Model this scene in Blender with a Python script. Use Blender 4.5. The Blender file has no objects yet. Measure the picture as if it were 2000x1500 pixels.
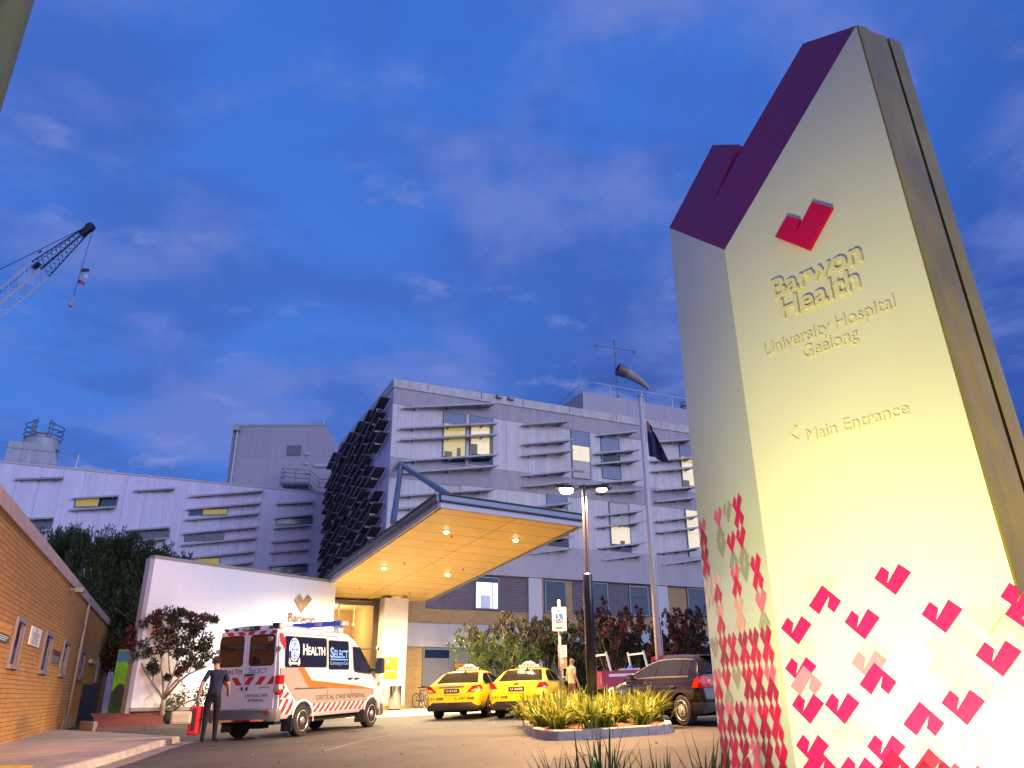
import bpy, bmesh, math, random
from mathutils import Matrix, Vector, Euler, noise as mnoise
R = math.radians
sc = bpy.context.scene
COL = sc.collection
rng = random.Random(11)

# ------------------------------------------------------------------ camera (measured from the photograph)
FPX = 1500.0
CAMZ = 1.05
CAM_M = Matrix.Rotation(math.pi/2 + R(22.0), 3, 'X') @ Matrix.Rotation(R(-0.3), 3, 'Z')
CAM_O = Vector((0, 0, CAMZ))
cam = bpy.data.cameras.new('camera'); cam.sensor_width = 36; cam.lens = FPX/2000*36; cam.clip_start = .05; cam.clip_end = 3000
camo = bpy.data.objects.new('camera', cam); COL.objects.link(camo)
camo.matrix_world = Matrix.Translation(CAM_O) @ CAM_M.to_4x4()
sc.camera = camo

def V(*a): return Vector(a if len(a) > 1 else a[0])
def ray(px, py): return CAM_M @ Vector(((px-1000)/FPX, -(py-750)/FPX, -1))
def hit(px, py, P, N):
    d = ray(px, py); return CAM_O + d*((Vector(P)-CAM_O).dot(Vector(N))/d.dot(Vector(N)))
def at_y(px, py, Y): d = ray(px, py); return CAM_O + d*(Y/d.y)
GX, GY = .0315, .0144                       # the forecourt falls gently to the left
def gz(x, y): return GX*min(max(x, -30), 30) + GY*min(max(y, -30), 60)
def lerp(a, b, s): return a+(b-a)*s
def ground_at(px, py, dz=0): return hit(px, py, (0, 0, dz), (-GX, -GY, 1))
GN = Vector((-GX, -GY, 1)).normalized()

# ------------------------------------------------------------------ objects
WM = {}
def rot_matrix(rot):
    if rot is None: return Matrix.Identity(4)
    if isinstance(rot, (int, float)): return Matrix.Rotation(rot, 4, 'Z')
    return rot.to_4x4()
def thing(name, label, cat, loc=(0, 0, 0), rot=None, group=None):
    o = bpy.data.objects.new(name, None); COL.objects.link(o); o.empty_display_size = .3
    m = Matrix.Translation(Vector(loc)) @ rot_matrix(rot)
    o.matrix_basis = m; WM[o.name] = m
    o['label'] = label; o['category'] = cat
    if group: o['group'] = group
    return o
def tag(o, label, cat, group=None):
    o['label'] = label; o['category'] = cat
    if group: o['group'] = group
    return o
def copy_tree(o, parent=None):
    c = o.copy(); COL.objects.link(c)
    if parent is not None: c.parent = parent
    for ch in o.children: copy_tree(ch, c)
    return c
def on_slope(x, y, ang, dz=0):
    """location and rotation of a vehicle standing on the sloping forecourt, heading ang degrees from +X"""
    f = Vector((math.cos(R(ang)), math.sin(R(ang)), 0)); f = (f - GN*f.dot(GN)).normalized(); l = GN.cross(f)
    m = Matrix((f, l, GN)).transposed()
    return Vector((x, y, gz(x, y)+dz)), m

_txt = {}
def text_geo(s, bold=0.0, space=1.0, res=3):
    k = (s, bold, space, res)
    if k not in _txt:
        cu = bpy.data.curves.new('lettering', 'FONT'); cu.body = s; cu.size = 1; cu.align_x = 'CENTER'
        cu.offset = bold; cu.space_character = space; cu.resolution_u = res; cu.fill_mode = 'FRONT'
        ob = bpy.data.objects.new('lettering', cu)
        me = bpy.data.meshes.new_from_object(ob)
        vs = [v.co.copy() for v in me.vertices]; fs = [tuple(p.vertices) for p in me.polygons]
        bpy.data.objects.remove(ob); bpy.data.curves.remove(cu); bpy.data.meshes.remove(me)
        x0 = min(v.x for v in vs); x1 = max(v.x for v in vs)
        for v in vs: v.x -= (x0+x1)/2
        _txt[k] = (vs, fs, x1-x0)
    return _txt[k]

class MB:
    def __init__(s): s.v = []; s.f = []; s.m = []
    def poly(s, pts, m=0):
        n = len(s.v); s.v += [Vector(p) for p in pts]; s.f.append(tuple(range(n, n+len(pts)))); s.m.append(m)
    def mesh(s, vs, fs, M=None, m=0):
        n = len(s.v); s.v += [(M @ Vector(v)) if M is not None else Vector(v) for v in vs]
        for f in fs: s.f.append(tuple(i+n for i in f)); s.m.append(m)
    def pbox(s, o, a, b, c, m=0):
        o, a, b, c = Vector(o), Vector(a), Vector(b), Vector(c)
        s.mesh([o, o+a, o+a+b, o+b, o+c, o+a+c, o+a+b+c, o+b+c], [(0, 3, 2, 1), (4, 5, 6, 7), (0, 1, 5, 4), (1, 2, 6, 5), (2, 3, 7, 6), (3, 0, 4, 7)], None, m)
    def box(s, x0, x1, y0, y1, z0, z1, m=0):
        s.pbox((x0, y0, z0), (x1-x0, 0, 0), (0, y1-y0, 0), (0, 0, z1-z0), m)
    def prism(s, pts, ext, m=0, mside=None):
        ext = Vector(ext); n = len(pts); p = [Vector(q) for q in pts]
        k = len(s.v); s.v += p + [q+ext for q in p]
        s.f.append(tuple(k+i for i in range(n))[::-1]); s.m.append(m)
        s.f.append(tuple(k+n+i for i in range(n))); s.m.append(m)
        for i in range(n):
            j = (i+1) % n; s.f.append((k+i, k+j, k+n+j, k+n+i)); s.m.append(m if mside is None else mside)
    def tube(s, path, r, n=8, m=0, cap=True):
        P = [Vector(p) for p in path]; k0 = len(s.v); up = None
        for i, p in enumerate(P):
            t = (P[min(i+1, len(P)-1)]-P[max(i-1, 0)]).normalized()
            if up is None: up = t.orthogonal().normalized()
            a = (up - t*up.dot(t)); a = a.normalized() if a.length > 1e-6 else t.orthogonal().normalized()
            b = t.cross(a); up = a
            rr = r[i] if isinstance(r, (list, tuple)) else r
            for j in range(n):
                th = 2*math.pi*j/n; s.v.append(p + (a*math.cos(th)+b*math.sin(th))*rr)
        for i in range(len(P)-1):
            for j in range(n):
                j2 = (j+1) % n; s.f.append((k0+i*n+j, k0+i*n+j2, k0+(i+1)*n+j2, k0+(i+1)*n+j)); s.m.append(m)
        if cap:
            s.f.append(tuple(k0+j for j in range(n))[::-1]); s.m.append(m)
            s.f.append(tuple(k0+(len(P)-1)*n+j for j in range(n))); s.m.append(m)
    def lathe(s, prof, o, axis, n=20, m=0):
        """prof: (distance along axis, radius) pairs"""
        axis = Vector(axis).normalized(); o = Vector(o)
        s_path = [o+axis*d for d, _ in prof]; a = axis.orthogonal().normalized(); b = axis.cross(a); k0 = len(s.v)
        for p, (_, r) in zip(s_path, prof):
            for j in range(n):
                th = 2*math.pi*j/n; s.v.append(p+(a*math.cos(th)+b*math.sin(th))*max(r, 1e-4))
        for i in range(len(prof)-1):
            for j in range(n):
                j2 = (j+1) % n; s.f.append((k0+i*n+j, k0+i*n+j2, k0+(i+1)*n+j2, k0+(i+1)*n+j)); s.m.append(m)
        s.f.append(tuple(k0+j for j in range(n))[::-1]); s.m.append(m)
        s.f.append(tuple(k0+(len(prof)-1)*n+j for j in range(n))); s.m.append(m)
    def ball(s, o, r, m=0, n=12, sc_=(1, 1, 1)):
        k = 7; prof = []
        o = Vector(o); k0 = len(s.v)
        for i in range(k+1):
            ph = math.pi*i/k
            for j in range(n):
                th = 2*math.pi*j/n
                s.v.append(o+Vector((math.sin(ph)*math.cos(th)*sc_[0], math.sin(ph)*math.sin(th)*sc_[1], math.cos(ph)*sc_[2]))*r)
        for i in range(k):
            for j in range(n):
                j2 = (j+1) % n; s.f.append((k0+i*n+j, k0+i*n+j2, k0+(i+1)*n+j2, k0+(i+1)*n+j)); s.m.append(m)
    def text(s, st, o, ux, uy, size, m=0, bold=0.0, width=None, space=1.0, align=0.0):
        """flat lettering: ux reading direction, uy up, o centre of the baseline"""
        vs, fs, w = text_geo(st, bold, space); ux, uy, o = Vector(ux).normalized(), Vector(uy).normalized(), Vector(o)
        sx = size if width is None else width/w
        s.mesh([o+ux*((v.x+align*w)*sx)+uy*(v.y*size) for v in vs], fs, None, m)
    def build(s, name, mats, parent=None, smooth=False, world=False, recalc=True, bevel=None, weld=False, cut=None, subsurf=0, autosmooth=None):
        me = bpy.data.meshes.new(name)
        vs = s.v
        if world and parent is not None:
            inv = WM[parent.name].inverted(); vs = [inv @ v for v in vs]
        me.from_pydata([tuple(v) for v in vs], [], s.f)
        if not isinstance(mats, (list, tuple)): mats = [mats]
        for q in mats: me.materials.append(q)
        me.polygons.foreach_set('material_index', s.m)
        if weld or recalc:
            bm = bmesh.new(); bm.from_mesh(me)
            if weld: bmesh.ops.remove_doubles(bm, verts=bm.verts, dist=1e-4)
            bmesh.ops.recalc_face_normals(bm, faces=bm.faces); bm.to_mesh(me); bm.free()
        o = bpy.data.objects.new(name, me); COL.objects.link(o)
        if parent is not None: o.parent = parent
        if bevel:
            md = o.modifiers.new('b', 'BEVEL'); md.width = bevel; md.segments = 2; md.limit_method = 'ANGLE'; md.angle_limit = R(35)
        if cut:
            for q in cut:
                md = o.modifiers.new('c', 'BOOLEAN'); md.object = q; md.operation = 'DIFFERENCE'; md.solver = 'EXACT'; md.use_self = True
        if subsurf:
            md = o.modifiers.new('s', 'SUBSURF'); md.levels = subsurf; md.render_levels = subsurf
        if cut or (bevel and autosmooth):
            bpy.context.view_layer.update()
            me2 = bpy.data.meshes.new_from_object(o.evaluated_get(bpy.context.evaluated_depsgraph_get()))
            o.modifiers.clear(); o.data = me2; me2.name = name; me = me2
            if cut:
                for q in cut: bpy.data.objects.remove(q)
        if smooth:
            me.polygons.foreach_set('use_smooth', [True]*len(me.polygons))
        if autosmooth: sharp_edges(me, autosmooth)
        return o
def sharp_edges(me, deg):
    me.polygons.foreach_set('use_smooth', [True]*len(me.polygons))
    bm = bmesh.new(); bm.from_mesh(me)
    for e in bm.edges:
        if len(e.link_faces) == 2: e.smooth = e.calc_face_angle(0) < R(deg)
    bm.to_mesh(me); bm.free()
def lbl(o, s): o['label'] = s; return o
def struct(name, mb, mats, **k):
    o = mb.build(name, mats, **k); o['kind'] = 'structure'; return o

# ------------------------------------------------------------------ materials
def lin(h):
    c = [int(h[i:i+2], 16)/255 for i in (0, 2, 4)]
    return tuple(((x+.055)/1.055)**2.4 if x > .04045 else x/12.92 for x in c)+(1,)
def C4(c): return lin(c) if isinstance(c, str) else (tuple(c)+(1,) if len(c) == 3 else c)
class NT:
    def __init__(s, m): s.t = m.node_tree; s.n = s.t.nodes; s.l = s.t.links
    def new(s, typ, **k):
        x = s.n.new(typ)
        for a, b in k.items(): setattr(x, a, b)
        return x
    def link(s, a, b): s.l.new(a, b)
_m = {}
def mat(name, col, rough=.5, metal=0, var=0, vscale=4, bump=0, bscale=30, emit=None, estr=1, coat=0, spec=.5, stretch=None, col2=None, trans=0, alpha=1, sub=0):
    if name in _m: return _m[name]
    m = bpy.data.materials.new(name); m.use_nodes = True; t = NT(m); b = t.n['Principled BSDF']
    b.inputs['Base Color'].default_value = C4(col); b.inputs['Roughness'].default_value = rough; b.inputs['Metallic'].default_value = metal
    b.inputs['Specular IOR Level'].default_value = spec
    if coat: b.inputs['Coat Weight'].default_value = coat; b.inputs['Coat Roughness'].default_value = .05
    if trans: b.inputs['Transmission Weight'].default_value = trans
    if alpha < 1: b.inputs['Alpha'].default_value = alpha
    if emit is not None: b.inputs['Emission Color'].default_value = C4(emit); b.inputs['Emission Strength'].default_value = estr
    if var or bump or col2:
        tc = t.new('ShaderNodeTexCoord'); mp = t.new('ShaderNodeMapping'); t.link(tc.outputs['Object'], mp.inputs['Vector'])
        if stretch: mp.inputs['Scale'].default_value = stretch
    if var or col2:
        nz = t.new('ShaderNodeTexNoise'); nz.inputs['Scale'].default_value = vscale; nz.inputs['Detail'].default_value = 6; nz.inputs['Roughness'].default_value = .65
        t.link(mp.outputs[0], nz.inputs['Vector'])
        rp = t.new('ShaderNodeValToRGB'); c = C4(col)
        a0 = C4(col2) if col2 else tuple(max(0, x*(1-var)) for x in c[:3])+(1,)
        a1 = c if col2 else tuple(min(1, x*(1+var)) for x in c[:3])+(1,)
        rp.color_ramp.elements[0].position = .33; rp.color_ramp.elements[0].color = a0
        rp.color_ramp.elements[1].position = .67; rp.color_ramp.elements[1].color = a1
        t.link(nz.outputs['Fac'], rp.inputs[0]); t.link(rp.outputs[0], b.inputs['Base Color'])
        if rough < .95:
            mr = t.new('ShaderNodeMapRange'); mr.inputs['To Min'].default_value = max(0, rough-.08); mr.inputs['To Max'].default_value = min(1, rough+.1)
            t.link(nz.outputs['Fac'], mr.inputs[0]); t.link(mr.outputs[0], b.inputs['Roughness'])
    if bump:
        n2 = t.new('ShaderNodeTexNoise'); n2.inputs['Scale'].default_value = bscale; n2.inputs['Detail'].default_value = 5
        t.link(mp.outputs[0], n2.inputs['Vector'])
        bp = t.new('ShaderNodeBump'); bp.inputs['Strength'].default_value = bump; bp.inputs['Distance'].default_value = .02
        t.link(n2.outputs['Fac'], bp.inputs['Height']); t.link(bp.outputs[0], b.inputs['Normal'])
    _m[name] = m; return m
def brick_mat(name, c1, c2, mortar, bw=.24, bh=.086, ms=.01, var=.25, rough=.85):
    if name in _m: return _m[name]
    m = bpy.data.materials.new(name); m.use_nodes = True; t = NT(m); b = t.n['Principled BSDF']; b.inputs['Roughness'].default_value = rough
    tc = t.new('ShaderNodeTexCoord'); sp = t.new('ShaderNodeSeparateXYZ'); cb = t.new('ShaderNodeCombineXYZ')
    ad = t.new('ShaderNodeMath', operation='ADD')
    t.link(tc.outputs['Object'], sp.inputs[0]); t.link(sp.outputs['X'], ad.inputs[0]); t.link(sp.outputs['Y'], ad.inputs[1])
    t.link(ad.outputs[0], cb.inputs['X']); t.link(sp.outputs['Z'], cb.inputs['Y'])
    bk = t.new('ShaderNodeTexBrick'); bk.inputs['Scale'].default_value = 1; bk.inputs['Brick Width'].default_value = bw; bk.inputs['Row Height'].default_value = bh
    bk.inputs['Mortar Size'].default_value = ms; bk.inputs['Mortar Smooth'].default_value = .3; bk.inputs['Bias'].default_value = -.2
    bk.inputs['Color1'].default_value = C4(c1); bk.inputs['Color2'].default_value = C4(c2); bk.inputs['Mortar'].default_value = C4(mortar)
    t.link(cb.outputs[0], bk.inputs['Vector'])
    nz = t.new('ShaderNodeTexNoise'); nz.inputs['Scale'].default_value = 1.3; nz.inputs['Detail'].default_value = 7; t.link(tc.outputs['Object'], nz.inputs['Vector'])
    mr = t.new('ShaderNodeMapRange'); mr.inputs['To Min'].default_value = 1-var; mr.inputs['To Max'].default_value = 1+var; t.link(nz.outputs['Fac'], mr.inputs[0])
    mx = t.new('ShaderNodeMix', data_type='RGBA', blend_type='MULTIPLY'); mx.inputs['Factor'].default_value = 1
    t.link(bk.outputs['Color'], mx.inputs['A']); t.link(mr.outputs[0], mx.inputs['B']); t.link(mx.outputs['Result'], b.inputs['Base Color'])
    bp = t.new('ShaderNodeBump'); bp.inputs['Strength'].default_value = .6; bp.inputs['Distance'].default_value = .01; bp.invert = True
    t.link(bk.outputs['Fac'], bp.inputs['Height']); t.link(bp.outputs[0], b.inputs['Normal'])
    _m[name] = m; return m

class Frame:
    """a wall's own axes: u along it, w into it (away from the viewer), z up"""
    def __init__(s, o, ang):
        s.o = Vector(o); s.a = R(ang); s.u = Vector((math.cos(s.a), math.sin(s.a), 0)); s.n = Vector((-math.sin(s.a), math.cos(s.a), 0))
    def hit(s, px, py, w=0):
        P = hit(px, py, s.o+s.n*w, s.n)-s.o; return P.dot(s.u), P.z
    def thing(s, name, label, cat, group=None): return thing(name, label, cat, s.o, s.a, group)
    def loc(s, P): P = Vector(P)-s.o; return Vector((P.dot(s.u), P.dot(s.n), P.z))
    def world(s, u, w, z): return s.o+s.u*u+s.n*w+Vector((0, 0, z))
# ------------------------------------------------------------------ surfaces
def panel_mat(name, col, bw, bh, ms=.012, axes='XZ', seam=.45, var=.12, rough=.6, streak=True, ox=0, oy=0, metal=0):
    m = bpy.data.materials.new(name); m.use_nodes = True; t = NT(m); b = t.n['Principled BSDF']; b.inputs['Roughness'].default_value = rough; b.inputs['Metallic'].default_value = metal
    tc = t.new('ShaderNodeTexCoord'); sp = t.new('ShaderNodeSeparateXYZ'); cb = t.new('ShaderNodeCombineXYZ')
    t.link(tc.outputs['Object'], sp.inputs[0])
    for k, a, off in (('X', axes[0], ox), ('Y', axes[1], oy)):
        ad = t.new('ShaderNodeMath', operation='ADD'); ad.inputs[1].default_value = off; t.link(sp.outputs[a], ad.inputs[0]); t.link(ad.outputs[0], cb.inputs[k])
    bk = t.new('ShaderNodeTexBrick'); bk.offset = 0; bk.inputs['Scale'].default_value = 1; bk.inputs['Brick Width'].default_value = bw; bk.inputs['Row Height'].default_value = bh
    bk.inputs['Mortar Size'].default_value = ms; bk.inputs['Mortar Smooth'].default_value = .1
    c = C4(col); d = tuple(x*.94 for x in c[:3])+(1,)
    bk.inputs['Color1'].default_value = c; bk.inputs['Color2'].default_value = d; bk.inputs['Mortar'].default_value = tuple(x*seam for x in c[:3])+(1,)
    t.link(cb.outputs[0], bk.inputs['Vector'])
    mp = t.new('ShaderNodeMapping'); t.link(tc.outputs['Object'], mp.inputs[0]); mp.inputs['Scale'].default_value = (1, 1, .12) if streak else (1, 1, 1)
    nz = t.new('ShaderNodeTexNoise'); nz.inputs['Scale'].default_value = 2.2; nz.inputs['Detail'].default_value = 8; nz.inputs['Roughness'].default_value = .7; t.link(mp.outputs[0], nz.inputs['Vector'])
    mr = t.new('ShaderNodeMapRange'); mr.inputs['From Min'].default_value = .3; mr.inputs['From Max'].default_value = .7
    mr.inputs['To Min'].default_value = 1-var; mr.inputs['To Max'].default_value = 1+var*.6; t.link(nz.outputs['Fac'], mr.inputs[0])
    mx = t.new('ShaderNodeMix', data_type='RGBA', blend_type='MULTIPLY'); mx.inputs['Factor'].default_value = 1
    t.link(bk.outputs['Color'], mx.inputs['A']); t.link(mr.outputs[0], mx.inputs['B']); t.link(mx.outputs['Result'], b.inputs['Base Color'])
    _m[name] = m; return m
def asphalt_mat():
    m = bpy.data.materials.new('asphalt'); m.use_nodes = True; t = NT(m); b = t.n['Principled BSDF']; b.inputs['Roughness'].default_value = .8
    tc = t.new('ShaderNodeTexCoord')
    n1 = t.new('ShaderNodeTexNoise'); n1.inputs['Scale'].default_value = .35; n1.inputs['Detail'].default_value = 8; n1.inputs['Roughness'].default_value = .65
    n2 = t.new('ShaderNodeTexNoise'); n2.inputs['Scale'].default_value = 55; n2.inputs['Detail'].default_value = 3
    vo = t.new('ShaderNodeTexVoronoi', feature='DISTANCE_TO_EDGE'); vo.inputs['Scale'].default_value = .22
    nd = t.new('ShaderNodeTexNoise'); nd.inputs['Scale'].default_value = 1.2; nd.inputs['Detail'].default_value = 6
    dv = t.new('ShaderNodeVectorMath', operation='SCALE'); dv.inputs['Scale'].default_value = 1.6
    av = t.new('ShaderNodeVectorMath', operation='ADD')
    for x in (n1, n2, nd): t.link(tc.outputs['Object'], x.inputs['Vector'])
    t.link(nd.outputs['Color'], dv.inputs[0]); t.link(tc.outputs['Object'], av.inputs[0]); t.link(dv.outputs[0], av.inputs[1]); t.link(av.outputs[0], vo.inputs['Vector'])
    r = t.new('ShaderNodeValToRGB'); r.color_ramp.elements[0].position = .3; r.color_ramp.elements[0].color = (.032, .028, .030, 1); r.color_ramp.elements[1].position = .7; r.color_ramp.elements[1].color = (.068, .057, .057, 1)
    t.link(n1.outputs['Fac'], r.inputs[0])
    r2 = t.new('ShaderNodeMapRange'); r2.inputs['From Min'].default_value = .3; r2.inputs['From Max'].default_value = .7; r2.inputs['To Min'].default_value = .7; r2.inputs['To Max'].default_value = 1.3; t.link(n2.outputs['Fac'], r2.inputs[0])
    r3 = t.new('ShaderNodeMapRange'); r3.inputs['From Min'].default_value = 0; r3.inputs['From Max'].default_value = .006; r3.inputs['To Min'].default_value = .45; r3.inputs['To Max'].default_value = 1; t.link(vo.outputs['Distance'], r3.inputs[0])
    n4 = t.new('ShaderNodeTexNoise'); n4.inputs['Scale'].default_value = .9; n4.inputs['Detail'].default_value = 9; n4.inputs['Roughness'].default_value = .7; t.link(tc.outputs['Object'], n4.inputs['Vector'])
    r4 = t.new('ShaderNodeMapRange'); r4.inputs['From Min'].default_value = .52; r4.inputs['From Max'].default_value = .66; r4.inputs['To Min'].default_value = 1.06; r4.inputs['To Max'].default_value = .52; t.link(n4.outputs['Fac'], r4.inputs[0])
    m0 = t.new('ShaderNodeMath', operation='MULTIPLY'); t.link(r2.outputs[0], m0.inputs[0]); t.link(r4.outputs[0], m0.inputs[1])
    m1 = t.new('ShaderNodeMath', operation='MULTIPLY'); t.link(m0.outputs[0], m1.inputs[0]); t.link(r3.outputs[0], m1.inputs[1])
    mx = t.new('ShaderNodeMix', data_type='RGBA', blend_type='MULTIPLY'); mx.inputs['Factor'].default_value = 1
    t.link(r.outputs[0], mx.inputs['A']); t.link(m1.outputs[0], mx.inputs['B']); t.link(mx.outputs['Result'], b.inputs['Base Color'])
    bp = t.new('ShaderNodeBump'); bp.inputs['Strength'].default_value = .5; bp.inputs['Distance'].default_value = .006; t.link(n2.outputs['Fac'], bp.inputs['Height']); t.link(bp.outputs[0], b.inputs['Normal'])
    _m['asphalt'] = m; return m

ASPH = asphalt_mat()
CONC = mat('footpath_concrete', (.30, .265, .25), .85, var=.22, vscale=1.7, bump=.3, bscale=60)
KERB = mat('kerb_concrete', (.40, .36, .33), .85, var=.25, vscale=3, bump=.3, bscale=40)
FORE = mat('pale_paving', (.46, .42, .38), .75, var=.15, vscale=1.2, bump=.2, bscale=40)
MULCH = mat('red_mulch', (.16, .035, .025), .95, var=.6, vscale=22, bump=1, bscale=28)
SOIL = mat('mulched_soil', (.16, .07, .035), .95, var=.5, vscale=18, bump=1, bscale=30)
WHITEP = panel_mat('white_wall_panels', (.66, .61, .62), 1.18, 50, .010, seam=.55, var=.22)
WINGP = panel_mat('pale_wall_panels', (.68, .63, .80), 1.22, 50, .012, seam=.52, var=.16)
MAUVE = mat('mauve_render', (.40, .365, .40), .75, var=.12, vscale=2.2, stretch=(1, 1, .3), bump=.1, bscale=20)
FASC = mat('lilac_fascia', (.43, .40, .43), .75, var=.07, vscale=1.5, stretch=(1, 1, .3))
SHADE = mat('sunshade_metal', (.37, .35, .38), .5, .2, var=.12, vscale=3)
DARKSH = mat('dark_louvre_board', (.085, .075, .085), .6, var=.35, vscale=2)
EDGE = mat('pale_metal_edge', (.42, .42, .45), .4, .5)
FRAMEM = mat('window_frame_metal', (.10, .13, .15), .4, .4)
FRAMEG = mat('greygreen_window_frame', (.15, .20, .21), .45, .3)
GLASSD = mat('dark_window_glass', (.012, .024, .070), .10, spec=.22)
BLIND = mat('blue_grey_blind', (.10, .14, .26), .35, var=.1, vscale=2)
LITY = mat('lit_room_yellow', (.35, .28, .08), .3, var=.25, vscale=1.4, emit=(.95, .68, .16), estr=.42, coat=.4)
LITP = mat('lit_room_pale', (.4, .36, .25), .3, var=.2, vscale=1.1, emit=(1, .80, .40), estr=.62, coat=.4)
LITW = mat('lit_room_white', (.6, .6, .6), .4, emit=(.95, .97, 1), estr=1.3)
DIMR = mat('dim_room', (.12, .11, .12), .25, var=.4, vscale=1.5, emit=(.55, .5, .55), estr=.10, coat=.5)
SILH = mat('room_furniture', (.16, .14, .09), .7, emit=(.5, .4, .2), estr=.12)
BRT = brick_mat('tan_brick', (.46, .30, .12), (.36, .23, .10), (.34, .25, .14), .25, .088, .010, .18)
BRD = brick_mat('dark_brick', (.105, .09, .125), (.08, .07, .09), (.26, .22, .22), .25, .088, .013, .2)
BRL = brick_mat('ochre_block', (.50, .245, .065), (.41, .19, .05), (.16, .08, .03), .32, .102, .008, .18)
CONCB = mat('grey_concrete_band', (.42, .42, .44), .7, var=.1, vscale=1.6, stretch=(1, 1, .2))
ROOFM = mat('roof_grey', (.2, .2, .21), .8)
STEEL = mat('galvanised_steel', (.42, .42, .44), .45, .6, var=.1)
BLUEST = mat('blue_grey_steel', (.17, .21, .27), .4, .35, var=.08)
LILAC = panel_mat('lilac_cladding', (.40, .355, .41), 3.4, 5.2, .012, seam=.6, var=.08)

# ------------------------------------------------------------------ ground
mb = MB()
xs = [-300, -30, 30, 300]; ys = [-150, -30, 60, 400]
for i in range(3):
    for j in range(3):
        q = [(xs[i], ys[j]), (xs[i+1], ys[j]), (xs[i+1], ys[j+1]), (xs[i], ys[j+1])]
        mb.poly([(x, y, gz(x, y)) for x, y in q])
struct('ground', mb, ASPH, weld=True)
def sheet(mb, pts, dz, m=0): mb.poly([(x, y, gz(x, y)+dz) for x, y in pts], m)
mb = MB(); sheet(mb, [(-9.5, 35.5), (-5.6, 30.6), (0.5, 31.6), (9.5, 35.5), (12, 48), (-5, 46), (-12, 42)], .004)
struct('forecourt_paving', mb, FORE)
# footpath beside the brick wall, raised behind its kerb
kp = [ground_at(*q).to_2d() for q in [(120, 1518), (215, 1491), (300, 1463), (352, 1449)]]
back = [(-8.9, 21.0), (-9.8, 22.1), (-15.6, 28.3)]
inner = [(-15.4, 28.4), (-8.0, 10.4), (-6.2, 6), (-4.6, 6)]
mb = MB(); foot = [(-3.6, 6)] + [tuple(p) for p in kp] + back[:]
outer = foot + [(-18.5, 35.5), (-19.3, 35.5)] + [(-5.4, 1.5), (-3.2, 1.5)]
kerbw = .16
def inset(poly, d):
    out = []; n = len(poly)
    for i in range(n):
        a, b, c = Vector(poly[i-1]), Vector(poly[i]), Vector(poly[(i+1) % n])
        e1 = (b-a).normalized(); e2 = (c-b).normalized(); n1 = Vector((-e1.y, e1.x)); n2 = Vector((-e2.y, e2.x))
        bis = (n1+n2); bis = bis/ max(.3, bis.dot(n1)); out.append(b+bis*d)
    return out
fp = [tuple(p) for p in outer]
ar = sum(fp[i-1][0]*fp[i][1]-fp[i][0]*fp[i-1][1] for i in range(len(fp)))
if ar < 0: fp = fp[::-1]
ins = inset(fp, kerbw)
mb.poly([(p[0], p[1], gz(p[0], p[1])+.12) for p in ins])
struct('footpath', mb, CONC)
def kerb_ring(name, poly, w, h, matk, slope=.02):
    mb = MB(); a = inset(poly, 0); b = inset(poly, slope); c = inset(poly, w); n = len(poly)
    P = lambda q, dz: (q[0], q[1], gz(q[0], q[1])+dz)
    for i in range(n):
        j = (i+1) % n
        mb.poly([P(a[i], -.02), P(a[j], -.02), P(b[j], h-.015), P(b[i], h-.015)])
        mb.poly([P(b[i], h-.015), P(b[j], h-.015), P(inset(poly, slope+.02)[j], h+.003), P(inset(poly, slope+.02)[i], h+.003)])
        mb.poly([P(inset(poly, slope+.02)[i], h+.003), P(inset(poly, slope+.02)[j], h+.003), P(c[j], h+.003), P(c[i], h+.003)])
    return struct(name, mb, matk, weld=True)
kerb_ring('footpath_kerb', fp, kerbw, .12, KERB)
mb = MB(); yq = [ground_at(*q, .124) for q in [(-30, 1512), (55, 1510), (66, 1494), (-30, 1495)]]
mb.poly([(p.x, p.y, gz(p.x, p.y)+.1245) for p in yq]); struct('painted_marking', mb, mat('yellow_road_paint', (.75, .50, .03), .6, var=.3, vscale=8))
# gutter strip along the kerb
mb = MB(); g0 = [tuple(p) for p in kp]; g1 = [(p[0]+.42, p[1]-.12) for p in kp]
for i in range(len(g0)-1): sheet(mb, [g0[i], g1[i], g1[i+1], g0[i+1]], .004)
struct('gutter', mb, mat('gutter_concrete', (.22, .19, .18), .85, var=.3, vscale=3))

mb = MB(); wl = [ground_at(*q) for q in [(630, 1468), (700, 1449), (770, 1434)]]
for a, b in zip(wl, wl[1:]): sheet(mb, [(a.x-.05, a.y-.05), (a.x+.05, a.y+.05), (b.x+.05, b.y+.05), (b.x-.05, b.y-.05)][::1], .004)
mb2 = MB(); pq = [ground_at(*q) for q in [(1080, 1482), (1180, 1470), (1310, 1457), (1425, 1458), (1520, 1530), (1060, 1530)]]; sheet(mb2, [(p.x, p.y) for p in pq], .004); struct('asphalt_patch', mb2, mat('newer_asphalt', (.042, .034, .034), .85, var=.3, vscale=9, bump=.4, bscale=70))
struct('worn_road_line', mb, mat('worn_paint', (.20, .18, .17), .8, col2=(.085, .078, .075), vscale=6))
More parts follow.
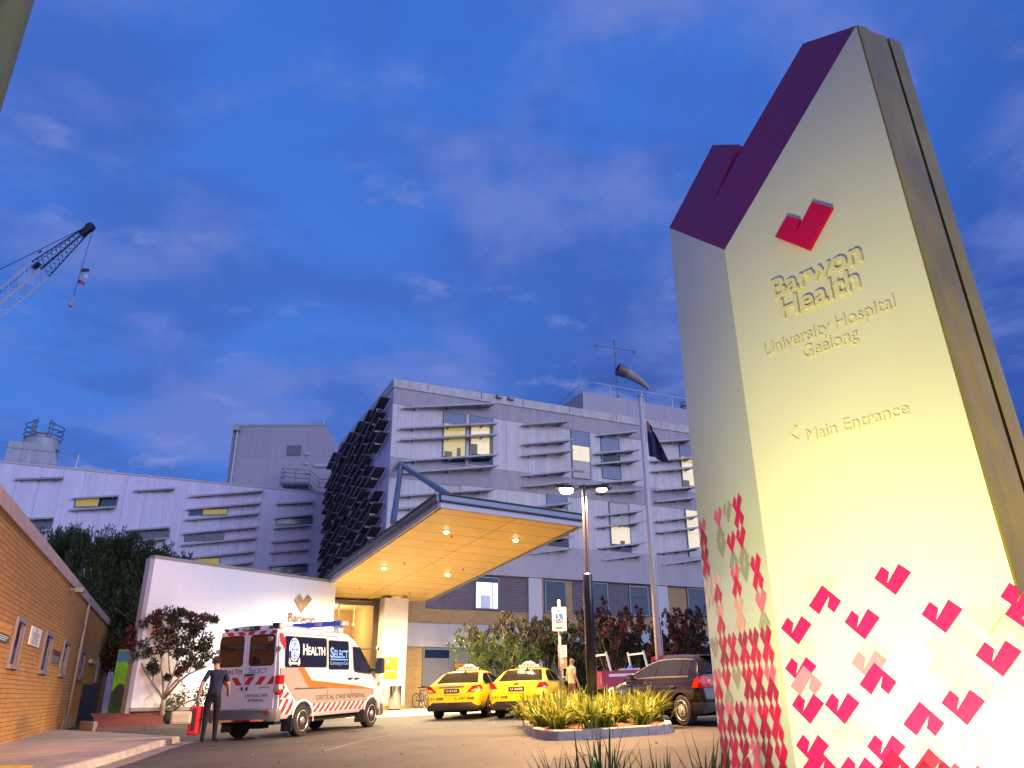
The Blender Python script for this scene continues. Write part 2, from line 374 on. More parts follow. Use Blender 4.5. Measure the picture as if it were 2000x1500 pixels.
# mulch bed in front of the white wall
mb = MB(); fr_ = [(-13.35, 26.9), (-12.2, 27.75), (-10.4, 29.6), (-8.2, 33.0), (-6.9, 35.7)]; bk_ = [(-14.6, 28.6), (-13.2, 29.9), (-11.5, 32.4), (-9.4, 35.3), (-8.1, 36.6)]
K = 6
def bedpt(i, k):
    a, b = fr_[i], bk_[i]; s = k/K; x = a[0]+(b[0]-a[0])*s; y = a[1]+(b[1]-a[1])*s
    return (x, y, gz(x, y)+.10+.46*math.sin(min(1, s*1.15)*math.pi/2)*(1-.12*i))
for i in range(4):
    for k in range(K): mb.poly([bedpt(i, k), bedpt(i+1, k), bedpt(i+1, k+1), bedpt(i, k+1)])
struct('mulch_bed', mb, MULCH, weld=True, smooth=True)
def edging(mb, pts, w, z0, z1):
    for i in range(len(pts)-1):
        a, b = Vector(pts[i]), Vector(pts[i+1]); e = (b-a).normalized(); nn = Vector((e.y, -e.x))*w
        q = [a, b, b+nn, a+nn]
        mb.prism([(p.x, p.y, gz(p.x, p.y)+z0) for p in q], (0, 0, z1-z0))
mb = MB(); edging(mb, fr_, .13, -.02, .135)
struct('mulch_bed_kerb', mb, mat('dark_kerb', (.15, .12, .11), .9, var=.2))
mb = MB(); edging(mb, [(-14.75, 28.75), (-13.35, 26.9)], .12, -.02, .33); struct('mulch_bed_edge', mb, KERB)

# ------------------------------------------------------------------ main hospital block
C0 = hit(770, 755, (-5.15, 42, 0), (-math.sin(R(25)), math.cos(R(25)), 0))
F = Frame((C0.x, C0.y, 0), 25)
PT = F.hit(780, 742)[1]                       # parapet top
zb = [F.hit(770, 757)[1], F.hit(985, 820)[1], F.hit(1000, 919.5)[1], F.hit(1000, 958)[1], F.hit(1235, 1081)[1], F.hit(1180, 1137)[1]]
UR = 38.0
H = F.thing('hospital_building', 'white panelled hospital block with mauve bands, sunshades and lit windows behind the canopy', 'building')
mb = MB(); mb.box(0, UR, 0, 16, zb[5], zb[0]-.0); mb.build('wall', WHITEP, H)
mb = MB(); mb.box(-.06, UR, -.10, .25, zb[0], PT); mb.box(-.06, .25, .25, 14, zb[0], PT); mb.box(.25, UR, .25, 15.8, PT-.6, PT-.55, 1)
for u in (2.0, 5.4, 8.2, 11.5, 15.0, 18.5, 22): mb.box(u, u+.035, -.106, -.09, zb[0]+.1, PT-.02, 2)
mb.build('parapet', [mat('weathered_parapet', (.55, .51, .50), .8, var=.16, vscale=2.5, stretch=(1, 1, .3)), ROOFM, mat('dark_joint', (.05, .045, .05), .9)], H)
for a, b, nm in ((zb[1], zb[0], 0), (zb[3], zb[2], 0)):
    mb = MB(); mb.box(-.02, UR, -.035, 0, a, b-.004); lbl(mb.build('band', MAUVE, H), 'mauve band across the white panels')
mb = MB(); mb.box(-.05, UR, -.22, .3, zb[5], zb[4]); lbl(mb.build('fascia', FASC, H), 'plain lilac band above the brick storeys')
mb = MB(); mb.box(-.015, 0, 0, 15, zb[5], zb[0]-.02); lbl(mb.build('side_wall', WINGP, H), 'side wall behind dark louvre boards')
UL = F.hit(788, 1300)[0]
# lower storeys
g0 = .30
z_b2 = F.hit(880, 1190)[1]; z_c1 = F.hit(860, 1218.5)[1]; z_c0 = F.hit(860, 1264)[1]
u_t = F.hit(832, 1160)[0]; u_c1 = F.hit(1031, 1160)[0]; u_c2 = F.hit(1057, 1160)[0]; u_k1 = F.hit(1283, 1170)[0]; u_k2 = F.hit(1303, 1170)[0]
mb = MB(); mb.box(UL, UR, .02, .5, z_c1, zb[5]-.003); lbl(mb.build('brick_wall', BRT, H), 'tan brick upper storey wall')
mb = MB(); mb.box(u_t, u_c1, -.004, .018, z_b2, zb[5]-.005); lbl(mb.build('dark_brick_panel', BRD, H), 'dark purple brick panel round the lit white window'); mb = MB(); mb.box(u_c2+2.05, u_k1, -.004, .018, F.hit(1200, 1203)[1], zb[5]-.005); lbl(mb.build('dark_brick_panel', BRD, H), 'dark purple brick panel')
mb = MB(); mb.box(UL, UR, -.06, .5, z_c0, z_c1); mb.box(F.hit(832, 1240)[0], F.hit(1000, 1240)[0], -.075, -.058, z_c0+.35, z_c1-.30); lbl(mb.build('concrete_band', CONCB, H), 'grey concrete band')
mb = MB(); mb.box(UL, UR, .02, .5, g0-.6, z_c0); lbl(mb.build('ground_floor_wall', BRT, H), 'tan brick ground floor wall')
mb = MB(); ug = F.hit(877, 1300)[0]; mb.box(ug+.05, ug+9, -.002, .018, g0-.3, z_c0-.003); lbl(mb.build('grey_brick_panel', brick_mat('grey_brick', (.16, .17, .18), (.12, .125, .14), (.26, .28, .26), .25, .088, .013, .2), H), 'grey brick panel')
for a, b in ((u_c1, u_c2), (u_k1, u_k2)):
    mb = MB(); mb.box(a, b, -.12, .1, g0-.5, zb[5]-.002); mb.build('column', mat('pale_column', (.55, .54, .55), .7, var=.06), H)

def fr_rect(fr, pts):
    q = [fr.hit(*p) for p in pts]
    us = [a[0] for a in q]; zs = [a[1] for a in q]
    return us, zs
def window(par, fr, u0, u1, z0, z1, panes, fm=FRAMEM, d=.05, fw=.06, furn=None, label=None):
    """frame part with pane sub-parts; panes: (fraction z0, fraction z1, material)"""
    mb = MB(); y0 = -d-.02
    mb.box(u0-fw, u1+fw, y0, .0, z1, z1+fw); mb.box(u0-fw, u1+fw, y0-.03, .0, z0-fw, z0); mb.box(u0-fw, u0, y0, .0, z0, z1); mb.box(u1, u1+fw, y0, .0, z0, z1)
    w = mb.build('window', fm, par)
    if label: w['label'] = label
    for i, (a, b, m) in enumerate(panes):
        p = MB(); za, zc = z0+(z1-z0)*a, z0+(z1-z0)*b; p.box(u0, u1, -.045, -.006, za+(.0 if a == 0 else .02), zc)
        mats = [m, mat('pale_blue_furniture', (.3, .34, .45), .6, emit=(.55, .62, .85), estr=.45) if m is LITW else SILH]
        if furn and i == furn[0]:
            for (x0, x1, y0_, y1_) in furn[1]: p.box(u0+(u1-u0)*x0, u0+(u1-u0)*x1, -.047, -.044, za+(zc-za)*y0_, za+(zc-za)*y1_, 1)
        p.build('pane', mats, w)
    return w
def win_px(par, fr, tl, br, panes, **k):
    a = fr.hit(*tl); b = fr.hit(*br); return window(par, fr, a[0], b[0], b[1], a[1], panes, **k)
lit3 = [(0, .3, DIMR), (.3, .72, LITP), (.72, 1, BLIND)]
# (top-left px, bottom-right px)
win_px(H, F, (868, 806), (907, 908), [(0, .12, GLASSD), (.12, .78, LITY), (.78, 1, BLIND)], furn=(1, [(.04, .40, .0, .16), (.62, .80, .0, .30)]), label='window with yellow lit room behind sunshades')
win_px(H, F, (920, 813), (961, 909), [(0, .2, GLASSD), (.2, .8, LITP), (.8, 1, BLIND)], furn=(1, [(.0, .3, .0, .34), (.86, 1.0, .0, 1.0)]), label='window with pale lit room and dark chair')
win_px(H, F, (1116, 841), (1153, 936), [(0, .36, DIMR), (.36, .68, LITP), (.68, 1, BLIND)], furn=(0, [(.0, .6, .30, .42)]), label='uncovered window with desk lit inside')
win_px(H, F, (1174, 853), (1212, 936), [(0, .30, BLIND), (.30, .55, GLASSD), (.55, 1, BLIND)], label='blue window with blinds down')
win_px(H, F, (1327, 868), (1358, 950), [(0, .3, LITP), (.3, .55, LITP), (.55, .7, LITY), (.7, 1, BLIND)], furn=(0, [(.0, .5, .0, .4)]))
win_px(H, F, (853, 946), (896, 1046), [(0, 1, DIMR)])
win_px(H, F, (1069, 967), (1109, 1070), [(0, .3, GLASSD), (.3, .75, DIMR), (.75, 1, BLIND)])
win_px(H, F, (1190, 982), (1232, 1081), [(0, .16, GLASSD), (.16, .52, LITP), (.52, .75, DIMR), (.75, 1, DIMR)], furn=(1, [(.45, .70, 0, .22)]), label='window with half lit beige room')
win_px(H, F, (1338, 996), (1371, 1090), [(0, .18, DIMR), (.18, .5, LITP), (.5, .7, LITP), (.7, 1, LITP)])
for k in range(4):   # further along the same wall, behind the pylon sign
    for zr in ((14.0, 17.0), (9.3, 12.3)):
        uu = F.hit(1374, 1000)[0]+1.6+k*4.1; window(H, F, uu, uu+1.2, zr[0], zr[1], [(0, .5, LITP if k % 2 else GLASSD), (.5, 1, BLIND)])
win_px(H, F, (930, 1128), (971, 1189), [(0, .85, LITW), (.85, 1, GLASSD)], fm=FRAMEG, furn=(0, [(.2, .66, .0, .50), (.74, .80, .0, 1.0)]), label='bright white lit window above the taxis')
win_px(H, F, (1065, 1135), (1104, 1195), [(0, 1, GLASSD)], fm=FRAMEG)
win_px(H, F, (1149, 1139), (1187, 1201), [(0, 1, GLASSD)], fm=FRAMEG)
win_px(H, F, (1229, 1146), (1266, 1202), [(0, .62, GLASSD), (.62, 1, GLASSD)], fm=FRAMEG)
win_px(H, F, (1342, 1150), (1380, 1208), [(0, 1, GLASSD)], fm=FRAMEG)
win_px(H, F, (829, 1269), (875, 1337), [(0, .76, mat('frosted_blind', (.16, .16, .19), .5, var=.1, coat=.3)), (.76, 1, GLASSD)], fm=FRAMEG, d=.06, fw=.09)
win_px(H, F, (928, 1269), (972, 1337), [(0, .8, mat('frosted_blind', (.16, .16, .19))), (.8, 1, GLASSD)], fm=FRAMEG, d=.06, fw=.09)

def blade(par, fr, l, r, th=.10, m=None, wl=-.28, lo=-.80, hi=-.32):
    u0, z = fr.hit(*l, wl); w1 = lo; u1, z1 = fr.hit(*r, w1)
    if u1 < u0+.3: return
    mb = MB(); mb.prism([(u0, 0, z), (u0-.12, wl, z), (u1, w1, z1), (u1-.10, 0, z1)], (0, 0, -th)) 
    for k in range(3):
        f = .12+.36*k; u = u0+(u1-u0)*f; zz = z+(z1-z)*f; mb.pbox((u, (wl+(w1-wl)*f)*.8, zz-th-.07), (.05, 0, 0), (0, -(wl+(w1-wl)*f)*.8, 0), (0, 0, .07))
    return mb.build('sunshade', m or SHADE, par)
c3 = lambda x, y: (620+x/3.658, 720+y/3.658)
c4 = lambda x, y: (980+x/3.409, 720+y/3.409)
for l, r in [((625, 272), (1280, 240)), ((605, 420), (1295, 380)), ((605, 502), (1295, 460)), ((612, 655), (1295, 605)), ((612, 738), (1295, 685)), ((585, 905), (1280, 850)), ((578, 995), (1280, 932))]: blade(H, F, c3(*l), c3(*r))
for l, r in [((150, 368), (455, 340)), ((150, 498), (472, 466)), ((150, 573), (478, 537)), ((160, 707), (475, 670)), ((160, 778), (475, 745)), ((240, 915), (472, 886)), ((180, 985), (550, 965)), ((180, 1060), (545, 1016)), ((200, 1145), (480, 1110)), ((175, 1230), (485, 1186))]: blade(H, F, c4(*l), c4(*r))
for l, r in [((650, 438), (915, 408)), ((635, 560), (925, 530)), ((635, 630), (930, 600)), ((690, 753), (940, 730)), ((650, 822), (945, 798)), ((655, 975), (950, 937)), ((655, 1050), (960, 1010)), ((665, 1190), (970, 1150)), ((680, 1270), (970, 1228))]: blade(H, F, c4(*l), c4(*r))
for l, r in [((1005, 485), (1290, 462)), ((1010, 610), (1295, 583)), ((1015, 678), (1300, 648)), ((1035, 805), (1310, 778)), ((1040, 880), (1320, 848)), ((1045, 1010), (1330, 973)), ((1050, 1085), (1335, 1047)), ((1060, 1222), (1350, 1182)), ((1080, 1300), (1370, 1255))]: blade(H, F, c4(*l), c4(*r))
# dark louvre boards along the side wall (runs back from the corner)
S = Frame((C0.x, C0.y, 0), 115)
lv = []
for y in (779, 800, 821, 843, 864, 884, 907, 930, 951, 974, 997, 1019, 1043, 1070): lv.append(S.hit(757, y, .2)[1])
for k, z in enumerate(lv):
    for c in range(6):
        t0 = .30+c*2.42+rng.uniform(-.15, .15)+(.6 if k in (1, 4, 7, 10, 12) else 0); L = 2.35+rng.uniform(-.1, .15)
        if k == 0 and c > 5: continue
        dz = -.62+rng.uniform(-.08, .08); w0, w1 = .12, .66+rng.uniform(-.06, .06)
        if rng.random() < (.45 if k in (1, 4, 7, 10, 12) else .05): continue
        mb = MB(); a = V(-w0, t0, z); e = V(0, L, dz); o = V(-(w1-w0), 0, -.0)
        mb.pbox(a, e, o, (0, 0, -.05)); mb.pbox(a+V(.0, 0, .002), e, (-.05, 0, 0), (0, 0, .05), 1); mb.pbox(a+o, e, (-.025, 0, 0), (0, 0, .035), 1)
        mb.pbox(a+e*.5+V(0, 0, -.05), (0, .05, 0), o*.9, (0, 0, -.10), 1)
        mb.build('louvre_board', [DARKSH, EDGE], H)
# roof plant room with its railing
mb = MB(); a = F.hit(1138, 765, 6.5); b = F.hit(1340, 800, 6.5)
mb.box(a[0], UR, 6.5, 15, PT-.6, a[1]); mb.build('plant_room', LILAC, H)
PZ = a[1]; PU = a[0]
mb = MB(); mb.tube([(PU+.1, 14, PZ), (PU+.1, 7, PZ+.75), (PU+1.1, 6.7, PZ+1.0)], .03, 6)
mb.tube([(PU+1.1, 6.7, PZ+1.0), (UR, 6.7, PZ+1.0)], .035, 6)
for k in range(9): mb.tube([(PU+2.6+k*2.9, 6.7, PZ), (PU+2.6+k*2.9, 6.7, PZ+1.0)], .04, 6)
mb.build('roof_railing', STEEL, H)
mb = MB(); mb.tube([(PU+.05, 7, PZ), (PU+.05, 7, PZ+1.9)], .025, 5); mb.build('roof_aerial', STEEL, H)
mb = MB(); v = F.hit(1340, 790, 7.5); mb.lathe([(0, .35), (.9, .35), (.9, .5), (1.25, .5), (1.3, .2)], (v[0], 7.5, PZ-.2), (0, 0, 1), 14); mb.build('roof_vent', STEEL, H)
mb = MB()
for u in (6.4, 7.2): mb.box(u, u+.32, -.3, -.09, PT-.22, PT-.02)
mb.build('roof_spotlight', FRAMEM, H)
# ------------------------------------------------------------------ left wing behind the pines
Wo = S.world(14.6, 0, 0)
WG = Frame((Wo.x, Wo.y, 0), 25)
zt = WG.hit(440, 946)[1]; ul = WG.hit(-40, 900)[0]-16
W = WG.thing('hospital_wing', 'long pale panelled hospital wing with strip windows behind the pine trees', 'building')
mb = MB(); mb.box(ul, .3, 0, 14, -.5, zt); mb.build('wall', WINGP, W)
mb = MB(); mb.box(ul, .3, -.05, .3, zt, zt+.10); mb.build('coping', mat('pale_coping', (.5, .46, .48), .6), W)
def blade_w(l, r): return blade(W, WG, l, r, th=.11, wl=-.22, lo=-.48, hi=-.30)
r1 = lambda x, y: (x/5, 780+y/5)
r2 = lambda x, y: (320+x/4.411, 800+y/4.411)
for l, r in [((170, 770), (630, 752)), ((730, 960), (1165, 930)), ((705, 1072), (1145, 1038)), ((1330, 885), (1720, 858)), ((120, 1168), (530, 1145)), ((120, 1290), (500, 1265)), ((1250, 1275), (1665, 1238)), ((1230, 1385), (1640, 1345))]: blade_w(r1(*l), r1(*r))
for l, r in [((235, 742), (870, 688)), ((215, 853), (850, 793)), ((200, 943), (835, 883)), ((180, 1063), (825, 998)), ((165, 1160), (815, 1093)), ((180, 1280), (800, 1210)), ((270, 1370), (785, 1303)), ((985, 805), (1300, 783)), ((970, 930), (1290, 893)), ((960, 1015), (1275, 983)), ((945, 1135), (1265, 1103)), ((930, 1225), (1255, 1193)), ((920, 1345), (1245, 1310)), ((905, 1440), (1230, 1400))]: blade_w(r2(*l), r2(*r))
GREYP = mat('grey_strip_glass', (.10, .11, .16), .25, var=.12, vscale=1.2, coat=.5)
YELP = mat('olive_lit_blind', (.22, .17, .03), .5, emit=(.85, .62, .12), estr=.30)
BLUP = mat('deep_blue_glass', (.02, .045, .13), .15, coat=.6)
def strip(fr, par, tl, br, splits, lab=None, rise=.115):
    a = fr.hit(*tl); b = fr.hit(*br); u0, u1 = a[0], b[0]; rs = rise*(u1-u0); h = a[1]-(b[1]-rs)
    Z = lambda u, top: a[1]-(0 if top else h)+rs*(u-u0)/(u1-u0)
    q = lambda mb, ua, ub, e0, e1, y0, y1: mb.prism([(ua, y0, Z(ua, False)-e0), (ub, y0, Z(ub, False)-e0), (ub, y0, Z(ub, True)+e1), (ua, y0, Z(ua, True)+e1)], (0, y1-y0, 0))
    mb = MB(); f = .07
    mb.pbox((u0-f, -.05, Z(u0, True)), (u1-u0+2*f, 0, rs), (0, .05, 0), (0, 0, f)); mb.pbox((u0-f, -.05, Z(u0, False)-f), (u1-u0+2*f, 0, rs), (0, .05, 0), (0, 0, f)); q(mb, u0-f, u0, 0, 0, -.05, 0); q(mb, u1, u1+f, 0, 0, -.05, 0)
    w = mb.build('window', FRAMEM, par)
    if lab: w['label'] = lab
    for s0, s1, m in splits:
        p = MB(); q(p, u0+(u1-u0)*s0+(.02 if s0 else 0), u0+(u1-u0)*s1, 0, 0, -.03, -.004); p.build('pane', m, w)
strip(WG, W, r1(748, 972), r1(1130, 1040), [(0, .55, YELP), (.55, .64, GLASSD), (.64, 1, BLUP)], 'strip window half lit yellow and half dark blue')
strip(WG, W, r1(110, 1182), r1(490, 1266), [(0, 1, GREYP)])
strip(WG, W, r1(1255, 1290), r1(1640, 1348), [(0, 1, GREYP)])
strip(WG, W, r2(228, 866), r2(538, 900), [(0, .35, BLUP), (.35, 1, YELP)], 'strip window with blue end and yellow blind')
strip(WG, W, r2(190, 1080), r2(508, 1118), [(0, 1, GREYP)])
strip(WG, W, r2(270, 1290), r2(472, 1335), [(0, 1, YELP)])
strip(WG, W, r2(980, 942), r2(1270, 980), [(0, 1, GREYP)])
strip(WG, W, r2(930, 1357), r2(1228, 1398), [(0, 1, GREYP)])
mb = MB(); A_ = WG.hit(160, 917, .4)[0]; zr = zt+.1
mb.tube([(ul, .4, zr+1.0), (A_-.5, .4, zr+1.0), (A_, .4, zr)], .035, 6)
mb.tube([(A_-.5, .4, zr+1.0), (A_-.5, 3.4, zr+1.0)], .03, 6)
for k in range(7): mb.box(A_-.35-k*2.7-.05, A_-.35-k*2.7+.05, .37, .43, zr-.05, zr+1.0)
mb.build('roof_railing', STEEL, W)
# cooling tower on the wing roof
q = at_y(72, 905, 57); ct = Vector((q.x, q.y, q.z-.25))
CT = thing('cooling_tower', 'round grey cooling tower with ladder hoops on the wing roof', 'cooling tower', ct, R(25))
TW = mat('cooling_tower_metal', (.33, .35, .38), .55, .2, var=.12, vscale=1.5)
s_ = 57/1640
mb = MB(); mb.box(-56*s_, 30*s_, -1.2, 2.4, -4.0, 1.5); mb.prism([(30*s_, -1.2, -.6), (30*s_, -1.2, 1.4), (44*s_, -1.2, -.1), (44*s_, -1.2, -.6)], (0, 2.4, 0)); mb.build('casing', panel_mat('tower_casing', (.36, .36, .39), 1.0, 9, .02, seam=.6), CT)
mb = MB(); mb.lathe([(0, 1.34), (.75, 1.22), (.77, 1.29), (.88, 1.29), (.90, 1.1)], (-2*s_, .6, 1.5), (0, 0, 1), 28); mb.build('drum', TW, CT, autosmooth=40)
def hoop(mb, c, r, a0, a1, rt, n=14):
    mb.tube([(c[0]+r*math.cos(R(a0+(a1-a0)*i/n)), c[1]+r*math.sin(R(a0+(a1-a0)*i/n)), c[2]) for i in range(n+1)], rt, 6)
mb = MB(); cx = -2*s_
for hz in (2.55, 2.95, 3.35):
    hoop(mb, (cx, .6, hz), 1.33, 285, 285+130, .035); hoop(mb, (cx, .6, hz), 1.33, 125, 255, .035)
for sx in (-.45, .45):
    mb.box(cx+sx-.05, cx+sx+.05, -.75, -.65, 2.3, 3.65); mb.box(cx+sx*1.5-.04, cx+sx*1.5+.04, -.72, -.64, 2.3, 3.5)
    mb.tube([(cx+sx, -.7, 3.55), (cx+sx*2, -.3, 3.35)], .03, 5)
for k in range(6): mb.tube([(cx-.45, -.7, 2.4+k*.2), (cx-.675, -.68, 2.4+k*.2)], .02, 5)
mb.build('ladder_hoops', mat('tower_railing', (.12, .13, .15), .5, .4), CT)
mb = MB(); mb.box(cx-.5, cx+.3, -.5, .3, 2.35, 2.6); mb.build('motor', FRAMEM, CT)

# lilac plant tower behind the wing, with its fire stair
T0 = at_y(443, 946, 66)
TF = Frame((T0.x, T0.y, 0), 0)
pts = [TF.hit(*p) for p in [(440, 960), (462, 832), (634, 826), (668, 915), (690, 1010)]]
T = TF.thing('plant_tower', 'windowless lilac plant tower with sloping right side rising behind the wing', 'building')
mb = MB(); ztop = pts[1][1]; u0 = (pts[1][0]+pts[0][0])/2-.15; u1 = pts[2][0]
mb.prism([(u0, 0, 6), (u0, 0, ztop), (u1, 0, ztop+.1), (pts[3][0], 0, pts[3][1]), (pts[3][0]+2.6, 0, 6)], (0, 9, 0)); mb.build('wall', LILAC, T)
mb = MB(); mb.box(u0-.05, u1+.05, -.06, 0, ztop-.02, ztop+.14); mb.build('coping', EDGE, T)
mb = MB(); mb.box(TF.hit(562, 872)[0], TF.hit(587, 890)[0], -.06, 0, TF.hit(570, 890)[1], TF.hit(570, 870)[1]); mb.build('vent_grille', mat('vent_grille', (.16, .15, .18), .6), T)
a = TF.hit(462, 835); mb = MB(); mb.box(a[0]-.15, a[0]+.45, -.5, 0, ztop-.55, ztop-.02); mb.tube([(a[0]+.2, -.2, ztop-.5), (a[0]+.2, -.2, 8)], .09, 8); mb.build('downpipe', STEEL, T)
for p, q in [((597, 884), (604, 889)), ((597, 904), (603, 908)), ((614, 907), (645, 912)), ((600, 921), (607, 925))]:
    a = TF.hit(*p); b = TF.hit(*q); mb = MB(); mb.box(a[0], b[0], -.16, 0, b[1], a[1]); mb.build('wall_lamp', mat('pale_fitting', (.5, .46, .46), .5), T)
mb = MB(); w = -1.2; P = lambda x, y: (TF.hit(x, y, w)[0], TF.hit(x, y, w)[1])
l0 = P(548, 941); l1 = P(603, 945); l2 = P(622, 962); l3 = P(665, 965)
mb.box(l0[0], l1[0], w, -.02, l0[1]-.25, l0[1]-.05); mb.pbox((l1[0], w, l1[1]-.3), (l2[0]-l1[0], 0, l2[1]-l1[1]), (0, 1.2, 0), (0, 0, .2)); mb.box(l2[0], l3[0], w, -.02, l2[1]-.35, l2[1]-.15)
mb.tube([(l0[0], w, l0[1]-.1), (l0[0], w, l0[1]-1.6)], .05, 6)
mb.build('fire_stair', mat('stair_steel', (.13, .13, .16), .5, .4), T)
mb = MB()
for h in (1.2, .85, .45): mb.tube([(l0[0], -.05, l0[1]+h), (l0[0], w, l0[1]+h), (l1[0], w, l1[1]+h), (l2[0], w, l2[1]+h), (l3[0], w, l3[1]+h)], .03, 6)
for x, z in [(l0[0], l0[1]), ((l0[0]+l1[0])/2, l0[1]), (l1[0], l1[1]), (l2[0], l2[1]), ((l2[0]+l3[0])/2, l3[1])]: mb.tube([(x, w, z-.1), (x, w, z+1.2)], .035, 6)
mb.build('stair_railing', mat('stair_steel', 0), T)
mb = MB(); a = P(648, 918); mb.tube([(a[0], -.8, l3[1]), (a[0], -.8, a[1]), (a[0]+1.2, -.8, a[1])], .09, 8); mb.build('vent_pipe', STEEL, T)
mb = MB(); a = TF.hit(627, 820); mb.tube([(a[0], 1, ztop), (a[0], 1, ztop+.9)], .03, 5); mb.tube([(a[0]-.25, 1, ztop+.35), (a[0]+.25, 1, ztop+.35)], .02, 5); mb.build('roof_aerial', STEEL, T)

# ------------------------------------------------------------------ canopy over the entrance
A0 = at_y(652, 1140, 36)
e1 = V(-.502, .858, -.105).normalized(); e2 = V(.863, .505, 0).normalized(); nn = e1.cross(e2); nn = -nn if nn.z < 0 else nn
on = lambda x, y: hit(x, y, A0, nn)
FL = on(862, 993); FRt = on(1126, 1029); BL = on(596, 1176); BR = on(832, 1174)
xax = (FRt-FL).normalized(); yax = nn.cross(xax)
CMx = Matrix((xax, yax, nn)).transposed()
KN = thing('entrance_canopy', 'large cantilevered entrance canopy with glowing orange soffit over the driveway', 'canopy', FL, CMx)
cl = lambda P: CMx.transposed() @ (Vector(P)-FL)
fl, frr, bl, br = [cl(p) for p in (FL, FRt, BL, BR)]
SOFF = panel_mat('orange_soffit', (.88, .60, .18), abs(frr.x)*.53, 1.06, .022, 'XY', seam=.34, var=.07, rough=.45, streak=False, oy=.55)
mb = MB(); mb.prism([(p.x, p.y, 0) for p in (fl, frr, br, bl)], (0, 0, .06)); mb.build('soffit', SOFF, KN)
ins_ = [(fl.x-.12, fl.y-.12), (frr.x+.15, frr.y-.12), (br.x+.15, br.y), (bl.x-.12, bl.y)]
mb = MB(); mb.prism([(x, y, .07) for x, y in ins_], (0, 0, .34)); mb.build('roof', ROOFM, KN)
def trim(mb, p, q, off, z0, z1, th, m=0):
    a = Vector((p[0], p[1], 0)); b = Vector((q[0], q[1], 0)); d = (b-a).normalized(); n_ = Vector((d.y, -d.x, 0))
    mb.pbox(a+n_*off+V(0, 0, z0), b-a, n_*th, (0, 0, z1-z0), m)
mb = MB()
for p, q in ((ins_[0], ins_[1]), (ins_[1], ins_[2]), (ins_[3], ins_[0])):
    trim(mb, p, q, .003, -.03, .17, .05)
mb.build('fascia', mat('lilac_fascia_metal', (.42, .41, .46), .45, .2), KN)
mb = MB()
for p, q in ((ins_[0], ins_[1]), (ins_[1], ins_[2]), (ins_[3], ins_[0])):
    trim(mb, p, q, .003, .172, .215, .16, 1); trim(mb, p, q, .003, .217, .42, .11); trim(mb, p, q, .003, .422, .455, .18, 1)
mb.build('gutter_channel', [BLUEST, mat('dark_lip', (.06, .05, .055), .5, .3)], KN)
# the channel turns down where it meets the white wall
mb = MB(); b3 = V(ins_[3][0], ins_[3][1], .3); mb.tube([b3+V(-.1, -1.2, .1), b3+V(-.15, 0, .02), b3+V(-.6, .9, -.12), b3+V(-1.5, 1.5, -.2), b3+V(-2.6, 1.9, -.18)], [.16, .18, .18, .17, .15], 8); mb.build('downturned_gutter', mat('dark_blue_steel', (.07, .085, .12), .4, .4), KN, smooth=True)
DL = mat('downlight_lens', (1, .95, .8), .3, emit=(1, .80, .42), estr=28)
DRING = mat('downlight_ring', (.75, .7, .6), .4, .3)
dl_px = [(872, 1037), (1007, 1053), (750, 1108), (874, 1121), (767, 1170)]
dpts = [cl(on(*p)) for p in dl_px]
for i, P in enumerate(dpts):
    mb = MB(); mb.lathe([(0, .15), (.04, .15), (.04, .11), (.02, .105)], (P.x, P.y, 0), (0, 0, -1), 16); dn = mb.build('downlight', DRING, KN)
    mb = MB(); mb.lathe([(0, .10), (.075, .085), (.085, .02)], (P.x, P.y, -.012), (0, 0, -1), 14); mb.build('lens', DL, dn)
for P in [cl(on(*p)) for p in [(882, 1046), (790, 1099), (905, 1111), (703, 1148), (800, 1158)]]:
    mb = MB(); mb.tube([(P.x, P.y, 0), (P.x, P.y, -.07)], .03, 8); mb.build('sprinkler', mat('brass_sprinkler', (.3, .18, .08), .4, .6), KN)
# struts from the building corner
N0 = F.world(*[(lambda h: (h[0], -.35, h[1]))(F.hit(784, 908, -.35))][0])
top = lambda x, y, dz: hit(x, y, FL+nn*dz, nn)
P1 = hit(768, 1020, FL+nn*.45, nn); dg = FL+xax*1.1+yax*.5+nn*.46
mb = MB(); I = CMx.transposed()
mb.tube([I @ (N0-FL), I @ (P1-FL)], .13, 12); mb.build('strut', BLUEST, KN, autosmooth=40)
mb = MB(); mb.tube([I @ (N0-FL), I @ (dg-FL)], .13, 12); mb.build('strut', BLUEST, KN, autosmooth=40)
mb = MB(); mb.ball(I @ (N0-FL), .2); mb.build('strut_joint', BLUEST, KN, smooth=True)

# ------------------------------------------------------------------ pillar, glazed lobby
PF0 = ground_at(770, 1387)
q = F.loc(PF0)
PF = Frame(F.world(q.x, q.y, 0), 25); PF.o.z = 0
pu0 = PF.hit(745, 1290)[0]; pu1 = PF.hit(793, 1290)[0]
ztp = hit(768, 1178, PF.o, PF.n).z
PIL = PF.thing('entrance_pillar', 'square cream pillar holding the canopy beside the glass doors', 'pillar')
zg = gz(PF.o.x, PF.o.y)
mb = MB(); mb.box(pu0, pu1, 0, .95, zg, ztp+.25); mb.build('shaft', mat('cream_pillar', (.74, .70, .60), .5, var=.05, vscale=1), PIL, bevel=.01)
mb = MB(); mb.box(pu0-.012, pu1+.012, -.014, .96, zg, zg+.2); mb.build('reflected_strip', mat('orange_reflection', (.55, .25, .05), .4), PIL)  # orange strip painting the light reflected at the pillar's base
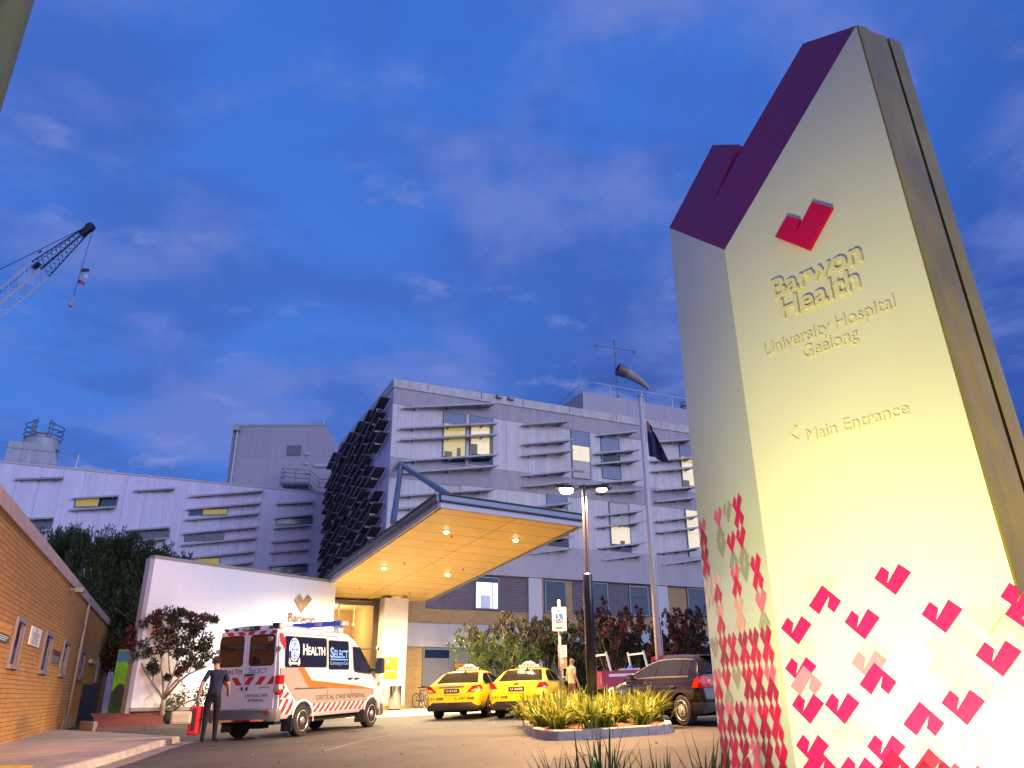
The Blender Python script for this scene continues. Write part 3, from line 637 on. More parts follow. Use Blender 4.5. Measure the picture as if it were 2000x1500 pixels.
# lobby
LF = Frame(PF.world(pu0-.15, .95, 0), 25)
LB = LF.thing('glass_lobby', 'tall glazed entrance lobby with warm interior between white wall and pillar', 'lobby')
lu0 = -3.6; lzt = hit(700, 1180, LF.o, LF.n).z
WARM = mat('warm_plaster', (.62, .46, .20), .8, var=.05)
mb = MB(); mb.box(lu0, .0, 5.0, 5.1, zg-.2, lzt+.6); mb.box(lu0-.1, lu0, 0, 5.0, zg-.2, lzt+.6); mb.box(.0, .1, .05, 5.0, zg-.2, lzt+.6); mb.box(lu0, 0, .1, 5.0, lzt+.1, lzt+.2)
mb.prism([(lu0+.3, 4.95, lzt-.2), (lu0+2.6, 4.95, lzt+.1), (lu0+1.2, 2.6, lzt+.1)], (0, 0, .05))
mb.build('interior', WARM, LB)
DKF = mat('dark_bronze_frame', (.10, .075, .045), .4, .4)
mb = MB(); mb.box(lu0, .05, -.06, .06, lzt-.05, lzt+.12); mb.box(-.12, .158, -.05, .05, zg-.1, lzt+.5); mb.box(lu0+1.7, lu0+1.78, -.05, .05, zg-.1, lzt-.05); mb.box(lu0, -.12, -.04, .04, zg+2.7, zg+2.78)
mb.build('door_frame', DKF, LB)
gl = mat('clear_door_glass', (.95, .95, .92), .02, trans=1.0, spec=.5); gl.node_tree.nodes['Principled BSDF'].inputs['IOR'].default_value = 1.12
mb = MB(); mb.box(lu0, -.12, .0, .012, zg-.1, zg+2.7); mb.build('glass_door', gl, LB)
mb = MB(); mb.box(lu0, -.12, .0, .012, zg+2.78, lzt-.05); mb.build('glass_pane', gl, LB)
mb = MB(); mb.lathe([(0, .16), (.04, .15)], (lu0+1.9, 1.6, lzt+.1), (0, 0, -1), 14); mb.build('ceiling_lamp', mat('lobby_lamp', (1, .9, .7), .3, emit=(1, .85, .5), estr=9), LB)
mb = MB(); mb.ball((-.55, 2.2, zg+4.05), .07); mb.tube([(-.55, 2.2, zg+4.1), (-.55, 2.2, lzt+.1)], .008, 5); mb.build('pendant_lamp', mat('amber_lamp', (1, .6, .2), .3, emit=(1, .5, .1), estr=6), LB, smooth=True)
# security camera on the door frame
a = PF.hit(722, 1266, -.0); sc0 = PF.world(pu0-.12, -.05, PF.hit(720, 1266)[1])
o = thing('security_camera', 'white dome security camera mounted beside the entrance doors', 'security camera', sc0, R(25))
mb = MB(); mb.ball((-.1, -.12, 0), .13); mb.build('housing', mat('white_plastic', (.75, .73, .68), .4), o, smooth=True)
mb = MB(); mb.ball((-.13, -.2, -.02), .075); mb.build('lens', GLASSD, o, smooth=True)
mb = MB(); mb.box(-.06, .0, -.06, .1, -.05, .05); mb.build('bracket', mat('white_plastic', 0), o)
# orange notice on the pillar
a = PF.hit(751, 1283); b = PF.hit(775.5, 1326)
o = thing('smoking_notice', 'orange no smoking notice on the cream entrance pillar', 'sign', PF.world(a[0], 0, b[1]), R(25))
w_, h_ = b[0]-a[0], a[1]-b[1]
YEL = mat('orange_sign_yellow', (.62, .27, .008), .5); SW = mat('sign_white', (.85, .83, .78), .45); SBL = mat('sign_black', (.02, .02, .022), .5); SBR = mat('sign_brown', (.16, .06, .01), .5)
mb = MB(); mb.box(0, w_, -.018, -.003, 0, h_)
def ring(mb, c, r0, r1, y, m, n=20):
    for i in range(n):
        a0, a1 = 2*math.pi*i/n, 2*math.pi*(i+1)/n
        mb.poly([(c[0]+r*math.cos(t), y, c[1]+r*math.sin(t)) for r, t in ((r0, a0), (r1, a0), (r1, a1), (r0, a1))], m)
c_ = (w_*.28, h_*.78); ring(mb, c_, 0.001, .085, -.020, 1); ring(mb, c_, .05, .065, -.022, 2)
mb.pbox((c_[0]-.05, -.023, c_[1]+.035), (.1, 0, -.07), (0, .001, 0), (.012, 0, .014), 2)
mb.text('NO', (w_*.10, -.021, h_*.55), (1, 0, 0), (0, 0, 1), .10, 2, .01, align=.5); mb.text('SMOKING', (w_*.10, -.021, h_*.44), (1, 0, 0), (0, 0, 1), .095, 2, .01, align=.5)
mb.box(w_*.1, w_*.85, -.021, -.019, h_*.34, h_*.38, 1)
for k in range(4): mb.box(w_*.1, w_*(.75-.08*k), -.021, -.019, h_*(.27-.05*k), h_*(.285-.05*k), 3)
mb.build('sign_panel', [YEL, SW, SBR, mat('sign_orange', (.55, .25, .02), .5)], o)
# steel bin
bp = ground_at(767, 1384); bq = PF.loc(bp)
o = thing('litter_bin', 'polished steel cylinder bin standing against the pillar', 'bin', PF.world(PF.hit(767, 1370)[0], -.35, zg), R(25))
mb = MB(); mb.lathe([(.06, .27), (.10, .29), (1.05, .29), (1.06, .25), (.99, .24)], (0, 0, 0), (0, 0, 1), 24); mb.build('body', mat('polished_steel', (.62, .58, .54), .18, 1.0), o, autosmooth=40)
mb = MB(); mb.lathe([(0, .26), (.065, .26)], (0, 0, 0), (0, 0, 1), 20); mb.build('base', SBL, o)

# ------------------------------------------------------------------ white feature wall
L0 = Vector((-12.8, 29.7, 0)); FWa = math.degrees(math.atan2(A0.y-L0.y, A0.x-L0.x))
FW = Frame(L0, FWa)
ztw = FW.hit(480, 1115)[1]; ue = FW.hit(652, 1200)[0]; u00 = FW.hit(280, 1230)[0]
WW = FW.thing('feature_wall', 'tall smooth white wall carrying a metal heart emblem left of the entrance', 'wall')
WHT = panel_mat('white_wall_sheet', (.80, .79, .80), 3.9, 6.2, .006, seam=.75, var=.04, rough=.32, streak=True, ox=-1.6, oy=2.0)
mb = MB(); mb.box(u00, ue, 0, .32, .66, ztw); mb.build('panel', WHT, WW)
mb = MB(); mb.box(u00-.04, ue+.03, -.03, .36, ztw, ztw+.12); mb.build('coping', mat('grey_coping', (.30, .27, .25), .6, .2), WW)
mb = MB(); mb.box(u00-.16, u00, .02, .32, .5, ztw); mb.build('end_cap', mat('grey_end_cap', (.33, .32, .36), .5), WW)
mb = MB(); mb.box(u00, ue, .05, .27, .1, .66); mb.build('shaded_gap', mat('gap_shade', (.035, .03, .035), .8), WW)  # near-black box painting the shade in the gap under the wall
mb = MB(); mb.box(u00, ue, -.035, 0, .56, .68); mb.build('bottom_trim', mat('grey_coping', 0), WW)
# emblem of two folded squares
e = [FW.hit(*p) for p in [(574, 1172), (585, 1161), (592, 1174), (600, 1162), (608, 1171), (587, 1197)]]
GOLDM = mat('brushed_bronze', (.36, .26, .17), .35, .55, var=.08)
mb = MB(); mb.prism([(u, -.05, z) for u, z in (e[0], e[1], e[2], e[5])], (0, .045, 0)); mb.prism([(u, -.06, z) for u, z in (e[2], e[3], e[4], e[5])], (0, .055, 0)); mb.build('emblem', GOLDM, WW)
a = FW.hit(561, 1218); b = FW.hit(613, 1218)
mb = MB(); mb.text('Barwon', ((a[0]+b[0])/2, -.04, b[1]), (1, 0, 0), (0, 0, 1), .52, 0, .018, width=b[0]-a[0]); mb.text('Health', ((a[0]+b[0])/2, -.04, b[1]-.62), (1, 0, 0), (0, 0, 1), .52, 0, .018, width=(b[0]-a[0])*.92)
mb.build('lettering', mat('bronze_lettering', (.16, .10, .07), .5, .1), WW)

# ------------------------------------------------------------------ brick building at the left
BF = Frame((-10.8, 17, 0), 112.4)
zc = 4.36
BB = BF.thing('brick_building', 'single storey ochre block building with narrow windows along the footpath', 'building')
mb = MB(); mb.box(-13, 28.4, 0, 9, -.6, zc); mb.box(28.4, 33.5, .15, 9, -.6, 3.35); mb.build('wall', BRL, BB)
mb = MB(); mb.box(-13, 28.5, -.07, .5, zc, zc+.30); mb.build('coping', mat('pink_coping', (.46, .35, .32), .65, var=.12), BB)
mb = MB(); mb.box(-13, 28.4, .5, 9, zc-.01, zc+.06); mb.build('roof', ROOFM, BB)
c7 = lambda x, y: (x/4.6875, 1180+y/4.6875)
JAMB = mat('mauve_window_frame', (.22, .185, .20), .55, .1)
GLS = mat('tinted_window', (.03, .03, .045), .08, coat=.5)
for tl, bre in [((172, 118), (205, 560)), ((424, 262), (447, 628)), ((590, 360), (604, 668)), ((738, 462), (752, 712)), ((888, 548), (892, 748))]:
    pass
def slot_window(cx, w, z0, z1, lab=None):
    mb = MB(); f = .075
    mb.box(cx-w/2-f, cx+w/2+f, -.05, .0, z1, z1+f+.03); mb.box(cx-w/2-f, cx+w/2+f, -.09, .0, z0-f-.02, z0); mb.box(cx-w/2-f, cx-w/2, -.05, 0, z0, z1); mb.box(cx+w/2, cx+w/2+f, -.05, 0, z0, z1)
    w_ = mb.build('window', JAMB, BB)
    if lab: w_['label'] = lab
    p = MB(); p.box(cx-w/2, cx+w/2, -.02, -.004, z0, z1); p.build('pane', GLS, w_)
    p = MB(); p.box(cx+w*.14, cx+w*.20, -.035, -.018, z0, z1); p.build('mullion', JAMB, w_)
wz1 = BF.hit(40, 1216)[1]; wz0 = BF.hit(21, 1298)[1]
for l, r, y in [(23, 41.5, 1252), (80, 97, 1276), (117, 130, 1290), (152, 162, 1306), (184, 191.5, 1318)]:
    a = BF.hit(l, y)[0]; b = BF.hit(r, y)[0]; slot_window((a+b)/2, min(b-a, 1.5)*.86, wz0, wz1)
def wall_sign(name, lab, tl, bre, paint):
    a = BF.hit(*tl); b = BF.hit(*bre); zz = sorted((a[1], b[1])); u = sorted((a[0], b[0]))
    o = thing(name, lab, 'sign', BF.world(u[0], 0, zz[0]), BF.a); w, h = u[1]-u[0], zz[1]-zz[0]
    paint(o, w, h); return o
def pa(o, w, h):
    mb = MB(); mb.box(0, w, -.025, -.002, h*.48, h); mb.text('NO', (w*.5, -.027, h*.82), (1, 0, 0), (0, 0, 1), h*.10, 1, .01); mb.text('SMOKING', (w*.5, -.027, h*.66), (1, 0, 0), (0, 0, 1), h*.10, 1, .01, width=w*.8); mb.build('upper_panel', [YEL, SBR], o)
    mb = MB(); mb.box(0, w, -.025, -.002, 0, h*.47)
    for k in range(3): mb.box(w*.1, w*(.9-.1*k), -.027, -.024, h*(.32-.1*k), h*(.36-.1*k), 1)
    mb.build('lower_panel', [SBL, SW], o)
wall_sign('wall_notice', 'yellow over black notice beside the first brick building window', (-4, 1212), (14, 1258), pa)
def pb(o, w, h):
    mb = MB(); mb.box(0, w, -.025, -.002, 0, h); ring(mb, (w*.5, h*.85), .06, .09, -.027, 1); mb.box(w*.46, w*.54, -.028, -.026, h*.8, h*.9, 2)
    for k in range(6): mb.box(w*.2, w*.8, -.027, -.024, h*(.66-.11*k), h*(.70-.11*k), 2)
    mb.build('sign_panel', [SW, mat('sign_red', (.5, .02, .03), .5), SBL], o)
wall_sign('parking_notice', 'tall narrow white notice between two brick building windows', (71.5, 1216), (65.0, 1268), pb) if False else wall_sign('parking_notice', 'tall narrow white notice between two brick building windows', (62, 1222), (73.5, 1265), pb)
def pc(o, w, h):
    mb = MB(); mb.box(0, w, -.03, -.002, h*.6, h, 0); mb.box(0, w, -.03, -.002, 0, h*.59, 1); mb.text('FIRE', (w*.5, -.033, h*.74), (1, 0, 0), (0, 0, 1), h*.14, 2, width=w*.7) if False else None
    mb.build('sign_panel', [mat('plaque_maroon', (.10, .02, .03), .5), mat('plaque_grey', (.15, .14, .13), .5)], o)
wall_sign('wall_plaque', 'small maroon and grey plaque between the brick building windows', (103.5, 1268), (112.5, 1298), pc)
def pd(o, w, h):
    mb = MB(); mb.box(0, w, -.12, -.002, 0, h); mb.build('box', mat('pale_meter_box', (.40, .38, .42), .5), o)
wall_sign('meter_box', 'small pale box high on the shaded end of the brick wall', (174, 1287), (180, 1298), pd)
mb = MB(); u = BF.hit(147, 1300)[0]; mb.tube([(u, -.06, -.05), (u, -.06, zc)], .055, 8); mb.build('downpipe', mat('pale_downpipe', (.36, .28, .22), .6), BB, smooth=True)
o = thing('wall_floodlight', 'small dark floodlight fixed under the brick building coping', 'light', BF.world(BF.hit(137, 1148)[0], 0, zc-.12), BF.a)
mb = MB(); mb.box(-.16, .16, -.42, -.16, -.10, .06); mb.build('housing', FRAMEM, o, bevel=.01)
mb = MB(); mb.box(-.04, .04, -.17, 0, -.03, .03); mb.build('bracket', FRAMEM, o)
# render block and dark doorway low on the far part
mb = MB(); a = BF.hit(125, 1400)[0]; b = BF.hit(140, 1400)[0]; mb.box(a, b, -.015, 0, -.5, BF.hit(130, 1398)[1]); mb.build('render_patch', mat('pink_render', (.36, .27, .24), .8, var=.15), BB)
a = BF.hit(152, 1390)[0]; b = BF.hit(182, 1390)[0]; mb = MB(); mb.box(a, b, -.012, 0, -.5, BF.hit(165, 1335)[1]); mb.build('door', mat('dark_door', (.02, .022, .035), .5), BB)
# green mural beyond the corridor
MF = Frame(at_y(234, 1380, 38), 20); MF.o.z = 0
a = MF.hit(208, 1268); b = MF.hit(262, 1400)
MU = MF.thing('mural_panel', 'bright green painted panel glimpsed between brick building and white wall', 'panel')
mb = MB(); m0 = MF.hit(221, 1330)[0]; a = (m0, a[1]); mb.box(m0, b[0], 0, .08, b[1], a[1], 0); mb.box(m0, b[0], -.006, 0, a[1]-.55, a[1]-.05, 1)
mb.box(m0, b[0], -.006, 0, b[1], b[1]+1.1, 2)
mb.build('panel', [mat('mural_green', (.20, .58, .02), .6, var=.3, vscale=1.4), mat('mural_blue', (.05, .22, .32), .6), mat('mural_grass', (.05, .16, .02), .8, var=.6, vscale=6)], MU)
mb = MB()
for cx, cz, r in ((.62, .36, .34), (.30, .30, .40), (.8, .62, .3)):
    cu = a[0]+(b[0]-a[0])*cx; cz_ = b[1]+(a[1]-b[1])*cz
    for i in range(10):
        t0, t1 = 2*math.pi*i/10, 2*math.pi*(i+1)/10; mb.poly([(cu, -.012, cz_), (cu+r*math.cos(t0)*.7, -.012, cz_+r*math.sin(t0)*1.4), (cu+r*math.cos(t1)*.7, -.012, cz_+r*math.sin(t1)*1.4)])
mb.build('dark_motif', mat('mural_dark', (.03, .05, .03), .6), MU)
p0 = at_y(240, 1385, 35); o = thing('fence_post', 'thin pale steel post in front of the green mural', 'post', (p0.x, p0.y, gz(p0.x, p0.y)))
mb = MB(); mb.tube([(0, 0, 0), (0, 0, 3.3)], .045, 8); mb.build('post', mat('yellowish_steel', (.45, .45, .2), .4, .4), o, smooth=True)
mb = MB(); mb.lathe([(0, .06), (.03, .06), (.05, .03)], (0, 0, 3.3), (0, 0, 1), 10); mb.build('cap', STEEL, o)
# ------------------------------------------------------------------ pylon sign
AP = CAM_O + ray(1672, 50)*(5.4/ray(1672, 50).to_2d().length)
Y = Frame((AP.x, AP.y, 0), -52)
def yh(px, py): return Y.hit(px, py)
uC, zC = yh(1415, 488); uCb = yh(1555, 1500)[0]; uR1, zR1 = yh(1992, 1180)
kR = uR1/(AP.z-zR1); zb0 = -.05; uRb = kR*(AP.z-zb0); uCb2 = uCb+(uCb-uC)*(.6)/(zC-.6)
PY = Y.thing('pylon_sign', 'tall cream hospital pylon sign with purple chamfered top and red heart pattern', 'sign')
Cw = Y.world(uC, 0, zC); Cbw = Y.world(uCb2, 0, zb0)
SDa = math.atan2(*(lambda d: (d.y, d.x))(V(math.cos(R(95)), math.sin(R(95)))))
n95 = V(-math.sin(R(95)), math.cos(R(95)), 0)
Lt = hit(1307, 445, Y.world((uC+uCb2)/2, 0, 0), n95); Lbw = hit(1410, 1500, Y.world(uCb2, 0, 0), n95); Lbw = Lt+(Lbw-Lt)*((Lt.z-zb0)/(Lt.z-Lbw.z))
RFa = 38
n38 = V(-math.sin(R(38)), math.cos(R(38)), 0)
R2t = hit(1759, 82, AP, n38); R2m = hit(1999, 854, AP+V(.05, -.07, 0), n38); R2b = R2t+(R2m-R2t)*((R2t.z-zb0)/(R2t.z-R2m.z))
Rb = Y.world(uRb, 0, zb0)
pn = (Cw-AP).cross(Lt-AP).normalized()
onp = lambda x, y: hit(x, y, AP, pn)
Q1, Q2, Q3, Q4, Q5 = [onp(*q) for q in [(1568, 85), (1453, 282), (1389, 402), (1392, 283), (1443, 282)]]
PL = lambda P: Y.loc(P)
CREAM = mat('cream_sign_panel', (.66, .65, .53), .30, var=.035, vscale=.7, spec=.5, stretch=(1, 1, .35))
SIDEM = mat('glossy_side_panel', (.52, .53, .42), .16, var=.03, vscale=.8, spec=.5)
RED = mat('crimson_acrylic', (.56, .003, .070), .3, spec=.2)
PINK = mat('pink_acrylic', (.70, .10, .20), .22); DRED = mat('deep_crimson', (.36, .002, .055), .3, spec=.2)
FAINT = mat('faint_pink_print', (.72, .50, .44), .3); GHOST = mat('pale_yellow_print', (.64, .61, .42), .3); OLIVE = mat('olive_ghost_print', (.30, .30, .19), .25)
SALM = mat('salmon_print', (.72, .34, .24), .25)
PURP = mat('purple_top', (.20, .006, .095), .5, var=.08, vscale=1.5, spec=.25)
OLV = mat('bronze_return', (.19, .145, .008), .14, .0, var=.25, vscale=1.1, spec=.35)
# recessed front panel
def text_solid(st, u0, u1, z, size, depth, bold=0.0, space=1.0, y0=-.02):
    vs, fs, w = text_geo(st, bold, space, 4); s = (u1-u0)/w; cx = (u0+u1)/2
    me = bpy.data.meshes.new('cut'); bm = bmesh.new()
    bv = [bm.verts.new((cx+v.x*s, y0, z+v.y*size)) for v in vs]
    for f in fs:
        try: bm.faces.new([bv[i] for i in f])
        except ValueError: pass
    bmesh.ops.remove_doubles(bm, verts=bm.verts, dist=1e-5)
    r = bmesh.ops.extrude_face_region(bm, geom=bm.faces[:]); bmesh.ops.translate(bm, vec=(0, depth-y0, 0), verts=[x for x in r['geom'] if isinstance(x, bmesh.types.BMVert)])
    bmesh.ops.recalc_face_normals(bm, faces=bm.faces); bm.to_mesh(me); bm.free(); return me
rows = [('Barwon', (1513, 584), (1688, 511), .235, .026, .016), ('Health', (1530, 626), (1683, 560), .235, .026, .016),
        ('University Hospital', (1496, 698), (1750, 598), .150, .011, .0), ('Geelong', (1571, 702), (1678, 662), .150, .011, .0), ('Main Entrance', (1577, 862), (1777, 808), .128, .009, .0)]
LETG = mat('pale_gold_letter', (.66, .62, .42), .35, spec=.4)
for st, a, b, size, dep, bold in rows:
    ua, za = yh(*a); ub, zb_ = yh(*b)
    me = text_solid(st, ua, ub, (za+zb_)/2, size, -.001, bold, y0=-dep); me.name = 'lettering'; me.materials.append(LETG)
    o = bpy.data.objects.new('lettering', me); COL.objects.link(o); o.parent = PY
lh = [(-.265, .257), (-.134, .390), (-.032, .300), (-.086, .194), (.094, .396), (.242, .261), (0, 0)]
lu, lz = yh(1584, 491)
au, az = yh(1542, 864)
mb = MB(); mb.prism([(au, -.009, az+.05), (au+.065, -.009, az+.115), (au+.085, -.009, az+.10), (au+.035, -.009, az+.05), (au+.085, -.009, az), (au+.065, -.009, az-.015)], (0, .008, 0)); mb.build('arrow', LETG, PY)
zA = AP.z
mb = MB(); mb.prism([(uC, 0, zC), (uCb2, 0, zb0), (uRb, 0, zb0), (0, 0, zA)], (0, .06, 0))
fp_ = mb.build('front_panel', [CREAM, mat('overlit_red_print', (.60, .012, .115), .3, spec=.2), mat('rose_pink_print', (.70, .16, .26), .3, spec=.2), DRED, FAINT, GHOST], PY)  # front hearts' red is paled, overexposure put into the colour
heart = [(-.123, .119), (-.058, .19), (-.014, .147), (-.042, .078), (.054, .192), (.125, .129), (0, 0)]
hb = MB()
def put(mbh, cx, cz, d, m, s=1.0, off=.003, ysign=-1, lim=None):
    pts = [((cx+x*s*d), (cz+z*s*d)) for x, z in heart]
    if lim and (min(p[0] for p in pts) < lim[0] or max(p[0] for p in pts) > lim[1]): return
    mbh.poly([(u, ysign*off, z) for u, z in pts], m)
c8 = lambda x, y: yh(1300+x/2.5, 900+y/2.5)
FRONT = [((1125, 657), 1, 1), ((650, 900), 1, 1), ((975, 875), 1, 1), ((1370, 843), 1, 1), ((1650, 1055), 1, 1), ((708, 1287), 1, 1), ((877, 1288), 1, 1), ((1475, 1292), 1, 1),
    ((765, 607), -1, 1), ((1240, 1175), -1, 1), ((1285, 1402), -1, 3), ((672, 1103), 1, 1), ((675, 1000), -1, 2), ((1010, 1082), 1, 2), ((1020, 985), -1, 1), ((730, 1492), 1, 1), ((740, 1398), -1, 1), ((1095, 1505), 1, 1), ((1105, 1410), -1, 3),
    ((1510, 1505), 1, 4), ((1385, 1000), 1, 4), ((1410, 940), -1, 4), ((1775, 760), 1, 1), ((1800, 850), 1, 1), ((960, 1610), 1, 1), ((1340, 1640), 1, 3), ((1640, 1610), -1, 1), ((860, 1560), -1, 3), ((1500, 1660), 1, 1), ((800, 1690), 1, 1), ((1200, 1700), -1, 1)]
GH = [((775, 692), 1), ((650, 838), -1), ((985, 848), -1), ((885, 1228), -1), ((1590, 850), 1), ((1650, 740), -1), ((1420, 790), -1), ((1400, 1120), 1), ((1480, 1000), -1), ((1270, 1300), -1)]
for p, d in GH: u, z = c8(*p); put(hb, u, z, d, 5, off=.0022)
for k, (p, d, m) in enumerate(FRONT): u, z = c8(*p); put(hb, u, z, d, m, off=.003+.0006*(k % 5))
# the pattern is printed on the panel: same mesh
for i, f in enumerate(hb.f): pass
me = fp_.data; bm = bmesh.new(); bm.from_mesh(me); vv = [bm.verts.new(v) for v in hb.v]
for f, m in zip(hb.f, hb.m):
    q = bm.faces.new([vv[i] for i in f]); q.material_index = m
bm.to_mesh(me); bm.free()
mb = MB(); mb.prism([(lu+x, -.035, lz+z) for x, z in lh], (0, .034, 0)); lbl(mb.build('heart_emblem', RED, PY, bevel=.003), 'raised crimson heart emblem above the lettering')
# side panel
SF = Frame((Lbw.x, Lbw.y, 0), math.degrees(math.atan2(Cbw.y-Lbw.y, Cbw.x-Lbw.x)))
sw = (Cbw-Lbw).to_2d().length
sn_ = (Cw-Lt).cross(Lbw-Lt).normalized(); sn_ = sn_ if sn_.dot(CAM_O-Lt) > 0 else -sn_
def sp_at(u, off, z):
    a = lerp(Lbw, Lt, (z-zb0)/(Lt.z-zb0)); b = lerp(Cbw, Cw, (z-zb0)/(Cw.z-zb0)); a = V(a.x, a.y, z); b = V(b.x, b.y, z)
    return PL(lerp(a, b, u/sw)+sn_*(off+.002))
inv = lambda P: PL(P)
mb = MB(); mb.prism([PL(q) for q in (Lt, Lbw, Cbw+(Lbw-Cbw).normalized()*.004, Cw+(Lt-Cw).normalized()*.004)], PL(Cbw+V(math.cos(SF.a+math.pi/2), math.sin(SF.a+math.pi/2), 0)*.05)-PL(Cbw))
for r in range(13):
    z = .02+.262*r
    for c in range(6):
        u = .125+c*.238
        if u > sw-.12: continue
        p = 1.0 if z < 1.55 else (.62 if z < 1.9 else (.45 if z < 2.25 else (.22 if z < 2.62 else 0)))
        if rng.random() > p: 
            if rng.random() < .22 and z < 2.5: q = [(u+x*.92, z+zz) for x, zz in heart]; mb.poly([sp_at(a, .0024, b) for a, b in q], 3)
            continue
        k = rng.random(); col = rng.choice([1, 1, 1, 1, 2, 5]); 
        if z > 1.55 and z < 1.9: col = rng.choice([1, 2, 2, 4, 6])  # pinker hearts in this band paint a reflection on the glossy panel
        ju = rng.uniform(-.01, .01)
        if k < .62 or z < 1.4 and k < .8:
            mb.poly([sp_at(u+ju+x*.92, .003, z+zz) for x, zz in heart], col); mb.poly([sp_at(u+ju-x*.92, .0036, z+.10-zz) for x, zz in heart], rng.choice([1, col, 5]))
        elif k < .9: mb.poly([sp_at(u+ju+x*.92, .003, z+zz) for x, zz in heart], col); mb.poly([sp_at(u+ju-x*.92, .0026, z+.05-zz) for x, zz in heart], 3)
        else: mb.poly([sp_at(u+ju+x*.92, .003, z+zz) for x, zz in heart], 3)
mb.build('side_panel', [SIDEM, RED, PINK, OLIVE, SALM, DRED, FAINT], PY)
# bronze return: inner strip, slot, outer strip
d38 = V(math.cos(R(38)), math.sin(R(38)), 0)
Rt = AP
mb = MB()
for s0, s1, off in ((0.005, .22, .012), (.22, .645, 0), (.715, 1, 0)):
    q = [lerp(Rt, R2t, s0), lerp(Rt, R2t, s1), lerp(Rb, R2b, s1), lerp(Rb, R2b, s0)]
    ext = n38*(.05+off); mb.prism([PL(x-n38*off) for x in q], PL(q[0]+ext)-PL(q[0]))
mb.build('return_panel', OLV, PY)
mb = MB(); q = [lerp(Rt, R2t, .64), lerp(Rt, R2t, .72), lerp(Rb, R2b, .72), lerp(Rb, R2b, .64)]
mb.prism([PL(x+n38*.03) for x in q], PL(q[0]+n38*.02)-PL(q[0])); mb.build('shadow_slot', SBL, PY)
# purple chamfered top plate and the closed core behind it
mb = MB(); ext = PL(AP-pn*.05*(1 if pn.dot(CAM_O-AP) > 0 else -1))-PL(AP)
mb.prism([PL(x) for x in (AP, Cw, Lt, Q4, Q5, Q3, Q2, Q1)], ext)
mb.build('top_plate', PURP, PY)
print('PYLON', AP, Cw, Lt, Q1, Q2, Q3, Q4, R2t, R2b, Lbw)
sg = (1 if pn.dot(CAM_O-AP) > 0 else -1)
bot = lambda P: V(P.x, P.y, zb0)
core_t = [AP, Cw, Lt, Q4, Q2, Q1, R2t]
core_t = [PL(P-pn*sg*.06) for P in core_t]
mb = MB(); cen = sum((V(p.x, p.y, 0) for p in core_t), V(0, 0, 0))/len(core_t)
sh = [V(cen.x+(p.x-cen.x)*.93, cen.y+(p.y-cen.y)*.93, p.z-.03) for p in core_t]
n_ = len(sh); mb.mesh(sh+[V(p.x, p.y, zb0) for p in sh], [tuple(range(n_))]+[(i, (i+1) % n_, n_+(i+1) % n_, n_+i) for i in range(n_)])
mb.build('core', mat('dark_purple_core', (.05, .012, .06), .5), PY)

# ------------------------------------------------------------------ sky
w = bpy.data.worlds.new('World'); sc.world = w; w.use_nodes = True; t = NT(w); bg = t.n['Background']
tc = t.new('ShaderNodeTexCoord'); sp = t.new('ShaderNodeSeparateXYZ'); t.link(tc.outputs['Generated'], sp.inputs[0])
def math_(op, a, b=None, clamp=False):
    x = t.new('ShaderNodeMath', operation=op); x.use_clamp = clamp
    for i, q in enumerate((a, b)):
        if q is None: continue
        if isinstance(q, (int, float)): x.inputs[i].default_value = q
        else: t.link(q, x.inputs[i])
    return x.outputs[0]
def mrange(v, a, b, c, d, smooth=True):
    x = t.new('ShaderNodeMapRange'); x.interpolation_type = 'SMOOTHSTEP' if smooth else 'LINEAR'
    for i, q in enumerate((a, b, c, d)): x.inputs[i+1].default_value = q
    t.link(v, x.inputs[0]); return x.outputs[0]
def mixc(f, a, b, bt='MIX'):
    x = t.new('ShaderNodeMix', data_type='RGBA', blend_type=bt)
    for nme, q in (('Factor', f), ('A', a), ('B', b)):
        if isinstance(q, (int, float)): x.inputs[nme].default_value = q
        elif isinstance(q, tuple): x.inputs[nme].default_value = q
        else: t.link(q, x.inputs[nme])
    return x.outputs['Result']
dz = math_('MAXIMUM', sp.outputs['Z'], 0.0); den = math_('ADD', dz, .16)
cb = t.new('ShaderNodeCombineXYZ'); t.link(math_('DIVIDE', sp.outputs['X'], den), cb.inputs[0]); t.link(math_('DIVIDE', sp.outputs['Y'], den), cb.inputs[1])
def noise_(scale, det, rough, loc=(0, 0, 0), stretch=(1, 1, 1), dist=0):
    mp = t.new('ShaderNodeMapping'); mp.inputs['Location'].default_value = loc; mp.inputs['Scale'].default_value = stretch; t.link(cb.outputs[0], mp.inputs[0])
    n = t.new('ShaderNodeTexNoise'); n.inputs['Scale'].default_value = scale; n.inputs['Detail'].default_value = det; n.inputs['Roughness'].default_value = rough; n.inputs['Distortion'].default_value = dist
    t.link(mp.outputs[0], n.inputs['Vector']); return n.outputs['Fac']
base = mixc(mrange(sp.outputs['Z'], 0.05, .95, 0, 1), (.076, .215, .72, 1), (.044, .165, .67, 1))
rightness = mrange(sp.outputs['X'], -.55, .75, 0, 1)
mass = noise_(.55, 5, .55, (3.1, .7, 0), dist=.4)
massf = math_('MULTIPLY', mrange(mass, .42, .68, 0, 1), mrange(rightness, 0, 1, .45, 1))
col = mixc(massf, base, (.040, .085, .40, 1))
lowright = math_('MULTIPLY', mrange(sp.outputs['Z'], .70, .30, 0, 1), mrange(sp.outputs['X'], -.22, .25, 0, 1))
col = mixc(math_('MULTIPLY', lowright, .85), col, (.030, .075, .34, 1))
rt = mrange(sp.outputs['X'], .25, .62, 0, .6)
col = mixc(rt, col, (.022, .095, .44, 1))
mot = noise_(2.6, 7, .6, (5.1, 9.2, 0), (1, 1.1, 1), dist=.25)
col = mixc(math_('MULTIPLY', mrange(mot, .40, .62, 0, 1), .50), col, (.052, .115, .46, 1))
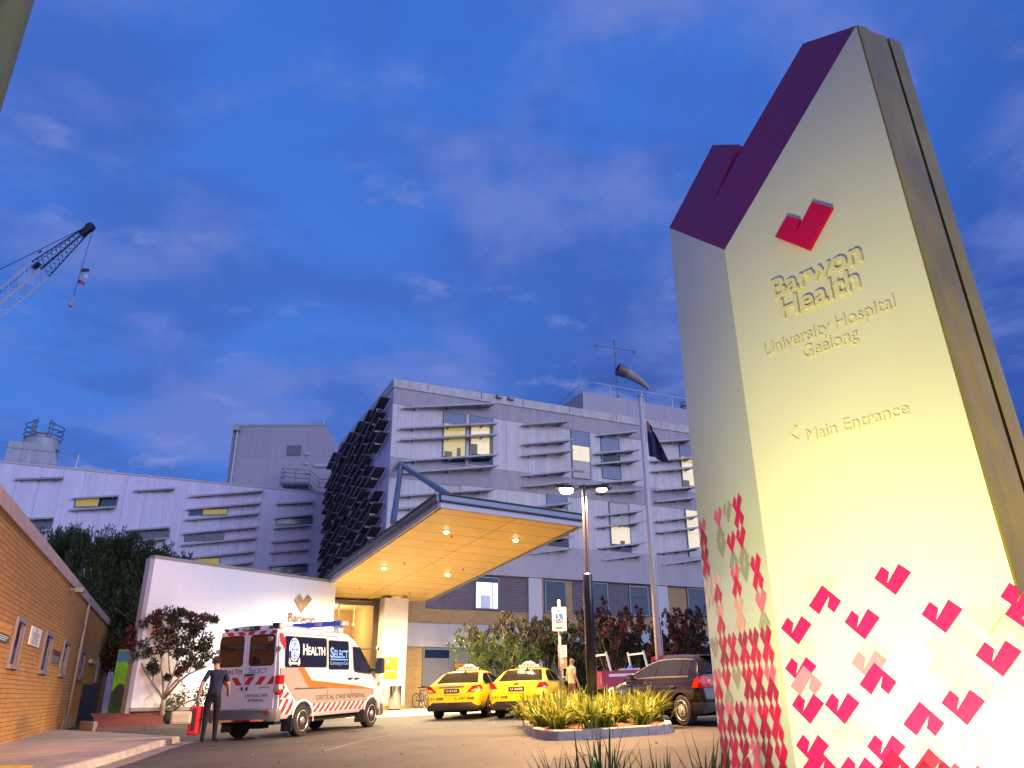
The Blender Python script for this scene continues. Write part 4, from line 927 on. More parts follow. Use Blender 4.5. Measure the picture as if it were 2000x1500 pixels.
wisp = noise_(1.9, 9, .58, (1.3, 4.2, 0), (1, 1.0, 1), dist=.25)
wf = mrange(wisp, .44, .63, 0, 1)
col = mixc(math_('MULTIPLY', wf, .85), col, (.150, .225, .63, 1))
wisp2 = noise_(4.2, 8, .60, (7.7, 2.0, 0), (1, 1.25, 1), dist=.2)
wf2 = math_('MULTIPLY', mrange(wisp2, .56, .74, 0, 1), mrange(sp.outputs['Z'], .85, .18, .35, .9))
col = mixc(wf2, col, (.22, .28, .66, 1))
# afterglow behind the camera
gl_ = math_('MULTIPLY', mrange(sp.outputs['Y'], .15, -.8, 0, 1), mrange(sp.outputs['Z'], .75, .0, .25, 1))
col = mixc(gl_, col, (.46, .49, .86, 1))
col = mixc(mrange(sp.outputs['Z'], .0, -.06, 0, 1), col, (.03, .03, .04, 1))
t.link(col, bg.inputs['Color']); bg.inputs['Strength'].default_value = 1.0

# ------------------------------------------------------------------ lights
def lamp(name, typ, loc, energy, color, target=None, size=.1, spot=None, blend=.5):
    l = bpy.data.lights.new(name, typ); l.energy = energy; l.color = color
    if typ == 'SPOT': l.spot_size = R(spot); l.spot_blend = blend; l.shadow_soft_size = size
    elif typ == 'POINT': l.shadow_soft_size = size
    elif typ == 'AREA': l.size = size
    elif typ == 'SUN': l.angle = size
    o = bpy.data.objects.new(name, l); COL.objects.link(o); o.location = loc
    if target is not None: o.rotation_euler = (Vector(target)-Vector(loc)).to_track_quat('-Z', 'Y').to_euler()
    return o
lamp('dusk_sun', 'SUN', (16, -12, 8), 1.85, (.66, .70, 1.0), (0, 0, 2), R(45))
# canopy downlights and the warm lobby
for i, P in enumerate(dpts):
    Pw = FL + CMx @ Vector((P.x, P.y, -.09)); lamp('canopy_downlight', 'SPOT', Pw, 2900 if i != 4 else 1700, (1, .76, .42), Pw-V(0, 0, 5), .08, 150, .6)
for s in (.2, .5, .85):
    for xx in (.78, .2):
        Pw = FL+xax*(frr.x*xx)+yax*(bl.y*s)-nn*.09
        lamp('canopy_downlight', 'SPOT', Pw, 2500 if s < .6 else 1200, (1, .76, .42), Pw-V(0, 0, 5), .08, 160, .6)
lamp('lobby_light', 'POINT', LB.matrix_basis @ V(-1.8, 2.5, lzt-1.0), 260, (1, .74, .40), size=.3)
# floodlights at the foot of the pylon sign and in the mulch bed
fl_pts = []
for u, wv, e, tz, cn in ((-.10, -3.2, 700, 2.4, 68), (-1.05, -3.3, 420, 2.6, 68), (-.25, -2.0, 330, .9, 84), (-1.15, -2.1, 180, 1.0, 84)):
    Pw = Y.world(u, wv, .26); lamp('sign_lamp', 'SPOT', Pw, e*(1 if cn < 70 else .95), (1, .89, .28) if cn < 70 else (1, .93, .48), Y.world(u, .3, tz), .08, cn, .9)
    if cn > 70: fl_pts.append(Pw)
Pw = SF.world(.7, -1.6, .3); lamp('sign_lamp', 'SPOT', Pw, 95, (1, .90, .60), SF.world(.7, 0, 1.8), .12, 130, .8)
Pw = lerp(Rb, R2b, .5)-n38*2.1+d38*.9+V(0, 0, .62); lamp('sign_lamp', 'SPOT', Pw, 900, (1, .78, .26), lerp(Rb, R2b, .5)+V(0, 0, 3.8), .15, 90, .8)  # added fill lamp that warms the bronze return, no fixture of its own
for u, e in ((2.6, 300), (6.2, 330)):
    Pw = FW.world(u, -1.35, .75+.1); lamp('wall_floodlight', 'SPOT', Pw, e, (.86, .88, 1), FW.world(u, .4, 3.2), .15, 140, .9)
# ------------------------------------------------------------------ vehicles
TYRE = mat('tyre_rubber', (.022, .02, .02), .8, bump=.2, bscale=60); RIMS = mat('steel_rim', (.45, .43, .42), .35, .7); RIMA = mat('alloy_rim', (.62, .56, .50), .3, .6)
HOLE = mat('wheel_dark', (.01, .01, .01), .9); PLAST = mat('black_plastic', (.025, .025, .027), .55); CHROME = mat('chrome', (.7, .7, .72), .1, 1.0)
GLASSV = mat('vehicle_glass', (.013, .013, .016), .06, spec=.5); TAILR = mat('tail_light_red', (.42, .006, .008), .2, spec=.4, emit=(.9, .03, .01), estr=.16); CLEARL = mat('clear_lens', (.62, .58, .52), .15, coat=1)
AMBER = mat('amber_lens', (.7, .22, .02), .2, coat=.5)
def loft(mb, secs, m=0):
    k0 = len(mb.v); n = None
    for x, half in secs:
        ring_ = [(x, y, z) for y, z in half]+[(x, -y, z) for y, z in reversed(half) if y > 1e-6]
        n = len(ring_); mb.v += [Vector(p) for p in ring_]
    for i in range(len(secs)-1):
        for j in range(n):
            j2 = (j+1) % n; mb.f.append((k0+i*n+j, k0+i*n+j2, k0+(i+1)*n+j2, k0+(i+1)*n+j)); mb.m.append(m)
    mb.f.append(tuple(k0+j for j in range(n))[::-1]); mb.m.append(m)
    mb.f.append(tuple(k0+(len(secs)-1)*n+j for j in range(n))); mb.m.append(m)
def arch_cutters(par, xs_, r, wy, z=None):
    out = []
    for x in xs_:
        for s in (-1, 1):
            mb = MB(); mb.lathe([(0, r), (.34, r)], (x, s*(wy-.26), z if z else r-.05), (0, s, 0), 28); o = mb.build('cut', HOLE, par); out.append(o)
    return out
def wheel(par, x, y, r, wdt, holes=9, rimm=RIMS, style='steel', rr=.66):
    s = 1 if y > 0 else -1; c = (x, y, r)
    e = MB(); e.lathe([(-wdt/2, r*.72), (-wdt/2, r*.93), (-wdt*.38, r), (wdt*.38, r), (wdt/2, r*.93), (wdt/2+.004, r*.70)], c, (0, s, 0), 32); wh = e.build('wheel', TYRE, par, autosmooth=35)
    e = MB(); R_ = r*rr
    e.lathe([(wdt/2-.06, R_*1.05), (wdt/2+.0, R_*1.05), (wdt/2+.012, R_*.98), (wdt/2-.005, R_*.90), (wdt/2+.004 if style == 'cap' else wdt/2-.03, R_*.6), (wdt/2+.012, R_*.30), (wdt/2+.03, R_*.24), (wdt/2+.03, .001)], c, (0, s, 0), 32)
    yy = y+s*(wdt/2+.012)
    for k in range(holes):
        a = 2*math.pi*k/holes; rad = R_*(.80 if style == 'cap' else .68); cx, cz = x+rad*math.cos(a), r+rad*math.sin(a)
        rx, rz = (R_*.13, R_*.075) if style == 'cap' else (R_*.10, R_*.10)
        pts = []
        for i in range(8):
            t_ = 2*math.pi*i/8; p, q = rx*math.cos(t_), rz*math.sin(t_); pts.append((cx+p*math.cos(a)-q*math.sin(a), yy, cz+p*math.sin(a)+q*math.cos(a)))
        e.poly(pts, 1)
    if style == 'spoke':
        pass
    e.build('rim', [rimm, HOLE], wh, autosmooth=35)
    return wh
def clip(pts, ax, lo, hi):
    for s, lim in ((1, lo), (-1, hi)):
        out = []
        for i in range(len(pts)):
            a, b = pts[i-1], pts[i]; da, db = s*(a[ax]-lim), s*(b[ax]-lim)
            if (da >= 0) != (db >= 0): t_ = da/(da-db); out.append(tuple(a[k]+(b[k]-a[k])*t_ for k in range(len(a))))
            if db >= 0: out.append(b)
        pts = out
        if not pts: return pts
    return pts
def rrect(x0, x1, z0, z1, r, n=4):
    out = []
    for cx, cz, a0 in ((x1-r, z1-r, 0), (x0+r, z1-r, 90), (x0+r, z0+r, 180), (x1-r, z0+r, 270)):
        for i in range(n+1): a = R(a0+90*i/n); out.append((cx+r*math.cos(a), cz+r*math.sin(a)))
    return out

# --- ambulance
rw, fw_ = ground_at(588, 1438), ground_at(725, 1420); ANG = math.degrees(math.atan2(fw_.y-rw.y, fw_.x-rw.x))
l_, m_ = on_slope(rw.x, rw.y, ANG); org = l_ + m_ @ V(-1.0, .96, 0)
AM = thing('ambulance', 'white ambulance van with red chevrons, orange stripe and blue light bar', 'ambulance', org, m_)
AMW = mat('ambulance_white', (.74, .72, .72), .28, coat=.5, var=.03, vscale=1); SILV = mat('silver_decal', (.36, .33, .30), .35, .25); ORG = mat('orange_decal', (.80, .13, .015), .35, coat=.4)
REDD = mat('red_reflective', (.55, .02, .03), .4); WHD = mat('white_reflective', (.72, .70, .70), .4); NAVY = mat('navy_window_film', (.008, .010, .024), .15, spec=.3)
BLUT = mat('blue_lettering', (.06, .22, .60), .4); BLKT = mat('black_lettering', (.02, .02, .022), .4); YELT = mat('dark_gold_lettering', (.10, .08, .05), .4)
half = [(0, .42), (.86, .42), (.93, .50), (.96, .62), (.965, 1.0), (.955, 1.3), (.905, 2.2), (.875, 2.38), (.78, 2.50), (.55, 2.575), (0, 2.60)]
ZT = [(0, 2.50, .97), (.05, 2.57, .99), (.35, 2.60, 1), (1.2, 2.60, 1), (2.4, 2.57, 1), (3.25, 2.53, 1), (3.5, 2.46, .995), (3.72, 2.30, .99), (4.0, 2.02, .985), (4.3, 1.71, .98), (4.55, 1.46, .975), (4.85, 1.27, .96), (5.1, 1.12, .94), (5.28, .95, .90), (5.36, .72, .83), (5.40, .55, .72)]
secs = []
for x, zt_, ws in ZT:
    h = []
    for y, z in half:
        if zt_ > 1.05: z2 = z if z <= 1.0 else 1.0+(z-1.0)*(zt_-1.0)/1.6
        else: z2 = .42+(z-.42)*(zt_-.42)/2.18
        y2 = y*ws
        if 3.6 < x and z > 1.0: y2 = ws*(y+(.93*min(y, .9)/.9-y)*min(1, (x-3.6)/.9)*.5)
        h.append((y2, z2))
    secs.append((x, h))
mb = MB(); loft(mb, secs)
cut = arch_cutters(AM, (1.0, 4.40), .43, .965, .36)
body = mb.build('body', AMW, AM, cut=cut, autosmooth=38)
def ys(z):
    pts = half[2:9]
    for (y0, z0), (y1, z1) in zip(pts, pts[1:]):
        if z0 <= z <= z1: return y0+(y1-y0)*(z-z0)/(z1-z0)
    return .93
BRK = [.5, .62, 1.0, 1.3, 2.2, 2.38, 2.5]
def side_decal(mb, pts, m=0, off=.004, sgn=-1):
    for a, b in zip(BRK, BRK[1:]):
        q = clip(list(pts), 1, a, b)
        if len(q) >= 3: mb.poly([(x, sgn*(ys(z)+off), z) for x, z in q], m)
def side_text(mb, s, x0, x1, z, size, m, bold=0, off=.006):
    vs, fs, w0 = text_geo(s, bold); s_x = (x1-x0)/w0; cx = (x0+x1)/2
    mb.mesh([(cx+v.x*s_x, -(ys(z+v.y*size)+off), z+v.y*size) for v in vs], fs, None, m)
mb = MB()
side_decal(mb, [(.02, 1.56), (.78, 1.56), (1.24, 1.10), (4.5, 1.02), (4.5, .84), (4.2, .70), (1.4, .715), (1.25, .80), (.68, .80), (.30, 1.10), (.02, 1.38)], 0, .003)
side_decal(mb, [(.72, 1.56), (1.0, 1.56), (1.34, 1.27), (2.1, 1.215), (3.76, 1.09), (4.45, 1.0), (1.22, 1.09)], 1, .005)
def chev(x0, x1, z0, z1, per, sl, m=2, wm=3, off=.005):
    side_decal(mb, [(x0, z0), (x1, z0), (x1, z1), (x0, z1)], wm, off-.0015)
    x = x0-sl
    while x < x1:
        q = clip([(x, z0), (x+per*.5, z0), (x+per*.5+sl, z1), (x+sl, z1)], 0, x0, x1)
        if len(q) >= 3: side_decal(mb, q, m, off)
        x += per
chev(1.43, 3.98, .515, .715, .245, .21)
chev(.03, .56, .515, .86, .25, .25)
q = [(.03, 1.30), (.10, 1.30), (.56, .86), (.03, .86)]; side_decal(mb, q, 3, .004)
for k in range(3):
    x = .0+.19*k; p = clip([(x-.06, .88), (x+.06, .88), (x+.22, 1.14-.16*k), (x+.12, 1.18-.16*k)], 0, .02, .6); side_decal(mb, p, 2, .0055) if len(p) > 2 else None
side_decal(mb, [(.01, 2.36), (.12, 2.33), (.22, 2.08), (.22, 1.93), (.01, 2.14)], 2, .005)
side_text(mb, 'CRITICAL CARE RETRIEVAL', 1.55, 4.02, .80, .155, 4, .012)
lbl(mb.build('side_livery', [SILV, ORG, REDD, WHD, YELT], AM), 'silver, orange and chevron livery with critical care lettering')
def side_window(nm, pts, paint=None, mats=()):
    mb = MB(); side_decal(mb, [(x+(x-sum(p[0] for p in pts)/len(pts))*.03, z+(z-sum(p[1] for p in pts)/len(pts))*.05) for x, z in pts], 1, .004); side_decal(mb, pts, 0, .007)
    w_ = mb.build(nm, [NAVY, PLAST], AM)
    if paint:
        t_ = MB(); paint(t_); t_.build('lettering', list(mats), w_)
    return w_
def oval(mb, cx, cz, rx, rz, m, off, n=22):
    pts = [(cx+rx*math.cos(2*math.pi*i/n), cz+rz*math.sin(2*math.pi*i/n)) for i in range(n)]; mb.poly([(x, -(ys(z)+off), z) for x, z in pts], m)
def emblem(t_):
    oval(t_, .56, 1.98, .225, .275, 0, .009); oval(t_, .56, 1.98, .205, .25, 1, .010); oval(t_, .56, 1.98, .165, .20, 0, .011); oval(t_, .56, 1.98, .150, .182, 1, .012)
    for k in range(4):
        a = R(45+90*k); d = V(math.cos(a), math.sin(a)); p = V(-d.y, d.x)
        q = [V(.56, 1.98)+d*.015, V(.56, 1.98)+d*.15+p*.062, V(.56, 1.98)+d*.115, V(.56, 1.98)+d*.15-p*.062]
        t_.poly([(v.x, -(ys(v.y)+.0135), v.y) for v in q], 0)
    side_decal(t_, [(.34, 1.80), (.42, 1.68), (.70, 1.68), (.78, 1.80), (.80, 1.66), (.74, 1.60), (.68, 1.64), (.44, 1.64), (.38, 1.60), (.32, 1.66)], 0, .014)
    side_text(t_, 'H', .93, 1.13, 1.87, .36, 0, .03, .010); side_text(t_, 'EALTH', 1.14, 1.93, 1.87, .27, 0, .03, .010)
def sel(t_):
    side_text(t_, 'S', 2.18, 2.36, 1.82, .36, 2, .03, .010); side_text(t_, 'ELECT', 2.37, 3.08, 1.82, .27, 2, .03, .010)
    side_decal(t_, [(2.2, 1.755), (3.06, 1.755), (3.06, 1.785), (2.2, 1.785)], 2, .010); side_text(t_, 'Continuing the Care', 2.18, 3.08, 1.64, .13, 2, .004, .010)
LW = mat('white_lettering', (.8, .8, .82), .4); LB2 = mat('pale_blue_lettering', (.15, .36, .80), .4)
side_window('side_window', rrect(.20, 2.0, 1.58, 2.28, .05), emblem, (LW, BLUT, LB2)); side_window('side_window', rrect(2.12, 3.12, 1.53, 2.24, .05), sel, (LW, BLUT, LB2))
mb = MB(); side_decal(mb, [(3.36, 2.10), (3.74, 2.08), (4.05, 1.80), (4.34, 1.50), (4.30, 1.44), (3.46, 1.48), (3.40, 1.56)], 0, .006); wq = mb.build('door_window', GLASSV, AM)
mb = MB(); side_decal(mb, [(3.33, 2.13), (3.75, 2.11), (4.40, 1.49), (4.33, 1.41), (3.44, 1.45), (3.37, 1.54)], 0, .004); mb.build('rubber_seal', PLAST, wq)
mb = MB()
for x in (2.06, 3.24): side_decal(mb, [(x, .52), (x+.012, .52), (x+.012, 2.36), (x, 2.36)], 0, .0065)
side_decal(mb, [(.02, 2.35), (3.4, 2.35), (3.4, 2.365), (.02, 2.365)], 0, .003); side_decal(mb, [(.6, 1.095), (2.0, 1.095), (2.0, 1.06), (.6, 1.06)], 0, .007)
mb.build('door_seam', mat('panel_gap', (.06, .055, .055), .7), AM)
mb = MB()
for x in (3.06, 3.40): mb.box(x, x+.2, -1.01, -.955, 1.27, 1.31)
mb.build('door_handle', PLAST, AM, bevel=.008)
mb = MB(); mb.box(.28, .36, -.985, -.93, 1.78, 1.94); mb.build('side_marker', CHROME, AM, bevel=.01)
# windscreen and nose
mb = MB(); mb.poly([(3.62, .72, 2.405), (3.62, -.72, 2.405), (4.52, -.80, 1.53), (4.52, .80, 1.53)]); mb.build('windscreen', GLASSV, AM)
for s in (-1, 1):
    mb = MB(); mb.box(5.08, 5.30, s*.80-.10, s*.80+.08, .80, 1.0); mb.build('headlight', CLEARL, AM, bevel=.04)
mb = MB(); mb.box(4.80, 4.92, -.945, -.90, 1.10, 1.17); mb.build('indicator', AMBER, AM)
mb = MB(); loft(mb, [(5.0, [(0, .28), (.93, .28), (.97, .36), (.97, .56), (.93, .62), (0, .62)]), (5.35, [(0, .28), (.80, .28), (.84, .36), (.84, .55), (.80, .6), (0, .6)]), (5.47, [(0, .30), (.55, .30), (.58, .36), (.58, .52), (.55, .56), (0, .56)])]); mb.build('front_bumper', mat('grey_bumper', (.16, .155, .15), .6), AM, autosmooth=40)
# rear
def rear(mb, pts, m=0, off=.004): mb.poly([(-off, y, z) for y, z in pts], m)
def rear_text(mb, s, y0, y1, z, size, m, bold=0.0, off=.008): mb.text(s, (-off, (y0+y1)/2, z), (0, -1, 0), (0, 0, 1), size, m, bold, width=abs(y1-y0))
for nm, y0, y1, ww in (('left', .82, .045, (.80, .15)), ('right', .035, -.82, (-.08, -.74))):
    mb = MB(); mb.box(-.022, .01, min(y0, y1), max(y0, y1), .66, 2.44)
    d = mb.build('rear_door', AMW, AM, bevel=.012)
    b = MB(); b.mesh([(-.027, y, z) for y, z in rrect(min(ww)-.03, max(ww)+.03, 1.62, 2.34, .09)], [tuple(range(20))], None, 1); b.mesh([(-.030, y, z) for y, z in rrect(min(ww), max(ww), 1.65, 2.31, .07)], [tuple(range(20))], None, 0)
    wd = b.build('window', [mat('tinted_rear_glass', (.03, .012, .015), .08, coat=.8), PLAST], d)
    if nm == 'right':
        q = MB(); rear_text(q, '29', -.56, -.71, 2.19, .13, 0, .01, .033); q.build('lettering', LW, wd)
    q = MB(); s = 1 if nm == 'left' else -1; ya, yb_ = min(y0, y1)+.02, max(y0, y1)-.02
    for (za, zb2) in ((2.345, 2.43), (1.20, 1.38)):
        rear(q, [(ya, za), (yb_, za), (yb_, zb2), (ya, zb2)], 1, .0245)
        y = ya-.3
        while y < yb_:
            pp = clip([(y, za), (y+.17, za), (y+.17-s*(-1)*(zb2-za)*.85, zb2), (y-s*(-1)*(zb2-za)*.85, zb2)], 0, ya, yb_)
            if len(pp) > 2: rear(q, pp, 0, .026)
            y += .33
    if nm == 'left': rear_text(q, 'H', .74, .62, 1.46, .19, 2, .01, .026); rear_text(q, 'EALTH', .61, .13, 1.46, .15, 2, .01, .026)
    else:
        rear_text(q, 'S', -.06, -.155, 1.46, .19, 3, .01, .026); rear_text(q, 'ELECT', -.17, -.60, 1.46, .15, 3, .01, .026)
        rear_text(q, 'CRITICAL CARE', -.02, -.66, .93, .09, 2, .008, .026); rear_text(q, 'RETRIEVAL', -.11, -.56, .825, .09, 2, .008, .026)
        rear_text(q, 'Sprinter', -.42, -.70, 1.125, .05, 2, .004, .026)
    q.build('livery', [REDD, WHD, BLKT, BLUT], d)
    h = MB()
    if nm == 'right': h.box(-.06, -.02, -.24, .02, 1.405, 1.445); 
    h.box(-.045, -.02, (.10 if s > 0 else -.075), (.065 if s > 0 else -.04), 1.08, 1.16)
    h.build('handle', PLAST, d)
    for zz in (1.02, 1.95): h = MB(); h.box(-.035, .02, y0 if s > 0 else y1, (y0+.12 if s > 0 else y1-.12), zz, zz+.09); h.build('hinge', EDGE, d)
    tl = MB(); ya = s*.86; tl.box(-.03, .16, min(s*.845, s*.972), max(s*.845, s*.972), .96, 1.40, 0); tl.box(-.034, .12, min(s*.855, s*.975), max(s*.855, s*.975), 1.06, 1.20, 1)
    tl.build('tail_light', [TAILR, CLEARL], AM, bevel=.02)
mb = MB(); loft(mb, [(-.16, [(0, .40), (.78, .40), (.84, .46), (.84, .58), (.80, .64), (0, .64)]), (-.06, [(0, .38), (.92, .38), (.96, .45), (.96, .60), (.93, .66), (0, .66)]), (.10, [(0, .38), (.95, .38), (.975, .45), (.975, .62), (.95, .66), (0, .66)])])
mb.box(-.20, -.14, -.72, .72, .40, .44, 1); mb.box(-.165, -.155, -.78, -.68, .54, .60, 2); mb.box(-.165, -.155, .68, .78, .54, .60, 2)
mb.build('rear_bumper', [mat('grey_bumper', 0), CHROME, TAILR], AM, autosmooth=40)
mb = MB()
for y, w2 in ((.70, .10), (.40, .10), (-.62, .10)): mb.box(-.03, .05, y-w2/2, y+w2/2, 2.47, 2.52, 0)
mb.box(-.05, .05, -.30, .16, 2.455, 2.545, 0); mb.box(-.055, -.048, -.02, .14, 2.465, 2.535, 1); mb.box(-.07, -.048, -.14, -.04, 2.475, 2.525, 2)
mb.build('rear_roof_light', [PLAST, CLEARL, BLUT], AM, bevel=.006)
mb = MB(); mb.box(.02, .22, -.80, -.62, 2.47, 2.60, 0); mb.box(.03, .2, -.845, -.795, 2.47, 2.58, 1); mb.build('scene_light', [PLAST, CLEARL], AM, bevel=.01)
mb = MB(); mb.box(2.85, 3.20, -.78, .78, 2.66, 2.80, 0); mb.box(2.84, 3.21, -.20, .05, 2.655, 2.805, 1); mb.box(2.86, 3.19, -.86, -.775, 2.665, 2.79, 2)
lb_ = mb.build('light_bar', [mat('blue_lens', (.02, .08, .45), .12, coat=1, emit=(.05, .15, 1), estr=.12), mat('lens_grey', (.30, .32, .45), .2, coat=.5), CLEARL], AM, bevel=.02)
mb = MB(); 
for y in (-.62, .62): mb.box(2.92, 3.14, y-.09, y+.09, 2.50, 2.665)
mb.build('bar_mount', AMW, lb_, bevel=.01)
mb = MB(); mb.tube([(2.6, -.2, 2.57), (2.5, -.2, 2.85)], .008, 5); mb.build('aerial', PLAST, AM)
for s in (-1, 1):
    mb = MB(); mb.box(4.40, 4.56, s*1.16-.13, s*1.16+.13, 1.40, 1.83); mm = mb.build('wing_mirror', PLAST, AM, bevel=.05)
    b = MB(); b.box(4.36, 4.48, min(s*.88, s*1.05), max(s*.88, s*1.05), 1.46, 1.54); b.build('arm', PLAST, mm)
    b = MB(); b.box(4.392, 4.40, s*1.16-.10, s*1.16+.10, 1.44, 1.78); b.build('mirror_glass', CHROME, mm)
for x in (1.0, 4.40):
    for s in (-1, 1): wheel(AM, x, s*.86, .35, .22, 10)
mb = MB(); mb.box(.2, 5.0, -.74, .74, .30, .46); mb.box(.3, .6, -.3, .3, .22, .4); mb.build('underbody', HOLE, AM)
for s in (-1, 1):
    mb = MB(); mb.box(.50, .53, s*.86-.15, s*.86+.15, .14, .50); mb.build('mudflap', PLAST, AM)
    mb = MB(); mb.box(3.90, 3.93, s*.86-.15, s*.86+.15, .16, .48); mb.build('mudflap', PLAST, AM)
mb = MB()
for x, r0 in ((1.0, .43), (4.40, .43)):
    for i in range(14):
        a0, a1 = math.pi*i/14-.1, math.pi*(i+1)/14-.1
        mb.poly([(x+r*math.cos(a), -.972-(.01 if r < .46 else 0), .36+r*math.sin(a)) for r, a in ((r0, a0), (r0+.05, a0), (r0+.05, a1), (r0, a1))])
mb.build('wheel_arch', AMW, AM)

# --- cars
def car(name, label, loc, m, paint, low, gh, wheels, r, wdt, body_w, style, group=None, rimm=RIMS, dlo=None, yb=.83, yr=.60, belt=.97, holes=9):
    o = thing(name, label, 'car' if 'taxi' not in name else 'taxi', loc, m, group)
    secs = []
    for x, w2, zb2, zs, zt_ in low:
        secs.append((x, [(0, zb2), (w2*.80, zb2), (w2*.95, zb2+(zs-zb2)*.14), (w2, zb2+(zs-zb2)*.45), (w2*.99, zb2+(zs-zb2)*.72), (w2*.965, zb2+(zs-zb2)*.93), (w2*.90, zs+(zt_-zs)*.35), (w2*.55, zt_), (0, zt_+.012)]))
    mb = MB(); loft(mb, secs)
    cut = arch_cutters(o, wheels, r+.045, body_w, r+.01)
    mb.build('body', paint, o, cut=cut, autosmooth=42)
    gs = []
    def sec(x, zr):
        f = max(0.0, min(1.0, (zr-belt)/(1.46-belt))); yt = yb+(yr-yb)*f
        return [(0, belt-.06), (yb, belt-.06), (yb, belt), (yb+(yt-yb)*.55, belt+(zr-belt)*.50), (yt+.02, zr-.055*f), (yt*.86, zr-.012*f), (yt*.5, zr), (0, zr+.006)]
    mb = MB(); loft(mb, [(x, sec(x, zr)) for x, zr in gh]); mb.build('roof', paint, o, autosmooth=42)
    def zroof(x):
        for (x0, z0), (x1, z1) in zip(gh, gh[1:]):
            if x0 <= x <= x1: return z0+(z1-z0)*(x-x0)/(x1-x0)
        return belt
    def sd(x, f, s, off=.006):
        q = sec(x, zroof(x)); a, b, c = q[2], q[3], q[4]
        y, z = (a[0]+(b[0]-a[0])*f/.55*1.0, a[1]+(b[1]-a[1])*f/.55) if f < .55 else (b[0]+(c[0]-b[0])*(f-.55)/.45, b[1]+(c[1]-b[1])*(f-.55)/.45)
        return V(x, s*(y+off), z+.003)
    for s in (-1, 1):
        for x0, x1 in dlo:
            for off, m2, nm, e in ((.006, GLASSV, 'side_window', 0), ):
                mb = MB(); n = 10
                for i in range(n):
                    xa, xb = x0+(x1-x0)*i/n, x0+(x1-x0)*(i+1)/n
                    for fa, fb in ((.10, .32), (.32, .55), (.55, .75), (.75, .90)): mb.poly([sd(xa, fa, s), sd(xb, fa, s), sd(xb, fb, s), sd(xa, fb, s)])
                wn = mb.build('side_window', m2, o, weld=True, smooth=True)
            mb = MB()
            for i in range(n):
                xa, xb = x0-.03+(x1-x0+.06)*i/n, x0-.03+(x1-x0+.06)*(i+1)/n
                mb.poly([sd(xa, .03, s, .005), sd(xb, .03, s, .005), sd(xb, .10, s, .010), sd(xa, .10, s, .010)]); mb.poly([sd(xa, .90, s, .008), sd(xb, .90, s, .008), sd(xb, .95, s, .004), sd(xa, .95, s, .004)])
            mb.build('trim', mat('window_trim', (.09, .08, .075), .35, .3), wn)
    for x in wheels:
        for s in (-1, 1): wheel(o, x, s*(body_w-wdt/2-.015), r, wdt, holes, rimm, style)
    mb = MB(); mb.box(low[1][0]+.3, low[-2][0]-.25, -body_w+.22, body_w-.22, .20, .42); mb.build('underbody', HOLE, o)
    def glass(x0, x1, hw0, hw1, nm, f=1.0):
        mb = MB(); n = 8; k = 6
        for i in range(n):
            xa, xb = x0+(x1-x0)*i/n, x0+(x1-x0)*(i+1)/n; za, zb2 = zroof(xa), zroof(xb)
            ha, hb_ = hw0+(hw1-hw0)*i/n, hw0+(hw1-hw0)*(i+1)/n
            def top_(x, y):
                q = sec(x, zroof(x)); P = q[3:]; ay = abs(y)
                for (y0, z0), (y1, z1) in zip(P, P[1:]):
                    if y1 <= ay <= y0: return z0+(z1-z0)*(y0-ay)/(y0-y1+1e-9)
                return q[-1][1]
            d = -1 if x0 < .8 else 1
            for j in range(k):
                ya0, ya1 = -ha+2*ha*j/k, -ha+2*ha*(j+1)/k; yb0, yb1 = -hb_+2*hb_*j/k, -hb_+2*hb_*(j+1)/k
                mb.poly([(xa+d*.006, ya0, top_(xa, ya0)+.008), (xa+d*.006, ya1, top_(xa, ya1)+.008), (xb+d*.006, yb1, top_(xb, yb1)+.008), (xb+d*.006, yb0, top_(xb, yb0)+.008)])
        return mb.build(nm, GLASSV, o, weld=True, smooth=True)
    return o, sd, glass, zroof
# dark hatchback
rg = ground_at(1340, 1418); l_, m_ = on_slope(rg.x, rg.y, 114.5); org = l_+m_ @ V(0, -.80, 0)
BLKP = mat('dark_brown_paint', (.012, .008, .008), .16, coat=.35, spec=.35)
lowG = [(-.74, .70, .45, .60, .66), (-.72, .80, .34, .74, .80), (-.66, .85, .25, .90, .95), (-.45, .87, .22, .97, .99), (-.1, .88, .20, .985, 1.0), (.6, .882, .19, .975, 1.0), (1.4, .882, .19, .955, .99), (2.1, .88, .19, .935, .975), (2.6, .868, .20, .89, .94), (3.0, .83, .22, .80, .86), (3.28, .75, .25, .68, .74), (3.42, .62, .30, .56, .62), (3.46, .5, .36, .5, .54)]
ghG = [(-.70, 1.0), (-.64, 1.10), (-.56, 1.26), (-.47, 1.39), (-.36, 1.435), (-.1, 1.465), (.4, 1.485), (.85, 1.48), (1.1, 1.455), (1.35, 1.38), (1.6, 1.27), (1.9, 1.14), (2.3, .97)]
GO, sd, glass, zr_ = car('hatchback', 'dark five door hatchback parked between the planted island and the pylon sign', org, m_, BLKP, lowG, ghG, (0, 2.58), .318, .20, .88, 'cap', rimm=RIMA, dlo=[(-.30, -.02), (.03, .93), (1.0, 1.92)], yb=.845, yr=.60, belt=.985)
glass(-.655, -.50, .66, .56, 'rear_window'); glass(2.22, 1.22, .68, .54, 'windscreen')
mb = MB(); mb.box(-.62, -.36, -.52, .52, 1.425, 1.455); mb.build('roof_spoiler', BLKP, GO, bevel=.012)
